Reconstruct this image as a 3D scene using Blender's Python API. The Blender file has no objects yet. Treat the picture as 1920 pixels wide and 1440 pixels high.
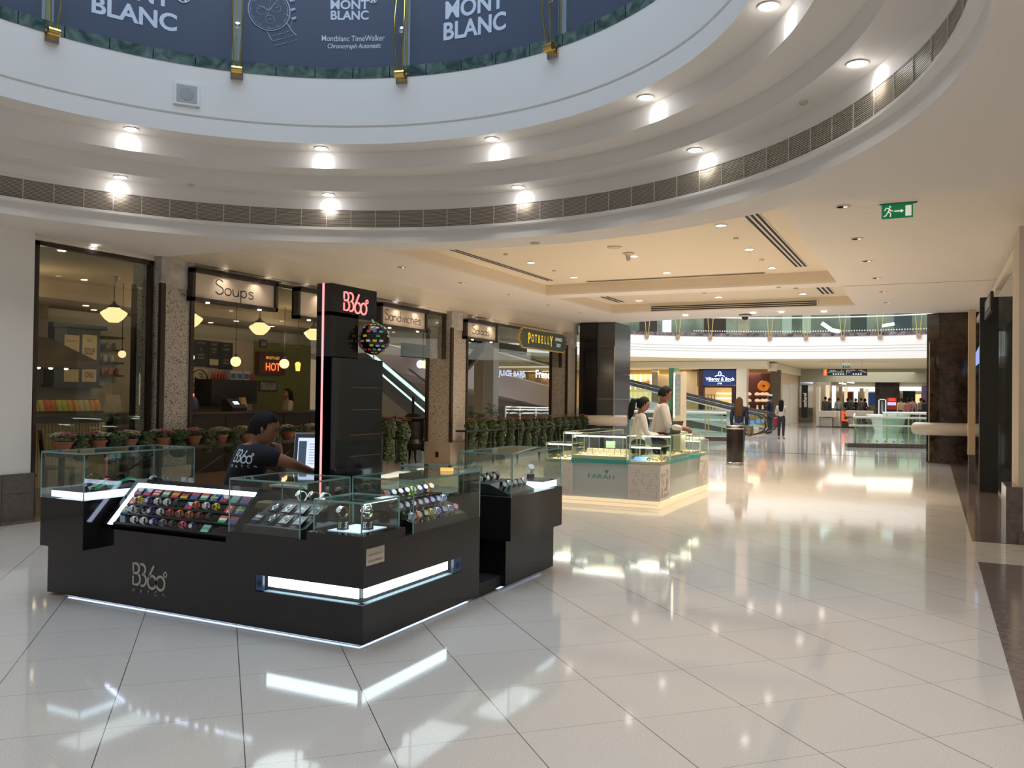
import bpy, math, random
from mathutils import Vector, Matrix
random.seed(7)
PI = math.pi
sc = bpy.context.scene
COL = sc.collection
# ---------------------------------------------------------------- camera
FPX, YAW, PITCH, ROLL, CH = 1598.87, -0.457566, 0.0140812, 0.0128993, 1.55
_cy, _sy = math.cos(YAW), math.sin(YAW)
_f = Vector((_sy, _cy, 0)); _r = Vector((_cy, -_sy, 0)); _u = Vector((0, 0, 1))
CF = _f*math.cos(PITCH) + _u*math.sin(PITCH)
_u2 = -_f*math.sin(PITCH) + _u*math.cos(PITCH)
CR = _r*math.cos(ROLL) + _u2*math.sin(ROLL)
CU = -_r*math.sin(ROLL) + _u2*math.cos(ROLL)
CAM = Vector((0, 0, CH))
cd = bpy.data.cameras.new('camera'); cam = bpy.data.objects.new('camera', cd); COL.objects.link(cam)
cd.sensor_fit = 'HORIZONTAL'; cd.sensor_width = 36; cd.lens = FPX/1920*36
cd.clip_start = 0.05; cd.clip_end = 300
m = Matrix((CR, CU, -CF)).transposed().to_4x4(); m.translation = CAM
cam.matrix_world = m
sc.camera = cam
def ray(x, y): return CF + CR*((x-960)/FPX) - CU*((y-720)/FPX)
def at(x, y, ax, c):
    """point of the axis plane (ax = 0 X, 1 Y, 2 Z) seen at a place of the photograph (used to read off positions)"""
    d = ray(x, y); return CAM + d*((c-CAM[ax])/d[ax])
# ---------------------------------------------------------------- render, world, light
sc.view_settings.view_transform = 'Standard'
sc.view_settings.look = 'None'
sc.view_settings.gamma = 1
sc.view_settings.exposure = 0.6
sc.view_settings.use_curve_mapping = False
w = bpy.data.worlds.new('world'); sc.world = w; w.use_nodes = True
bg = w.node_tree.nodes['Background']; bg.inputs[0].default_value = (0.93, 0.86, 0.78, 1); bg.inputs[1].default_value = 0.22
def light(name, kind, loc, energy, color=(1, 1, 1), size=0.1, rot=None, target=None, angle=None, blend=0.6, sy=None, shape=None):
    l = bpy.data.lights.new(name, kind); l.energy = energy; l.color = color
    if kind == 'AREA':
        l.shape = shape or ('RECTANGLE' if sy else 'DISK'); l.size = size
        if sy: l.size_y = sy
    else: l.shadow_soft_size = size
    if kind == 'SPOT': l.spot_size = angle or 1.6; l.spot_blend = blend
    o = bpy.data.objects.new(name, l); COL.objects.link(o); o.location = loc
    if rot: o.rotation_euler = rot
    if target is not None:
        o.rotation_euler = (Vector(target)-Vector(loc)).to_track_quat('-Z', 'Y').to_euler()
    return o
RC = (-4.42, 4.40)           # centre of the near rotunda
# daylight through the rotunda's skylight, and the roof light of the far hall
light('rotunda_skylight', 'AREA', (RC[0], RC[1], 10.3), 300, (0.64, 0.80, 1.0), 7.0)
light('far_hall_skylight', 'AREA', (-6.5, 37, 13.0), 2500, (0.95, 0.97, 1.0), 17.0)
# unseen fill spots added over and behind the camera to brighten the floor
for _x, _y in [(x, y) for x in (-8, -5, -2, 1, 4) for y in (-4.6, -1.6)]+[(x, y) for x in (2.2, 4.6) for y in (1.4, 4.4, 7.4)]:
    light('hall_fill_spot', 'SPOT', (_x, _y, 3.38), 84, (1.0, .92, .83), .08, target=(_x, _y, 0), angle=2.5, blend=1.)
for _k in range(20):  # added spots without fixtures, set round the ring to brighten the floor below
    _a = 2*PI*_k/20
    light('rotunda_fill_spot', 'SPOT', (-4.42+4.0*math.cos(_a), 4.4+4.0*math.sin(_a), 4.10), 20, (1.0, .94, .88), .06, target=(-4.42+4.0*math.cos(_a), 4.4+4.0*math.sin(_a), 0), angle=1.9, blend=1.)
light('shop_glow_right', 'AREA', (3.6, 9.0, 1.8), 60, (1.0, 0.93, 0.85), 2.6, target=(-4, 8, 0.6), sy=6.0)
# ---------------------------------------------------------------- materials
_M = {}
def mat(name, color=(.8, .8, .8), rough=.5, metal=0., emit=None, es=0., spec=.5, coat=0., noise=None, alpha=1.):
    if name in _M: return _M[name]
    m = bpy.data.materials.new(name); m.use_nodes = True; nt = m.node_tree
    b = nt.nodes['Principled BSDF']
    b.inputs['Base Color'].default_value = (*color, 1); b.inputs['Roughness'].default_value = rough
    b.inputs['Metallic'].default_value = metal; b.inputs['Specular IOR Level'].default_value = spec
    b.inputs['Coat Weight'].default_value = coat; b.inputs['Coat Roughness'].default_value = .03
    if emit is not None:
        b.inputs['Emission Color'].default_value = (*emit, 1); b.inputs['Emission Strength'].default_value = es
    if noise:                                   # (scale, amount, second colour)
        n = nt.nodes.new('ShaderNodeTexNoise'); n.inputs['Scale'].default_value = noise[0]; n.inputs['Detail'].default_value = 6
        tc = nt.nodes.new('ShaderNodeTexCoord'); nt.links.new(tc.outputs['Object'], n.inputs['Vector'])
        r = nt.nodes.new('ShaderNodeValToRGB'); r.color_ramp.elements[0].position = .5-noise[1]; r.color_ramp.elements[1].position = .5+noise[1]
        r.color_ramp.elements[0].color = (*color, 1); r.color_ramp.elements[1].color = (*noise[2], 1)
        nt.links.new(n.outputs['Fac'], r.inputs['Fac']); nt.links.new(r.outputs['Color'], b.inputs['Base Color'])
    _M[name] = m; return m
def glow(name, color, s):
    return mat(name, tuple(c*.5 for c in color), .5, emit=color, es=s)
def glass_mat(name='clear glass', tint=(.93, .97, .95), refl=.9):
    if name in _M: return _M[name]
    m = bpy.data.materials.new(name); m.use_nodes = True; nt = m.node_tree; nt.nodes.clear()
    o = nt.nodes.new('ShaderNodeOutputMaterial'); mx = nt.nodes.new('ShaderNodeMixShader')
    t = nt.nodes.new('ShaderNodeBsdfTransparent'); g = nt.nodes.new('ShaderNodeBsdfGlossy'); fr = nt.nodes.new('ShaderNodeFresnel')
    t.inputs[0].default_value = (*tint, 1); g.inputs['Roughness'].default_value = .01; g.inputs[0].default_value = (refl, refl, refl, 1)
    ge = nt.nodes.new('ShaderNodeNewGeometry'); mi = nt.nodes.new('ShaderNodeMix'); mi.data_type = 'FLOAT'; mi.inputs[2].default_value = 1.45; mi.inputs[3].default_value = 1/1.45
    nt.links.new(ge.outputs['Backfacing'], mi.inputs[0]); nt.links.new(mi.outputs[0], fr.inputs[0])
    nt.links.new(fr.outputs[0], mx.inputs[0]); nt.links.new(t.outputs[0], mx.inputs[1]); nt.links.new(g.outputs[0], mx.inputs[2])
    nt.links.new(mx.outputs[0], o.inputs[0]); _M[name] = m; return m
GL = glass_mat(); GLE = mat('green glass edge', (.20, .36, .33), .12)
GLG = glass_mat('greenish balustrade glass', (.78, .9, .84))
BLK = mat('gloss black panel', (.010, .009, .010), .08, spec=.5)
MBLK = mat('matt black', (.012, .012, .013), .5)
DKW = mat('dark brown wood', (.035, .02, .014), .4)
WHT = mat('white paint', (.80, .78, .74), .6)
BRASS = mat('polished brass', (.80, .55, .16), .18, 1.)
STEEL = mat('brushed steel', (.62, .62, .62), .25, 1.)
CHROME = mat('chrome', (.8, .8, .82), .08, 1.)
# ---------------------------------------------------------------- mesh builder
class MB:
    def __init__(s): s.v = []; s.f = []; s.m = []; s.mi = 0
    def mat(s, i): s.mi = i; return s
    def add(s, vs, fs):
        k = len(s.v); s.v += [Vector(p) for p in vs]
        for f in fs: s.f.append([i+k for i in f]); s.m.append(s.mi)
        return s
    def box(s, x0, x1, y0, y1, z0, z1):
        if x0 > x1: x0, x1 = x1, x0
        if y0 > y1: y0, y1 = y1, y0
        if z0 > z1: z0, z1 = z1, z0
        return s.add([(x0,y0,z0),(x1,y0,z0),(x1,y1,z0),(x0,y1,z0),(x0,y0,z1),(x1,y0,z1),(x1,y1,z1),(x0,y1,z1)],
                     [(0,3,2,1),(4,5,6,7),(0,1,5,4),(1,2,6,5),(2,3,7,6),(3,0,4,7)])
    def bbox(s, x0, x1, y0, y1, z0, z1, b=.01):      # box with chamfered vertical edges and top
        P = [(x0+b,y0),(x1-b,y0),(x1,y0+b),(x1,y1-b),(x1-b,y1),(x0+b,y1),(x0,y1-b),(x0,y0+b)]
        cx, cy = (x0+x1)/2, (y0+y1)/2; n = 8
        def ins(p): return (p[0]+(b if p[0] < cx else -b), p[1]+(b if p[1] < cy else -b))
        vs = [(*p, z0) for p in P]+[(*p, z1-b) for p in P]+[(*ins(p), z1) for p in P]
        fs = [tuple(range(n-1, -1, -1)), tuple(range(2*n, 3*n))]
        for k in (0, n):
            for i in range(n): fs.append((k+i, k+(i+1) % n, k+n+(i+1) % n, k+n+i))
        return s.add(vs, fs)
    def quad(s, a, b, c, d): return s.add([a, b, c, d], [(0, 1, 2, 3)])
    def slab(s, pts, n, t):                           # polygon pts given a thickness t along n
        n = Vector(n).normalized()*t; k = len(pts); P = [Vector(p) for p in pts]
        fs = [tuple(range(k)), tuple(range(2*k-1, k-1, -1))]+[((i+1) % k, i, k+i, k+(i+1) % k) for i in range(k)]
        return s.add(P+[p-n for p in P], fs)
    def obox(s, c, dx, dy, dz):                      # centre and three half-vectors
        c, dx, dy, dz = Vector(c), Vector(dx), Vector(dy), Vector(dz)
        vs = [c+a*dx+b*dy+e*dz for e in (-1, 1) for a, b in ((-1,-1),(1,-1),(1,1),(-1,1))]
        return s.add(vs, [(0,3,2,1),(4,5,6,7),(0,1,5,4),(1,2,6,5),(2,3,7,6),(3,0,4,7)])
    def tube(s, pts, r, n=8, closed=False, caps=True):
        P = [Vector(p) for p in pts]; k = len(P); R = r if isinstance(r, (list, tuple)) else [r]*k
        t0 = (P[1]-P[0]).normalized(); ref = Vector((0, 0, 1)) if abs(t0.z) < .9 else Vector((1, 0, 0))
        u = t0.cross(ref).normalized(); vs = []
        for i, p in enumerate(P):
            a = P[i-1] if (i or closed) else p; b = P[(i+1) % k] if (i < k-1 or closed) else p
            t = (b-a).normalized(); u = (u-t*u.dot(t)).normalized(); w_ = t.cross(u)
            for j in range(n):
                q = 2*PI*j/n; vs.append(p+(u*math.cos(q)+w_*math.sin(q))*R[i])
        fs = []
        for i in range(k if closed else k-1):
            i2 = (i+1) % k
            for j in range(n): fs.append((i*n+j, i*n+(j+1) % n, i2*n+(j+1) % n, i2*n+j))
        if caps and not closed: fs += [tuple(range(n-1, -1, -1)), tuple(range((k-1)*n, k*n))]
        return s.add(vs, fs)
    def lathe(s, prof, c=(0, 0, 0), n=24, a0=0., a1=2*PI, cap=True, axis=None):
        c = Vector(c); full = abs(a1-a0-2*PI) < 1e-6; m = n if full else n+1; vs = []
        for r, z in prof:
            for j in range(m):
                q = a0+(a1-a0)*j/n; vs.append(Vector((r*math.cos(q), r*math.sin(q), z)))
        if axis is not None:
            Q = Vector(axis).to_track_quat('Z', 'Y').to_matrix(); vs = [Q@v for v in vs]
        vs = [v+c for v in vs]; fs = []
        for i in range(len(prof)-1):
            for j in range(n):
                j2 = (j+1) % m; fs.append((i*m+j, i*m+j2, (i+1)*m+j2, (i+1)*m+j))
        if full and cap:
            fs.append(tuple(range(m-1, -1, -1))); fs.append(tuple(range((len(prof)-1)*m, len(prof)*m)))
        return s.add(vs, fs)
    def ball(s, c, r, n=16, k=10, sc=(1, 1, 1)):
        c = Vector(c); vs = []
        for i in range(k+1):
            p = PI*i/k
            for j in range(n):
                q = 2*PI*j/n; vs.append(c+Vector((r*sc[0]*math.sin(p)*math.cos(q), r*sc[1]*math.sin(p)*math.sin(q), -r*sc[2]*math.cos(p))))
        return s.add(vs, [(i*n+j, i*n+(j+1) % n, (i+1)*n+(j+1) % n, (i+1)*n+j) for i in range(k) for j in range(n)])
    def stroke(s, paths, o, R, U, w, t=.004, N=None):
        """flat ribbons of width w following 2-D paths, laid on the plane (o, R, U)"""
        o, R, U = Vector(o), Vector(R), Vector(U); N = N or R.cross(U).normalized()
        for path in paths:
            P = [Vector((p[0], p[1])) for p in path]; k = len(P); L = []
            for i, p in enumerate(P):
                d = (P[min(i+1, k-1)]-P[max(i-1, 0)]); d = d.normalized() if d.length else Vector((1, 0))
                nn = Vector((-d.y, d.x))*w/2; L.append((p+nn, p-nn))
            vs = []
            for a, b in L:
                for q in (a, b):
                    vs.append(o+R*q.x+U*q.y+N*t)
                for q in (a, b):
                    vs.append(o+R*q.x+U*q.y)
            fs = []
            for i in range(k-1):
                a = 4*i; b = a+4
                fs += [(a, a+1, b+1, b), (a+2, a, b, b+2), (a+1, a+3, b+3, b+1)]
            fs += [(0, 2, 3, 1), (4*k-4, 4*k-3, 4*k-1, 4*k-2)]
            s.add(vs, fs)
        return s
    def text(s, txt, o, R, U, h, bold=0., align='CENTER', t=.004, shear=0., wx=1., warp=None):
        V, F = text_mesh(txt, bold, align, shear)
        o, R, U = Vector(o), Vector(R), Vector(U); N = R.cross(U).normalized()
        if warp: return s.add([warp(v[0]*h*wx, v[1]*h) for v in V], F)
        return s.add([o+R*v[0]*h*wx+U*v[1]*h+N*t for v in V], F)
    def build(s, name, mats, parent=None, smooth=False, origin=None, edge=None):
        me = bpy.data.meshes.new(name)
        if parent is not None and origin is None: org = Vector(parent.get('_o', (0, 0, 0)))
        elif origin is not None: org = Vector(origin)
        else:
            xs = [v.x for v in s.v]; ys = [v.y for v in s.v]; zs = [v.z for v in s.v]
            org = Vector(((min(xs)+max(xs))/2, (min(ys)+max(ys))/2, min(zs)))
        me.from_pydata([v-org for v in s.v], [], s.f)
        if not isinstance(mats, (list, tuple)): mats = [mats]
        for q in mats: me.materials.append(q)
        me.polygons.foreach_set('material_index', [min(i, len(mats)-1) for i in s.m])
        if smooth:
            me.polygons.foreach_set('use_smooth', [True]*len(me.polygons))
            me.set_sharp_from_angle(angle=math.radians(40))
        me.update()
        o = bpy.data.objects.new(name, me); COL.objects.link(o)
        if parent is None: o.location = org
        else:
            o.parent = parent; o['_o'] = tuple(parent.get('_o', (0, 0, 0)))
        return o
_T = {}
def text_mesh(txt, bold=0., align='CENTER', shear=0.):
    k = (txt, bold, align, shear)
    if k in _T: return _T[k]
    c = bpy.data.curves.new('t', 'FONT'); c.body = txt; c.align_x = align; c.align_y = 'CENTER'; c.offset = bold; c.shear = shear
    c.resolution_u = 4
    o = bpy.data.objects.new('t', c); COL.objects.link(o)
    me = o.to_mesh(); V = [tuple(v.co) for v in me.vertices]; F = [tuple(p.vertices) for p in me.polygons]
    o.to_mesh_clear(); bpy.data.objects.remove(o); bpy.data.curves.remove(c)
    if V:                                        # normalise: cap height 1, centred on x
        h = 0.729; x = [v[0] for v in V]; y = [v[1] for v in V]
        cx = (min(x)+max(x))/2 if align == 'CENTER' else 0; cyy = (min(y)+max(y))/2
        V = [((v[0]-cx)/h, (v[1]-cyy)/h) for v in V]
    _T[k] = (V, F); return _T[k]
X_, Y_, Z_ = Vector((1, 0, 0)), Vector((0, 1, 0)), Vector((0, 0, 1))
def arc(cx, cy, rx, ry, a0, a1, n=12):
    return [(cx+rx*math.cos(math.radians(a0+(a1-a0)*i/n)), cy+ry*math.sin(math.radians(a0+(a1-a0)*i/n))) for i in range(n+1)]
# ---------------------------------------------------------------- things
def tag(o, label, cat, group=None, kind=None):
    if label: o['label'] = label
    if cat: o['category'] = cat
    if group: o['group'] = group
    if kind: o['kind'] = kind
    return o
def thing(name, label, cat, loc=(0, 0, 0), group=None, rz=0., kind=None):
    o = bpy.data.objects.new(name, None); COL.objects.link(o); o.location = loc; o.rotation_euler = (0, 0, rz)
    o.empty_display_size = .1
    o['_o'] = (0., 0., 0.)
    return tag(o, label, cat, group, kind)
def wthing(name, label, cat, loc, group=None, kind=None):        # parts are given in world coordinates
    o = thing(name, label, cat, loc, group, 0., kind); o['_o'] = tuple(float(c) for c in loc); return o
def struct(o): o['kind'] = 'structure'; return o
def kids(o): return [c for c in bpy.data.objects if c.parent == o]
_K = {}
def dup(root, loc, rz=0., label=None, group=None, scale=None, rot=None):
    r = root.copy(); COL.objects.link(r); r.location = loc; r.rotation_euler = rot if rot is not None else (0, 0, rz)
    if scale: r.scale = (scale,)*3
    if label: r['label'] = label
    if group: r['group'] = group
    for ch in _K.setdefault(root.name, kids(root)):
        c = ch.copy(); COL.objects.link(c); c.parent = r
        for g in _K.setdefault(ch.name, kids(ch)):
            d = g.copy(); COL.objects.link(d); d.parent = c
    return r
ORD = ['first', 'second', 'third', 'fourth', 'fifth', 'sixth', 'seventh', 'eighth', 'ninth', 'tenth', 'eleventh', 'twelfth', 'thirteenth', 'fourteenth', 'fifteenth', 'sixteenth', 'seventeenth', 'eighteenth', 'nineteenth', 'twentieth']
# ================================================================ SHELL
ZR, ZS, ZC = 3.43, 3.78, 4.01      # ring soffit, corridor soffit, coffer ceilings
XW = -9.68                         # face of the sandwich shop's front
R4 = 4.68                          # radius of the ring's lowest edge
def node_mat(name): 
    m = bpy.data.materials.new(name); m.use_nodes = True; nt = m.node_tree; _M[name] = m
    return m, nt, nt.nodes['Principled BSDF']
def math_node(nt, op, a, b=None, c=None):
    n = nt.nodes.new('ShaderNodeMath'); n.operation = op
    for i, v in enumerate((a, b, c)):
        if v is None: continue
        if isinstance(v, (int, float)): n.inputs[i].default_value = v
        else: nt.links.new(v, n.inputs[i])
    return n.outputs[0]
def floor_mat():
    m, nt, b = node_mat('polished cream terrazzo tiles')
    tc = nt.nodes.new('ShaderNodeTexCoord'); sp = nt.nodes.new('ShaderNodeSeparateXYZ'); nt.links.new(tc.outputs['Object'], sp.inputs[0])
    s2 = 2**.5
    u = math_node(nt, 'MULTIPLY', math_node(nt, 'ADD', sp.outputs[0], sp.outputs[1]), 1/s2)
    v = math_node(nt, 'MULTIPLY', math_node(nt, 'SUBTRACT', sp.outputs[1], sp.outputs[0]), 1/s2)
    def line(q, wd):
        f = math_node(nt, 'FLOORED_MODULO', math_node(nt, 'ADD', q, 60.0-.139+.3), .5998)
        d = math_node(nt, 'ABSOLUTE', math_node(nt, 'SUBTRACT', f, .3)); return math_node(nt, 'LESS_THAN', d, wd)
    jl = math_node(nt, 'MAXIMUM', line(u, .0024), math_node(nt, 'MULTIPLY', line(v, .0018), .6))
    no = nt.nodes.new('ShaderNodeTexNoise'); no.inputs['Scale'].default_value = 140; no.inputs['Detail'].default_value = 4
    nt.links.new(tc.outputs['Object'], no.inputs['Vector'])
    r = nt.nodes.new('ShaderNodeValToRGB'); r.color_ramp.elements[0].position = .38; r.color_ramp.elements[1].position = .62
    r.color_ramp.elements[0].color = (.55, .52, .475, 1); r.color_ramp.elements[1].color = (.67, .64, .595, 1); nt.links.new(no.outputs['Fac'], r.inputs['Fac'])
    # one tone per tile
    wn = nt.nodes.new('ShaderNodeTexWhiteNoise'); cb = nt.nodes.new('ShaderNodeCombineXYZ'); wn.noise_dimensions = '2D'
    nt.links.new(math_node(nt, 'FLOOR', math_node(nt, 'DIVIDE', math_node(nt, 'ADD', u, 60-.139), .5998)), cb.inputs[0])
    nt.links.new(math_node(nt, 'FLOOR', math_node(nt, 'DIVIDE', math_node(nt, 'ADD', v, 60-.139), .5998)), cb.inputs[1])
    nt.links.new(cb.outputs[0], wn.inputs['Vector'])
    tone = math_node(nt, 'ADD', math_node(nt, 'MULTIPLY', wn.outputs['Value'], .03), .97)
    mul = nt.nodes.new('ShaderNodeVectorMath'); mul.operation = 'SCALE'; nt.links.new(r.outputs[0], mul.inputs[0]); nt.links.new(tone, mul.inputs['Scale'])
    mx = nt.nodes.new('ShaderNodeMix'); mx.data_type = 'RGBA'; nt.links.new(jl, mx.inputs[0]); nt.links.new(mul.outputs[0], mx.inputs[6]); mx.inputs[7].default_value = (.10, .08, .07, 1)
    nt.links.new(mx.outputs[2], b.inputs['Base Color'])
    b.inputs['Roughness'].default_value = .065; b.inputs['Specular IOR Level'].default_value = .75
    return m
FLOOR = floor_mat()
def granite(name, a, b_, sc_=9, rough=.12, spec=.5):
    m, nt, b = node_mat(name); tc = nt.nodes.new('ShaderNodeTexCoord')
    n = nt.nodes.new('ShaderNodeTexNoise'); n.inputs['Scale'].default_value = sc_; n.inputs['Detail'].default_value = 9; n.inputs['Distortion'].default_value = .8
    nt.links.new(tc.outputs['Object'], n.inputs['Vector']); r = nt.nodes.new('ShaderNodeValToRGB')
    r.color_ramp.elements[0].position = .35; r.color_ramp.elements[1].position = .68; r.color_ramp.elements[0].color = (*a, 1); r.color_ramp.elements[1].color = (*b_, 1)
    nt.links.new(n.outputs['Fac'], r.inputs['Fac']); nt.links.new(r.outputs[0], b.inputs['Base Color']); b.inputs['Roughness'].default_value = rough; b.inputs['Specular IOR Level'].default_value = spec
    return m
GREY_TILE = granite('grey brown stone tile', (.10, .085, .08), (.15, .125, .115), 30, .25)
BORDER = granite('dark taupe polished stone', (.13, .10, .09), (.19, .155, .14), 12, .12)
GRAN = granite('dark granite', (.035, .035, .037), (.15, .15, .155), 70, .12)
BROWNG = granite('brown black marble', (.02, .014, .010), (.085, .055, .035), 5, .08)
GREENST = granite('green marble', (.035, .07, .065), (.16, .23, .21), 7, .2)
PURPST = granite('purple brown marble', (.07, .045, .05), (.30, .24, .25), 3, .2)
def mosaic_mat():
    m, nt, b = node_mat('pebble mosaic'); tc = nt.nodes.new('ShaderNodeTexCoord')
    v = nt.nodes.new('ShaderNodeTexVoronoi'); v.feature = 'DISTANCE_TO_EDGE'; v.inputs['Scale'].default_value = 34
    n = nt.nodes.new('ShaderNodeTexNoise'); n.inputs['Scale'].default_value = 22; n.inputs['Detail'].default_value = 2
    mxv = nt.nodes.new('ShaderNodeVectorMath'); mxv.operation = 'ADD'; sc_ = nt.nodes.new('ShaderNodeVectorMath'); sc_.operation = 'SCALE'; sc_.inputs['Scale'].default_value = .06
    nt.links.new(tc.outputs['Object'], n.inputs['Vector']); nt.links.new(n.outputs['Color'], sc_.inputs[0]); nt.links.new(sc_.outputs[0], mxv.inputs[1]); nt.links.new(tc.outputs['Object'], mxv.inputs[0])
    nt.links.new(mxv.outputs[0], v.inputs['Vector'])
    r = nt.nodes.new('ShaderNodeValToRGB'); r.color_ramp.interpolation = 'CONSTANT'
    r.color_ramp.elements[0].color = (.07, .045, .03, 1); r.color_ramp.elements[1].position = .05; r.color_ramp.elements[1].color = (.62, .55, .48, 1)
    nt.links.new(v.outputs['Distance'], r.inputs['Fac']); nt.links.new(r.outputs[0], b.inputs['Base Color']); b.inputs['Roughness'].default_value = .5
    return m
MOSAIC = mosaic_mat()
CEIL = mat('ceiling paint', (.85, .79, .73), .75); RINGP = mat('rotunda white paint', (.82, .79, .75), .6)
MARB = granite('pale marble block', (.34, .32, .30), (.62, .59, .56), 4, .35)

# ---- floor
f = MB().box(-34, 12, -6, 92, -.3, 0).build('floor', FLOOR, origin=(0, 0, 0)); struct(f)
# dark stone borders let into the floor
n_trim = [0]
def trim(mb, mats, smooth=False):
    n_trim[0] += 1; o = mb.build('trim_%d' % n_trim[0], mats, smooth=smooth); return struct(o)
trim(MB().slab([(.41, 10.8, .003), (1.3, 10.8, .003), (1.3, 24.2, .003), (.41, 24.2, .003)], Z_, .003), BORDER)
trim(MB().slab([(.41, -4, .003), (3.0, -4, .003), (3.0, 9.43, .003), (.41, 9.43, .003)], Z_, .003), BORDER)
trim(MB().slab([(-9.66, -4, .003), (-9.42, -4, .003), (-9.42, 24, .003), (-9.66, 24, .003)], Z_, .003), BORDER)
trim(MB().slab([(-9.42, 25.6, .003), (.2, 25.6, .003), (.2, 25.75, .003), (-9.42, 25.75, .003)], Z_, .003), BORDER)
BRFL = mat('brown shop floor', (.20, .14, .09), .2, noise=(5, .2, (.28, .20, .14)))
struct(MB().slab([(-24, 3, .004), (XW, 3, .004), (XW, 24, .004), (-24, 24, .004)], Z_, .004).build('floor_shop', BRFL))

# ---- the rotunda: stepped round ceiling
prof_steps = [(3.66, 5.10), (3.66, 4.57), (3.675, 4.565), (3.675, 4.545), (3.66, 4.54), (3.66, 4.36), (3.98, 4.36), (3.98, 4.165), (4.33, 4.165), (4.33, 3.985), (4.66, 3.985), (4.66, 3.84)]
mb = MB()
def ring(mb, prof, n=180, a0=0., a1=2*PI): return mb.lathe(prof, (RC[0], RC[1], 0), n, a0, a1, cap=False)
ring(mb, prof_steps); struct(mb.build('ceiling_rotunda', RINGP, smooth=True, origin=(RC[0], RC[1], 0)))
mb = MB(); ring(mb, [(4.66, 3.60), (4.60, 3.60), (4.60, 3.575), (4.68, 3.57), (4.68, ZR)])
trim(mb, RINGP, True)
# air grille: slats and dividers round the ring
def grille_ring():
    r = wthing('air_grille', 'long curved slatted air grille running round the rotunda above the white band', 'air grille', (RC[0], RC[1], 3.60))
    mb = MB(); ring(mb, [(4.72, 3.84), (4.72, 3.60)]); mb.build('backing', mat('grille dark', (.05, .035, .03), .7), r)
    mb = MB()
    for k in range(15):
        z = 3.612+.0150*k; ring(mb, [(4.657, z), (4.657, z+.0085), (4.70, z+.010)], 150)
    mb.build('slat', mat('grille slat', (.55, .47, .38), .4), r)['kind'] = 'stuff'
    mb = MB()
    for k in range(96):
        a = 2*PI*k/96; c = Vector((RC[0]+4.652*math.cos(a), RC[1]+4.652*math.sin(a), 3.72)); d = Vector((math.cos(a), math.sin(a), 0))
        mb.obox(c, d*.003, Vector((-d.y, d.x, 0))*.0028, Z_*.118)
    mb.build('divider', RINGP, r)['kind'] = 'stuff'
    mb = MB(); ring(mb, [(4.65, 3.85), (4.65, 3.83), (4.66, 3.83)], 150); ring(mb, [(4.64, 3.615), (4.64, 3.60), (4.68, 3.60)], 150); mb.build('frame', RINGP, r)
grille_ring()
# ---- flat soffit round the rotunda (z ZR) : outer outline = rectangle united with a disc
def outer(a, R=5.24, X0=-9.68, X1=7.0, Y0=-6, Y1=8.5):
    d = Vector((math.cos(a), math.sin(a))); t = 1e9
    for k, (lo, hi) in enumerate(((X0-RC[0], X1-RC[0]), (Y0-RC[1], Y1-RC[1]))):
        if d[k] > 1e-9: t = min(t, hi/d[k])
        elif d[k] < -1e-9: t = min(t, lo/d[k])
    if math.sin(a) > 0 and -9.68 < RC[0]+R*d.x < .35: t = max(t, R)
    return t
mb = MB(); N = 360; vs = []; 
angs = sorted([2*PI*k/N for k in range(N)]+[math.atan2(y-RC[1], x-RC[0]) % (2*PI) for x, y in ((-9.68, -6), (7, -6), (7, 8.5), (-9.68, 8.5))])
N = len(angs)
for a in angs:
    t = outer(a); c, s_ = math.cos(a), math.sin(a)
    vs += [(RC[0]+4.68*c, RC[1]+4.68*s_, ZR), (RC[0]+t*c, RC[1]+t*s_, ZR), (RC[0]+t*c, RC[1]+t*s_, ZS+.3)]
fs = []
for k in range(N):
    k2 = (k+1) % N; fs += [(3*k, 3*k2, 3*k2+1, 3*k+1), (3*k+1, 3*k2+1, 3*k2+2, 3*k+2)]
mb.add(vs, fs); struct(mb.build('ceiling_ring', CEIL))
# ---- corridor soffit with two coffers
cx0, cx1 = -7.66, -1.62; c1 = (9.9, 17.2); c2 = (17.82, 21.5)
mb = MB()
def ceil_rect(mb, x0, x1, y0, y1, z): mb.box(x0, x1, y0, y1, z, z+.04)
YE = 22.4
EDGE = [at(x, y, 2, ZS) for x, y in ((1090, 611.5), (1160, 605.5), (1215, 601.5), (1269, 598.3), (1355, 594.6), (1440, 591.7), (1540, 589.6), (1640, 588), (1700, 587.2), (1765, 586.5))]
ceil_rect(mb, XW, cx0, 8.42, YE, ZS); ceil_rect(mb, cx1, 1.25, 8.42, YE, ZS)
mb.slab([(cx0+(cx1-cx0)*k/24, RC[1]+math.sqrt(5.0**2-(cx0+(cx1-cx0)*k/24-RC[0])**2), ZS) for k in range(25)]+[(cx1, c1[0], ZS), (cx0, c1[0], ZS)], (0, 0, -1), .04)
ceil_rect(mb, cx0, cx1, c1[1], c2[0], ZS); ceil_rect(mb, cx0, cx1, c2[1], YE, ZS)
mb.slab([(XW, YE, ZS), (XW, EDGE[0].y, ZS)]+[tuple(p) for p in EDGE]+[(1.25, EDGE[-1].y, ZS), (1.25, YE, ZS)], Z_, -.04)
mb.slab([(p.x, p.y, ZS) for p in EDGE]+[(p.x, p.y+.12, ZS) for p in reversed(EDGE)], (0, 0, -1), .5)
struct(mb.build('ceiling_corridor', CEIL))
mb = MB()
for y0, y1 in (c1, c2):
    mb.box(cx0-.1, cx1+.1, y0-.1, y1+.1, ZC, ZC+.06)
    z_ = ZS+.039; mb.box(cx0-.06, cx0-.001, y0, y1, z_, ZC); mb.box(cx1+.001, cx1+.06, y0, y1, z_, ZC); mb.box(cx0-.06, cx1+.06, y1+.001, y1+.06, z_, ZC); mb.box(cx0-.06, cx1+.06, y0-.06, y0-.001, z_, ZC)
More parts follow.
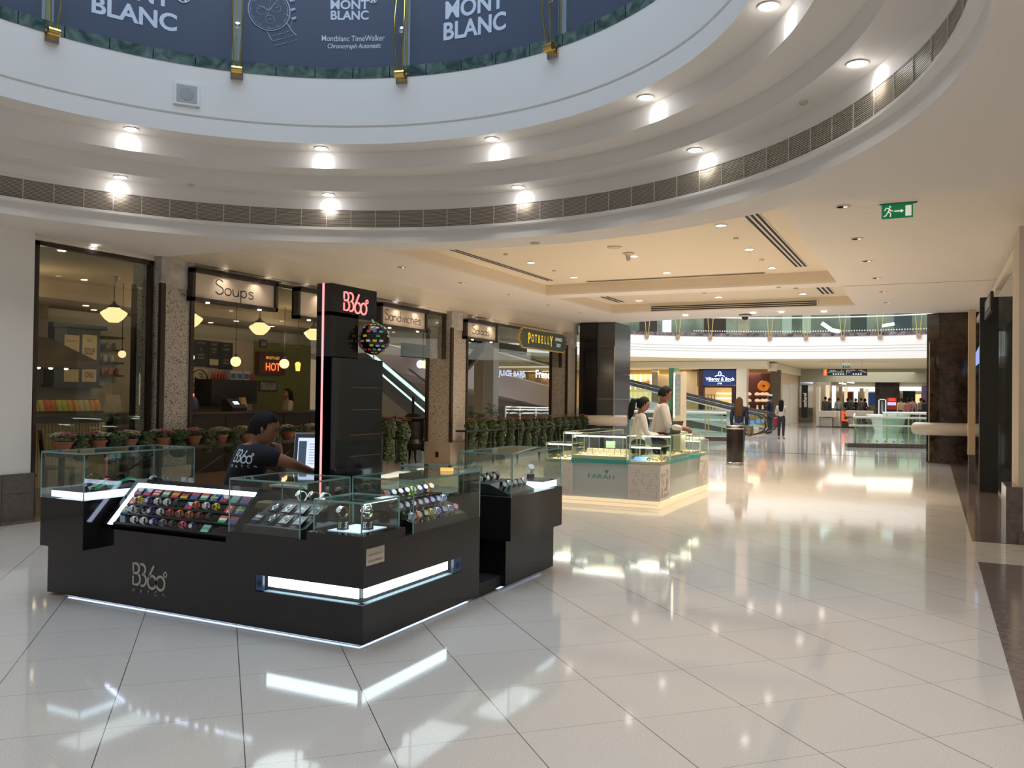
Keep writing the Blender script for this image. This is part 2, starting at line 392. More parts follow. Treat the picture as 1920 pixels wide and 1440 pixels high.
struct(mb.build('ceiling_coffer', mat('warm coffer paint', (.80, .70, .56), .75)))
# thin joint in the soffit
trim(MB().box(cx1+.02, 1.1, 17.78, 17.79, ZS-.004, ZS), mat('joint', (.12, .09, .07), .8))
# slot diffusers
def diffuser(x0, x1, y0, y1, z, label, n=3):
    r = wthing('slot_diffuser', label, 'air diffuser', ((x0+x1)/2, (y0+y1)/2, z), group='slot diffusers in the corridor ceiling')
    MB().box(x0, x1, y0, y1, z-.012, z).build('frame', mat('diffuser frame', (.75, .70, .62), .5), r)
    mb = MB(); long_y = (y1-y0) > (x1-x0)
    for k in range(n):
        a = (k+.5)/n; hw = .26/n
        if long_y: W_ = x1-x0; mb.box(x0+W_*(a-hw/1), x0+W_*(a+hw/1), y0+.02, y1-.02, z-.016, z-.010)
        else: W_ = y1-y0; mb.box(x0+.02, x1-.02, y0+W_*(a-hw), y0+W_*(a+hw), z-.016, z-.010)
    mb.build('slot', mat('slot dark', (.02, .014, .01), .8), r); return r
diffuser(-2.28, -2.05, 9.95, 16.4, ZC, 'long black-slotted diffuser along the right side of the nearer ceiling recess')
diffuser(-7.32, -7.16, 10.0, 16.5, ZC, 'long dark slot diffuser along the left side of the nearer ceiling recess', 2)
diffuser(-6.6, -2.9, 16.85, 17.0, ZC, 'dark slot diffuser along the far side of the nearer ceiling recess', 2)
diffuser(-2.3, -2.0, 18.4, 20.8, ZC, 'short slotted diffuser at the right of the farther ceiling recess')
diffuser(-7.3, -7.05, 18.3, 20.9, ZC, 'short slot diffuser at the left of the farther ceiling recess', 2)
r = wthing('slot_diffuser', 'long triple-slot diffuser in the upright end face of the farther ceiling recess', 'air diffuser', (-4.6, 21.5, 3.87), group='slot diffusers in the corridor ceiling')
MB().box(-6.6, -2.45, 21.485, 21.5, 3.80, 3.95).build('frame', mat('diffuser frame'), r)
mb = MB()
for k in range(3): mb.box(-6.57, -2.48, 21.478, 21.487, 3.812+.046*k, 3.836+.046*k)
mb.build('slot', mat('slot dark'), r)

# ---- shop front line (left): bulkhead, columns
BUL = mat('bulkhead paint', (.78, .71, .60), .7)
mb = MB(); mb.box(XW-.5, XW, 8.4, 24.2, ZR, ZS+.02); mb.box(XW-.5, XW-.02, 4, 8.4, ZR-.02, ZS)
mb.box(XW-.42, XW-.06, 6.6, 23.9, ZR-.06, ZR); struct(mb.build('wall_bulkhead', BUL))
mb = MB(); mb.box(XW-.6, XW+.02, 2.0, 6.62, .56, ZR); struct(mb.build('wall_left', WHT))
mb = MB().mat(0)
for z0, z1 in ((0, .325), (.33, .56)):
    mb.box(XW-.62, XW+.05, 6.26, 6.65, z0, z1); mb.box(XW-.62, XW+.05, 2.0, 6.255, z0, z1)
mb.box(XW-.58, XW+.045, 2, 6.64, .3, .34)
trim(mb, GREY_TILE)
mb = MB(); mb.box(-20, 1.3, -6, -5.8, 0, 3.5)          # far end of the hall behind the camera is left open above
def col(y0, y1, d=.5, last=False):
    x1 = XW+.06; x0 = x1-d; r = wthing('column', '', 'column', ((x0+x1)/2, (y0+y1)/2, 0))
    MB().box(x0, x1, y0, y1, .50, 3.02).build('shaft', MOSAIC, r)
    MB().box(x0-.02, x1+.02, y0-.02, y1+.02, 3.02, ZR-.01).build('marble_cap', MARB, r)
    MB().box(x0-.03, x1+.025, y0-.03, y1+.03, 0, .50).build('base', mat('beige stone base', (.42, .34, .27), .35, noise=(3, .2, (.50, .42, .34))), r)
    for (a, b) in (((x1-.02, x1+.035), (y0-.03, y0+.05)), ((x1-.02, x1+.03), (y1-.03, y1+.035)), ((x0-.03, x0+.05), (y0-.035, y0+.0))):
        MB().box(a[0], a[1], b[0], b[1], .50, 3.06).build('corner_strip', DKW, r)
    return r
c_ = col(8.46, 9.0, .52); c_['label'] = 'pebble-mosaic column between the shop window with the soup posters and the Soups sign'; c_['group'] = 'mosaic columns of the sandwich shop'
c_ = col(16.45, 17.15, .62); c_['label'] = 'pebble-mosaic column with a beige stone base between the Sandwiches and Salads signs'; c_['group'] = 'mosaic columns of the sandwich shop'
c_ = col(23.12, 23.85, .5); c_['label'] = 'pebble-mosaic column behind the green shop sign, next to the dark granite pillar'; c_['group'] = 'mosaic columns of the sandwich shop'
# window frames and glass of the shop front
def window(n, y0, y1, z0=0.02, z1=3.36, mull=()):
    r = wthing('window_%d' % n, '', '', (XW-.1, (y0+y1)/2, z0)); r['kind'] = 'structure'
    mb = MB(); mb.box(XW-.13, XW-.05, y0, y0+.05, z0, z1); mb.box(XW-.13, XW-.05, y1-.05, y1, z0, z1); mb.box(XW-.13, XW-.05, y0, y1, z1-.05, z1)
    for y in mull: mb.box(XW-.12, XW-.07, y-.02, y+.02, z0, z1)
    mb.build('window_frame', DKW, r)
    MB().box(XW-.10, XW-.092, y0+.05, y1-.05, z0, z1-.05).build('pane', GL, r)
window(1, 6.68, 8.42); window(2, 9.03, 16.4, 2.35, 3.36, (12.7,)); window(3, 17.2, 23.05, 2.4, 3.36)

# ---- granite pillars at the far end of the corridor
def pillar(x0, x1, y0, y1, label, z1=ZS, cut=.0):
    r = wthing('stone_pillar', label, 'pillar', ((x0+x1)/2, (y0+y1)/2, 0), group='dark stone pillars at the end of the corridor')
    mb = MB(); zs = [0, .02, .72]
    P = [(x0, y0+.25), (x0+.28, y0), (x1, y0), (x1, y1), (x0, y1)] if cut > 0 else [(x0, y0), (x1, y0), (x1, y1), (x0, y1)]
    zz = .0
    while zz < z1-.01:
        z2 = min(zz+.75, z1); ng = len(P)
        vs = [(*p, zz) for p in P]+[(*p, z2-.006) for p in P]
        mb.add(vs, [tuple(range(ng, 2*ng)), tuple(range(ng-1, -1, -1))]+[(i, (i+1) % ng, ng+(i+1) % ng, ng+i) for i in range(ng)]); zz = z2
    mb.build('stone_cladding', GRAN if cut == 0 else BROWNG, r)
    return r
pL = pillar(-9.5, -8.42, 23.95, 25.4, 'grey and black granite pillar left of the white balcony band, behind the flower boxes')
pR = pillar(-.12, 1.35, 23.9, 25.6, 'dark brown marble pillar right of the far hall, by the shop entrance', cut=1)
MB().box(-9.5, at(1119, 700, 1, 23.9).x, 23.85, 23.948, .7, 3.76).build('black_panel', mat('black stone', (.010, .009, .009), .12), pL)
for r_, xa, ya in ((pL, at(1151.5, 700, 1, 23.92).x, 23.93), (pR, -.06, 23.98)):
    MB().box(xa-.012, xa+.012, ya-.03, ya, .05, 3.05).build('brass_strip', mat('pale brass strip', (.55, .50, .36), .3, .6), r_)
BUMP = mat('cream bumper rail', (.66, .58, .48), .4)
def bumper(pts, r_, z, parent):
    mb = MB(); mb.tube([(*p, z) for p in pts], r_, 12); return mb.build('bumper_rail', BUMP, parent, smooth=True)
bumper([(-9.3, 23.9), (-8.55, 23.9), (-8.3, 24.1), (-8.12, 24.2)], .16, .86, pL)
bumper([(-.35, 24.2), (-.18, 23.95), (.2, 23.82), (1.3, 23.82)], .16, .86, pR)

# ---- right-hand side: pilaster, shop posts
struct(MB().box(.86, 1.4, 10.9, 11.75, .0, 3.5).build('wall_right', mat('beige wall', (.66, .57, .46), .6)))
mb = MB(); mb.box(.74, .9, 10.86, 11.55, 0, .62); mb.box(.86, 1.02, 10.82, 11.3, 0, .14); trim(mb, BORDER)
MB_ = MB(); MB_.box(1.25, 1.7, 8.5, 24.4, 3.42, ZS+.1); MB_.box(.98, 1.3, 11.8, 24, 3.50, 3.62); struct(MB_.build('wall_bulkhead_right', BUL))
bp = wthing('entrance_post', 'black shop entrance post with a beige stone strip, right of the brown marble pillar', 'post', (.9, 16.8, 0))
MB().box(.74, 1.02, 16.7, 16.95, 0, 3.35).build('post', MBLK, bp)
MB().box(.62, .74, 18.3, 18.55, .55, 3.3).build('beige_strip', mat('beige strip', (.60, .46, .30), .5), bp)
MB().box(.63, .75, 18.3, 18.56, 0, .55).build('strip_foot', GREY_TILE, bp)
win = MB().box(1.02, 1.04, 11.8, 23.8, .05, 3.4).build('window_4', GL); struct(win)
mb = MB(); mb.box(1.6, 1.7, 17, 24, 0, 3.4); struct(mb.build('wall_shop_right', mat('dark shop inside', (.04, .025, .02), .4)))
struct(MB().box(3.2, 3.3, 4, 17, 0, 3.4).build('wall_shop_far_right', mat('bright shop inside', (.75, .72, .68), .5)))
sg = wthing('shop_sign', 'small lettering sign in dark metal hung high on the black post at the right', 'sign', (.8, 16.2, 2.7))
MB().box(.80, .84, 14.9, 16.72, 2.95, 3.25).build('sign_board', MBLK, sg)
mb = MB(); 
for k in range(6): mb.box(.78, .80, 15.0+.17*k, 15.1+.17*k, 3.02, 3.18)
mb.build('lettering', STEEL, sg)
bs = wthing('projecting_sign', 'small blue backlit sign projecting beside the beige post at the right', 'sign', (.78, 20.0, 2.3))
mb = MB(); mb.slab([(.80, 19.9, 2.28), (.98, 19.9, 2.45), (.98, 19.9, 2.75), (.88, 19.9, 2.72), (.78, 19.9, 2.5)], (0, -1, 0), .05)
mb.build('sign_face', glow('blue sign light', (.35, .45, .9), .6), bs)

# ---- emergency exit sign
EY = at(1683, 381, 2, ZS).y
es = wthing('exit_sign', 'green emergency exit sign with a running figure, arrow and door, hung from the ceiling', 'exit sign', (at(1683, 400, 1, EY).x, EY, ZS-.3))
E0 = at(1653, 383, 1, EY); E1 = at(1712, 381, 1, EY); E2 = at(1653, 411, 1, EY)
sw = E1.x-E0.x; sx = E0.x; sz = E2.z; sh = E0.z-E2.z
MB().box(sx-.02, sx+sw+.04, EY-.03, EY+.05, sz+sh, ZS).build('mount', mat('sign mount', (.75, .72, .68), .4), es)
MB().box(sx, sx+sw, EY, EY+.02, sz, sz+sh).build('sign_face', mat('exit green', (.005, .16, .06), .4, emit=(.0, .16, .06), es=.35), es)
mb = MB(); o_ = Vector((sx, EY, sz)); u_ = sw/2.05
wm = mat('exit white', (.75, .75, .68), .4, emit=(.8, .8, .7), es=.35)
mb.stroke([[(.14*u_, .17*u_), (.30*u_, .22*u_), (.36*u_, .36*u_), (.46*u_, .52*u_), (.52*u_, .72*u_)], [(.44*u_, .50*u_), (.60*u_, .36*u_), (.58*u_, .12*u_)], [(.20*u_, .58*u_), (.30*u_, .76*u_), (.52*u_, .70*u_), (.62*u_, .54*u_), (.76*u_, .54*u_)]], o_, X_, Z_, .075*u_, .004)
mb.stroke([[(.84*u_, .50*u_), (1.32*u_, .50*u_)]], o_, X_, Z_, .10*u_, .004)
mb.slab([o_+X_*x*u_+Z_*z*u_+Vector((0, -.004, 0)) for x, z in ((1.28, .36), (1.46, .50), (1.28, .64))], (0, -1, 0), .003)
mb.slab([o_+X_*x*u_+Z_*z*u_+Vector((0, -.004, 0)) for x, z in ((1.56, .12), (1.95, .12), (1.95, .86), (1.56, .86))], (0, -1, 0), .003)
mb.slab([o_+Vector((.56*u_+.075*u_*math.cos(a*PI/6), -.004, .84*u_+.075*u_*math.sin(a*PI/6))) for a in range(12)], (0, -1, 0), .003)
mb.build('pictogram', wm, es)
# ================================================================ CEILING LIGHTS
RIM = mat('light rim', (.80, .76, .70), .4)
LENS = glow('cool lamp lens', (.95, .95, 1.0), 14)
WLENS = glow('warm lamp lens', (1., .86, .78), 6)
def radial(px, py, z): p = at(px, py, 2, z); return p
def ring_light(px, py, z, Rw, label, row):
    p = radial(px, py, z); d = Vector((p.x-RC[0], p.y-RC[1], 0)).normalized()
    mid = {4.36: 3.82, 3.985: 4.49}[z]; c = Vector((RC[0], RC[1], z))+d*mid
    r = thing('ceiling_spotlight', label, 'ceiling light', c, group='round spotlights on the %s step of the rotunda' % row)
    MB().lathe([(.058, 0), (.072, 0), (.080, -.006), (.076, -.010), (.062, -.008), (.058, .01)], (0, 0, 0), 24, cap=False).build('rim', RIM, r, smooth=True)
    MB().lathe([(.060, -.004), (.04, -.014), (.0005, -.020)], (0, 0, 0), 20).build('lens', LENS, r, smooth=True)
    light('spotlight_lamp', 'SPOT', c+Vector((0, 0, -.035))-d*.02, 9., (1., .96, .90), .02, target=c+d*(Rw-(3.82 if z > 4 else 4.49))+Vector((0, 0, -.125)), angle=1.15, blend=.9); light('spotlight_lamp', 'POINT', c+Vector((0, 0, -.06)), .35, (1., .95, .88), .03)
rows = [(4.36, 'upper', 3.98, [(250, 235), (598, 270), (914, 255), (1200, 179), (1433, 10)]), (3.985, 'lower', 4.66, [(228, 328), (613, 360), (965, 347), (1297, 279), (1602, 118)])]
for z, row, Rw, L in rows:
    for k, (x, y) in enumerate(L):
        ring_light(x, y, z, Rw, 'lit round spotlight on the %s step of the rotunda, %s from the left' % (row, ORD[k]), row)
def downlight(px, py, z, label, lit=True, group='', r0=.085, power=26, col=(1., .84, .66)):
    c = at(px, py, 2, z)
    r = thing('downlight', label, 'ceiling light', c, group=group)
    MB().lathe([(r0*.8, .0), (r0, -.001), (r0*1.08, -.008), (r0*.84, -.010), (r0*.8, .0)], (0, 0, 0), 20, cap=False).build('rim', RIM, r, smooth=True)
    if lit:
        MB().lathe([(r0*.84, -.006), (r0*.4, -.009), (.0005, -.010)], (0, 0, 0), 18).build('lens', WLENS, r)
        if power: light('downlight_lamp', 'SPOT', c-Vector((0, 0, .03)), power, col, .05, target=c-Vector((0, 0, 2)), angle=2.3, blend=1.)
    else:
        MB().lathe([(r0*.84, -.004), (.0005, -.004)], (0, 0, 0), 18).build('dark_lens', mat('unlit lens', (.30, .22, .17), .3), r)
        MB().ball((r0*.35, 0, -.008), r0*.3, 10, 6, (1, 1, .5)).build('bulb', mat('unlit bulb', (.8, .78, .75), .2, emit=(.9, .8, .7), es=.5), r)
    return r
for k, (x, y) in enumerate([(996, 492), (1076, 520), (1188, 480), (1250, 511), (1352, 422), (1405, 467), (1447, 502)]):
    downlight(x, y, ZC, 'round lit downlight in the nearer ceiling recess, %s from the left' % ORD[k], group='lit downlights of the nearer ceiling recess', power=260)
for k, (x, y) in enumerate([(1198, 563.5), (1347, 557), (1505, 551)]):
    downlight(x, y, ZC, 'round lit downlight in the farther ceiling recess, %s of three from the left' % ORD[k], group='lit downlights of the farther ceiling recess', r0=.10, power=260)
for k, (x, y) in enumerate([(753, 501), (866, 530), (956, 552), (1030, 572), (1090, 587)]):
    downlight(x, y, ZS, 'unlit round downlight in the left strip of ceiling, %s from the front' % ORD[k], False, 'unlit downlights over the sandwich shop side')
for k, (x, y) in enumerate([(1580, 387), (1607, 447), (1626, 489), (1643, 521), (1655, 547), (1663, 567)]):
    downlight(x, y, ZS if k else ZS, 'unlit round downlight in the right strip of ceiling, %s from the front' % ORD[k], False, 'unlit downlights over the right side')
for k, (x, y) in enumerate([(1285, 591.5), (1412, 587), (1465, 585.6), (1545, 584.5)]):
    downlight(x, y, ZS-.02, 'small lit downlight along the far edge of the corridor ceiling, %s from the left' % ORD[k], True, 'small downlights at the far ceiling edge', r0=.08, power=0)
# small spotlights over the shop signs
for k, (x, y, lit) in enumerate([(177, 463, 1), (425, 508.6, 1), (507, 525, 1), (578, 538, 1), (747, 570, 1), (797, 578.5, 1), (894, 597, 1), (923, 602, 1), (950, 607, 1)]):
    c = at(x, y, 0, XW+.02 if k else XW-.02); 
    r = thing('sign_spotlight', 'tiny lit spotlight in the bulkhead edge above the shop windows, %s from the left' % ORD[k], 'ceiling light', c, group='tiny spotlights above the shop signs')
    MB().lathe([(.035, .0), (.04, -.012), (.028, -.014), (.026, 0)], (0, 0, 0), 14, cap=False).build('rim', RIM, r)
    MB().lathe([(.028, -.006), (.0005, -.012)], (0, 0, 0), 12).build('lens', LENS if k in (0, 4) else WLENS, r)
# detectors and sprinklers
def disc(px, py, z, r_, label, name='smoke_detector', cone=False):
    c = at(px, py, 2, z); mb = MB().lathe([(r_, 0), (r_, -.012), (r_*.8, -.022), (.001, -.024)] if not cone else [(r_, 0), (r_, -.015), (r_*.45, -.05), (r_*.3, -.13), (.001, -.15)], c, 20, cap=False)
    o = mb.build(name, mat('detector plastic', (.66, .57, .45), .5), smooth=True); o.location = c; 
    for v in o.data.vertices: v.co -= (c-Vector(o.location)) 
    return o
def det(px, py, z, r_, label, name='smoke_detector', cone=False, group='ceiling detectors'):
    c = at(px, py, 2, z); prof = [(r_, 0), (r_, -.012), (r_*.8, -.022), (.001, -.024)] if not cone else [(r_, 0), (r_, -.015), (r_*.45, -.05), (r_*.3, -.13), (.001, -.15)]
    o = MB().lathe(prof, c, 20, cap=False).build(name, mat('detector plastic', (.62, .52, .40), .5), smooth=True); tag(o, label, 'smoke detector', group)
det(1152, 463, ZC, .12, 'flat round ceiling detector left of the cone-shaped one in the nearer recess')
det(1178, 474, ZC, .10, 'cone-shaped ceiling detector next to a downlight in the nearer recess', cone=True)
det(1003, 455, ZR, .06, 'small round detector on the grey soffit below the white rotunda band')
det(358, 345.5, 3.985, .035, 'tiny round detector on the rotunda step, left of the centre')
det(1506, 190.5, 3.985, .035, 'tiny round detector on the rotunda step at the right')
for k, (x, y) in enumerate([(948, 476), (1039, 507), (1380, 446), (1428, 486)]):
    det(x, y, ZC, .04, 'small sprinkler cap in the nearer ceiling recess, %s from the left' % ORD[k], 'sprinkler_cap', group='sprinkler caps in the nearer recess')
for k, (x, y) in enumerate([(1321, 549), (1460, 538), (1492, 540)]):
    det(x, y, ZC if k == 0 else ZS, .05, 'small sprinkler cap by the farther ceiling recess, %s from the left' % ORD[k], 'sprinkler_cap', group='sprinkler caps by the farther recess')
cm = at(1397, 591, 2, ZS-.02); r = thing('dome_camera', 'dark dome security camera on the far edge of the corridor ceiling', 'security camera', cm)
MB().lathe([(.17, 0), (.17, -.03), (.10, -.05)], n=20).build('housing', mat('camera plate', (.6, .55, .5), .4), r)
MB().ball((0, 0, -.05), .09, 14, 8).build('dome', mat('camera dome', (.03, .03, .035), .1), r, smooth=True)
# loudspeaker on the round fascia
def cyl_hit(px, py, R, far=True):
    d = ray(px, py); o = CAM-Vector((RC[0], RC[1], 0)); a = d.x**2+d.y**2; b = 2*(o.x*d.x+o.y*d.y); c = o.x**2+o.y**2-R*R
    t = (-b+math.sqrt(b*b-4*a*c))/(2*a); return CAM+d*t
c = cyl_hit(350, 177, 3.66); d = Vector((c.x-RC[0], c.y-RC[1], 0)).normalized(); tt = Vector((d.y, -d.x, 0))
r = wthing('wall_speaker', 'square white loudspeaker with a grey grille on the curved rotunda fascia', 'loudspeaker', c)
MB().obox(c, tt*.135, d*.02, Z_*.12).build('frame', mat('speaker frame', (.80, .79, .77), .5), r)
MB().obox(c-d*.018, tt*.105, d*.006, Z_*.093).build('grille', mat('speaker grille', (.42, .42, .42), .6), r)
MB().lathe([(.075, 0), (.07, .003), (.055, .0035)], c-d*.024, 24, axis=-d).build('cone', mat('speaker cone', (.36, .36, .36), .6), r)

# ================================================================ UPPER BALUSTRADE OF THE ROTUNDA
mb = MB()
NB = 54
for k in range(NB):
    a0 = 2*PI*(k+.01)/NB; a1 = 2*PI*(k+.99)/NB
    mb.lathe([(3.655, 5.10), (3.655, 5.225), (3.80, 5.225), (3.80, 5.10), (3.655, 5.10)], (RC[0], RC[1], 0), 4, a0, a1)
trim(mb, GREENST)
mb = MB(); ring(mb, [(3.68, 5.10), (7.2, 5.10), (7.2, 5.2), (3.68, 5.2)], 90); struct(mb.build('floor_upper', RINGP))
# outer upper shop wall behind the balustrade
mb = MB(); ring(mb, [(7.2, 5.1), (7.2, 10.6)], 90); struct(mb.build('wall_upper', mat('upper store wall', (.35, .36, .40), .5)))
struct(MB().lathe([(.01, 10.6), (7.4, 10.6), (7.4, 10.7), (.01, 10.7)], (RC[0], RC[1], 0), 64).build('ceiling_sky_blocker', mat('sky blocker white', (.7, .72, .75), .7)))  # unseen closed roof, added to keep world light out of the rotunda
def ang(px, py, R=3.66): p = cyl_hit(px, py, R); return math.atan2(p.y-RC[1], p.x-RC[0])
def cyl(a, z, R): return Vector((RC[0]+R*math.cos(a), RC[1]+R*math.sin(a), z))
def arc_seg(mb, a0, a1, R, z0, z1, th, n=20):
    if a0 > a1: a0, a1 = a1, a0
    mb.lathe([(R, z0), (R, z1), (R+th, z1), (R+th, z0), (R, z0)], (RC[0], RC[1], 0), n, a0, a1)
bal = wthing('glass_balustrade', 'curved glass balustrade standing on the green marble edge of the rotunda', 'balustrade', (RC[0], RC[1], 5.22))
mb = MB(); ring(mb, [(3.70, 5.22), (3.70, 6.25)], 120); mb.build('glass', GLG, bal)
mb = MB(); mb.tube([cyl(2*PI*k/120, 6.28, 3.70) for k in range(120)], .03, 8, closed=True); mb.build('handrail', BRASS, bal, smooth=True)
BAN = mat('slate blue printed banner', (.075, .095, .145), .35); BANT = mat('banner lettering', (.62, .70, .82), .5)
aL = ang(94, 40); a445 = ang(438, 60); a452 = ang(450, 60); a757 = ang(757, 60); a765 = ang(765, 60); a1045 = ang(1043, 60); a1060 = ang(1055, 50)
RB = 3.69
def banner(name, a0, a1, label):
    r = wthing('poster_banner', label, 'banner', cyl((a0+a1)/2, 5.24, RB), group='slate blue banners on the rotunda balustrade')
    mb = MB(); arc_seg(mb, a0, a1, RB, 5.235, 6.22, .006, 24); mb.build('banner_sheet', BAN, r, smooth=True); return r
def wr(a_c, z_c, R=RB-.004): return lambda x, y: cyl(a_c-x/R, z_c+y, R)
b1 = banner('', ang(100, 40)-.004, a445+.004, 'left slate blue banner with large MONT BLANC lettering')
b0 = banner('', ang(-70, 20), ang(80, 20), 'leftmost plain slate blue banner, cut off by the photo edge')
b2 = banner('', a452-.004, a757+.004, 'middle slate blue banner with a chronograph watch picture')
b3 = banner('', a765-.004, a1045+.002, 'right slate blue banner with large MONT BLANC lettering')
b4 = banner('', a1060-.006, ang(1260, 0), 'rightmost dark blue banner, beyond the right-hand brass bracket')
def ztext(px, py): return cyl_hit(px, py, RB).z
def btxt(r, txt, px, py, hpx, bold=.0, shear=0., wx=1.):
    zc = ztext(px, py); h = abs(ztext(px, py-hpx/2)-ztext(px, py+hpx/2)); ac = ang(px, py, RB)
    MB().text(txt, (0, 0, 0), X_, Z_, h, bold, shear=shear, wx=wx, warp=wr(ac, zc)).build('lettering', BANT, r)
btxt(b1, 'BLANC', 253, 27, 33, .028, wx=1.04); btxt(b1, 'MONT', 249, -18, 33, .028)
btxt(b3, 'BLANC', 891, 50, 33, .028, wx=.92); btxt(b3, 'MONT', 891, 10, 33, .028, wx=.92)
btxt(b2, 'MONT', 656, 9, 17, .028, wx=1.04); btxt(b2, 'BLANC', 656, 29, 17, .028, wx=.97)
btxt(b2, 'Montblanc TimeWalker', 663, 72.5, 11, .006, wx=.82); btxt(b2, 'Chronograph Automatic', 665, 88, 9, .012, shear=.25, wx=.82)
# emblems: rounded star in a circle
def emblem(r, px, py, rad):
    a = ang(px, py, RB); z = ztext(px, py); q = wr(a, z, RB-.005); mb = MB()
    P = [q(rad*math.cos(t*PI/16), rad*math.sin(t*PI/16)) for t in range(32)]; mb.tube(P, rad*.09, 5, closed=True)
    P = [q(rad*(.72-.28*math.cos(6*t*PI/24+PI))*math.cos(t*PI/24), rad*(.72-.28*math.cos(6*t*PI/24+PI))*math.sin(t*PI/24)) for t in range(48)]; mb.add([q(0, 0)]+P, [(0, i+1, (i+1) % 48+1) for i in range(48)])
    mb.build('emblem', BANT, r)
emblem(b1, 343, -8, .075); emblem(b2, 700, -2, .05)
# chronograph picture printed on the middle banner
ac = ang(505, 20, RB); zc = ztext(505, 20); wq = wr(ac, zc, RB-.004)
mb = MB(); RW = .225
def circ(cx, cy, r_, th=.004, n=40, sx=1, sy=1, tilt=0): return mb.tube([wq(cx+r_*sx*math.cos(2*PI*k/n), cy+r_*sy*math.sin(2*PI*k/n)) for k in range(n)], th, 4, closed=True)
circ(0, 0, RW, .007); circ(0, 0, RW*.90, .002); circ(-.085, -.01, .05, .002, 20); circ(.075, .03, .05, .002, 20); circ(.01, -.10, .05, .002, 20)
for k in range(60):
    a = 2*PI*k/60; r0 = RW*(.80 if k % 5 == 0 else .86); mb.tube([wq(r0*math.cos(a), r0*math.sin(a)), wq(RW*.89*math.cos(a), RW*.89*math.sin(a))], .0035 if k % 5 == 0 else .001, 4)
mb.tube([wq(0, 0), wq(.10, .15)], [.006, .002], 4); mb.tube([wq(0, 0), wq(-.13, .05)], [.006, .002], 4); mb.tube([wq(-.02, -.06), wq(.03, .19)], .002, 4)
for (x, y) in ((-.1, .0), (.08, .03), (.01, -.11)): mb.tube([wq(x-.02, y), wq(x+.02, y+.02)], .003, 4)
for k in range(3):
    x = .235+.01*k; y = .12-.10*k; mb.tube([wq(x-.01, y), wq(x+.04, y+.02)], .016, 6)
mb.tube([wq(.19, -.12), wq(.24, -.20), wq(.30, -.26)], .006, 4); mb.tube([wq(-.02, -.24), wq(.03, -.33)], .005, 4)
for k in range(3): mb.tube([wq(.0+.03*k, -.30-.045*k), wq(.16+.03*k, -.24-.05*k)], .0025, 4); mb.tube([wq(.18+.03*k, -.23-.05*k), wq(.25+.03*k, -.20-.05*k)], .002, 4)
mb.tube([wq(.17, -.02), wq(.26, -.08), wq(.23, -.17)], .004, 4)
mb.build('watch_picture', mat('printed watch', (.42, .52, .66), .5), b2)
def bracket(px, py, label):
    p = cyl_hit(px, py, 3.66); a = math.atan2(p.y-RC[1], p.x-RC[0]); d = Vector((math.cos(a), math.sin(a), 0)); t = Vector((d.y, -d.x, 0))
    r = wthing('rail_bracket', label, 'bracket', p, group='brass brackets of the rotunda balustrade')
    c = p-d*.012; MB().obox(c, t*.066, d*.012, Z_*.072).build('wall_plate', mat('mirror plate', (.55, .50, .45), .12, 1.), r)
    c2 = p-d*.075+Z_*.018; mb = MB(); mb.tube([c2-t*.055, c2+t*.055], .042, 20); mb.obox(c2+d*.035-Z_*.03, t*.04, d*.03, Z_*.02); mb.build('drum', BRASS, r, smooth=True)
    for s_ in (-1, 1):
        base = c2+t*.03*s_; q = [base, base-d*.03+t*.006*s_+Z_*.15, base-d*.05+t*.018*s_+Z_*.35, base-d*.04+t*.026*s_+Z_*.6, base+d*.0+t*.016*s_+Z_*.9, base+d*.03+Z_*1.15]
        MB().tube(q, .0085, 8).build('rod', BRASS, r, smooth=True)
    c3 = c2+Z_*.50; MB().lathe([(.001, 0), (.03, 0), (.036, .012), (.02, .022), (.001, .024)], c3+d*.03, 18, axis=-d).build('glass_clamp', CHROME, r, smooth=True)
for x, y, l in ((96, 67, 'leftmost brass twin-rod bracket on the rotunda fascia'), (444, 138, 'brass twin-rod bracket left of the watch banner'), (754, 146, 'brass twin-rod bracket right of the watch banner'), (1038, 97, 'rightmost brass twin-rod bracket on the rotunda fascia')):
    bracket(x, y, l)
# warm wood posts behind the joints of the banners
mb = MB()
for px, l in ((89, 0), (443, 1), (761, 2), (1048, 3)):
    a = ang(px, 60, 3.72); p = cyl(a, 5.7, 3.74); d = Vector((math.cos(a), math.sin(a), 0)); mb.obox(p, Vector((d.y, -d.x, 0))*.014, d*.01, Z_*.47)
trim(mb, mat('tan post', (.62, .42, .26), .5))
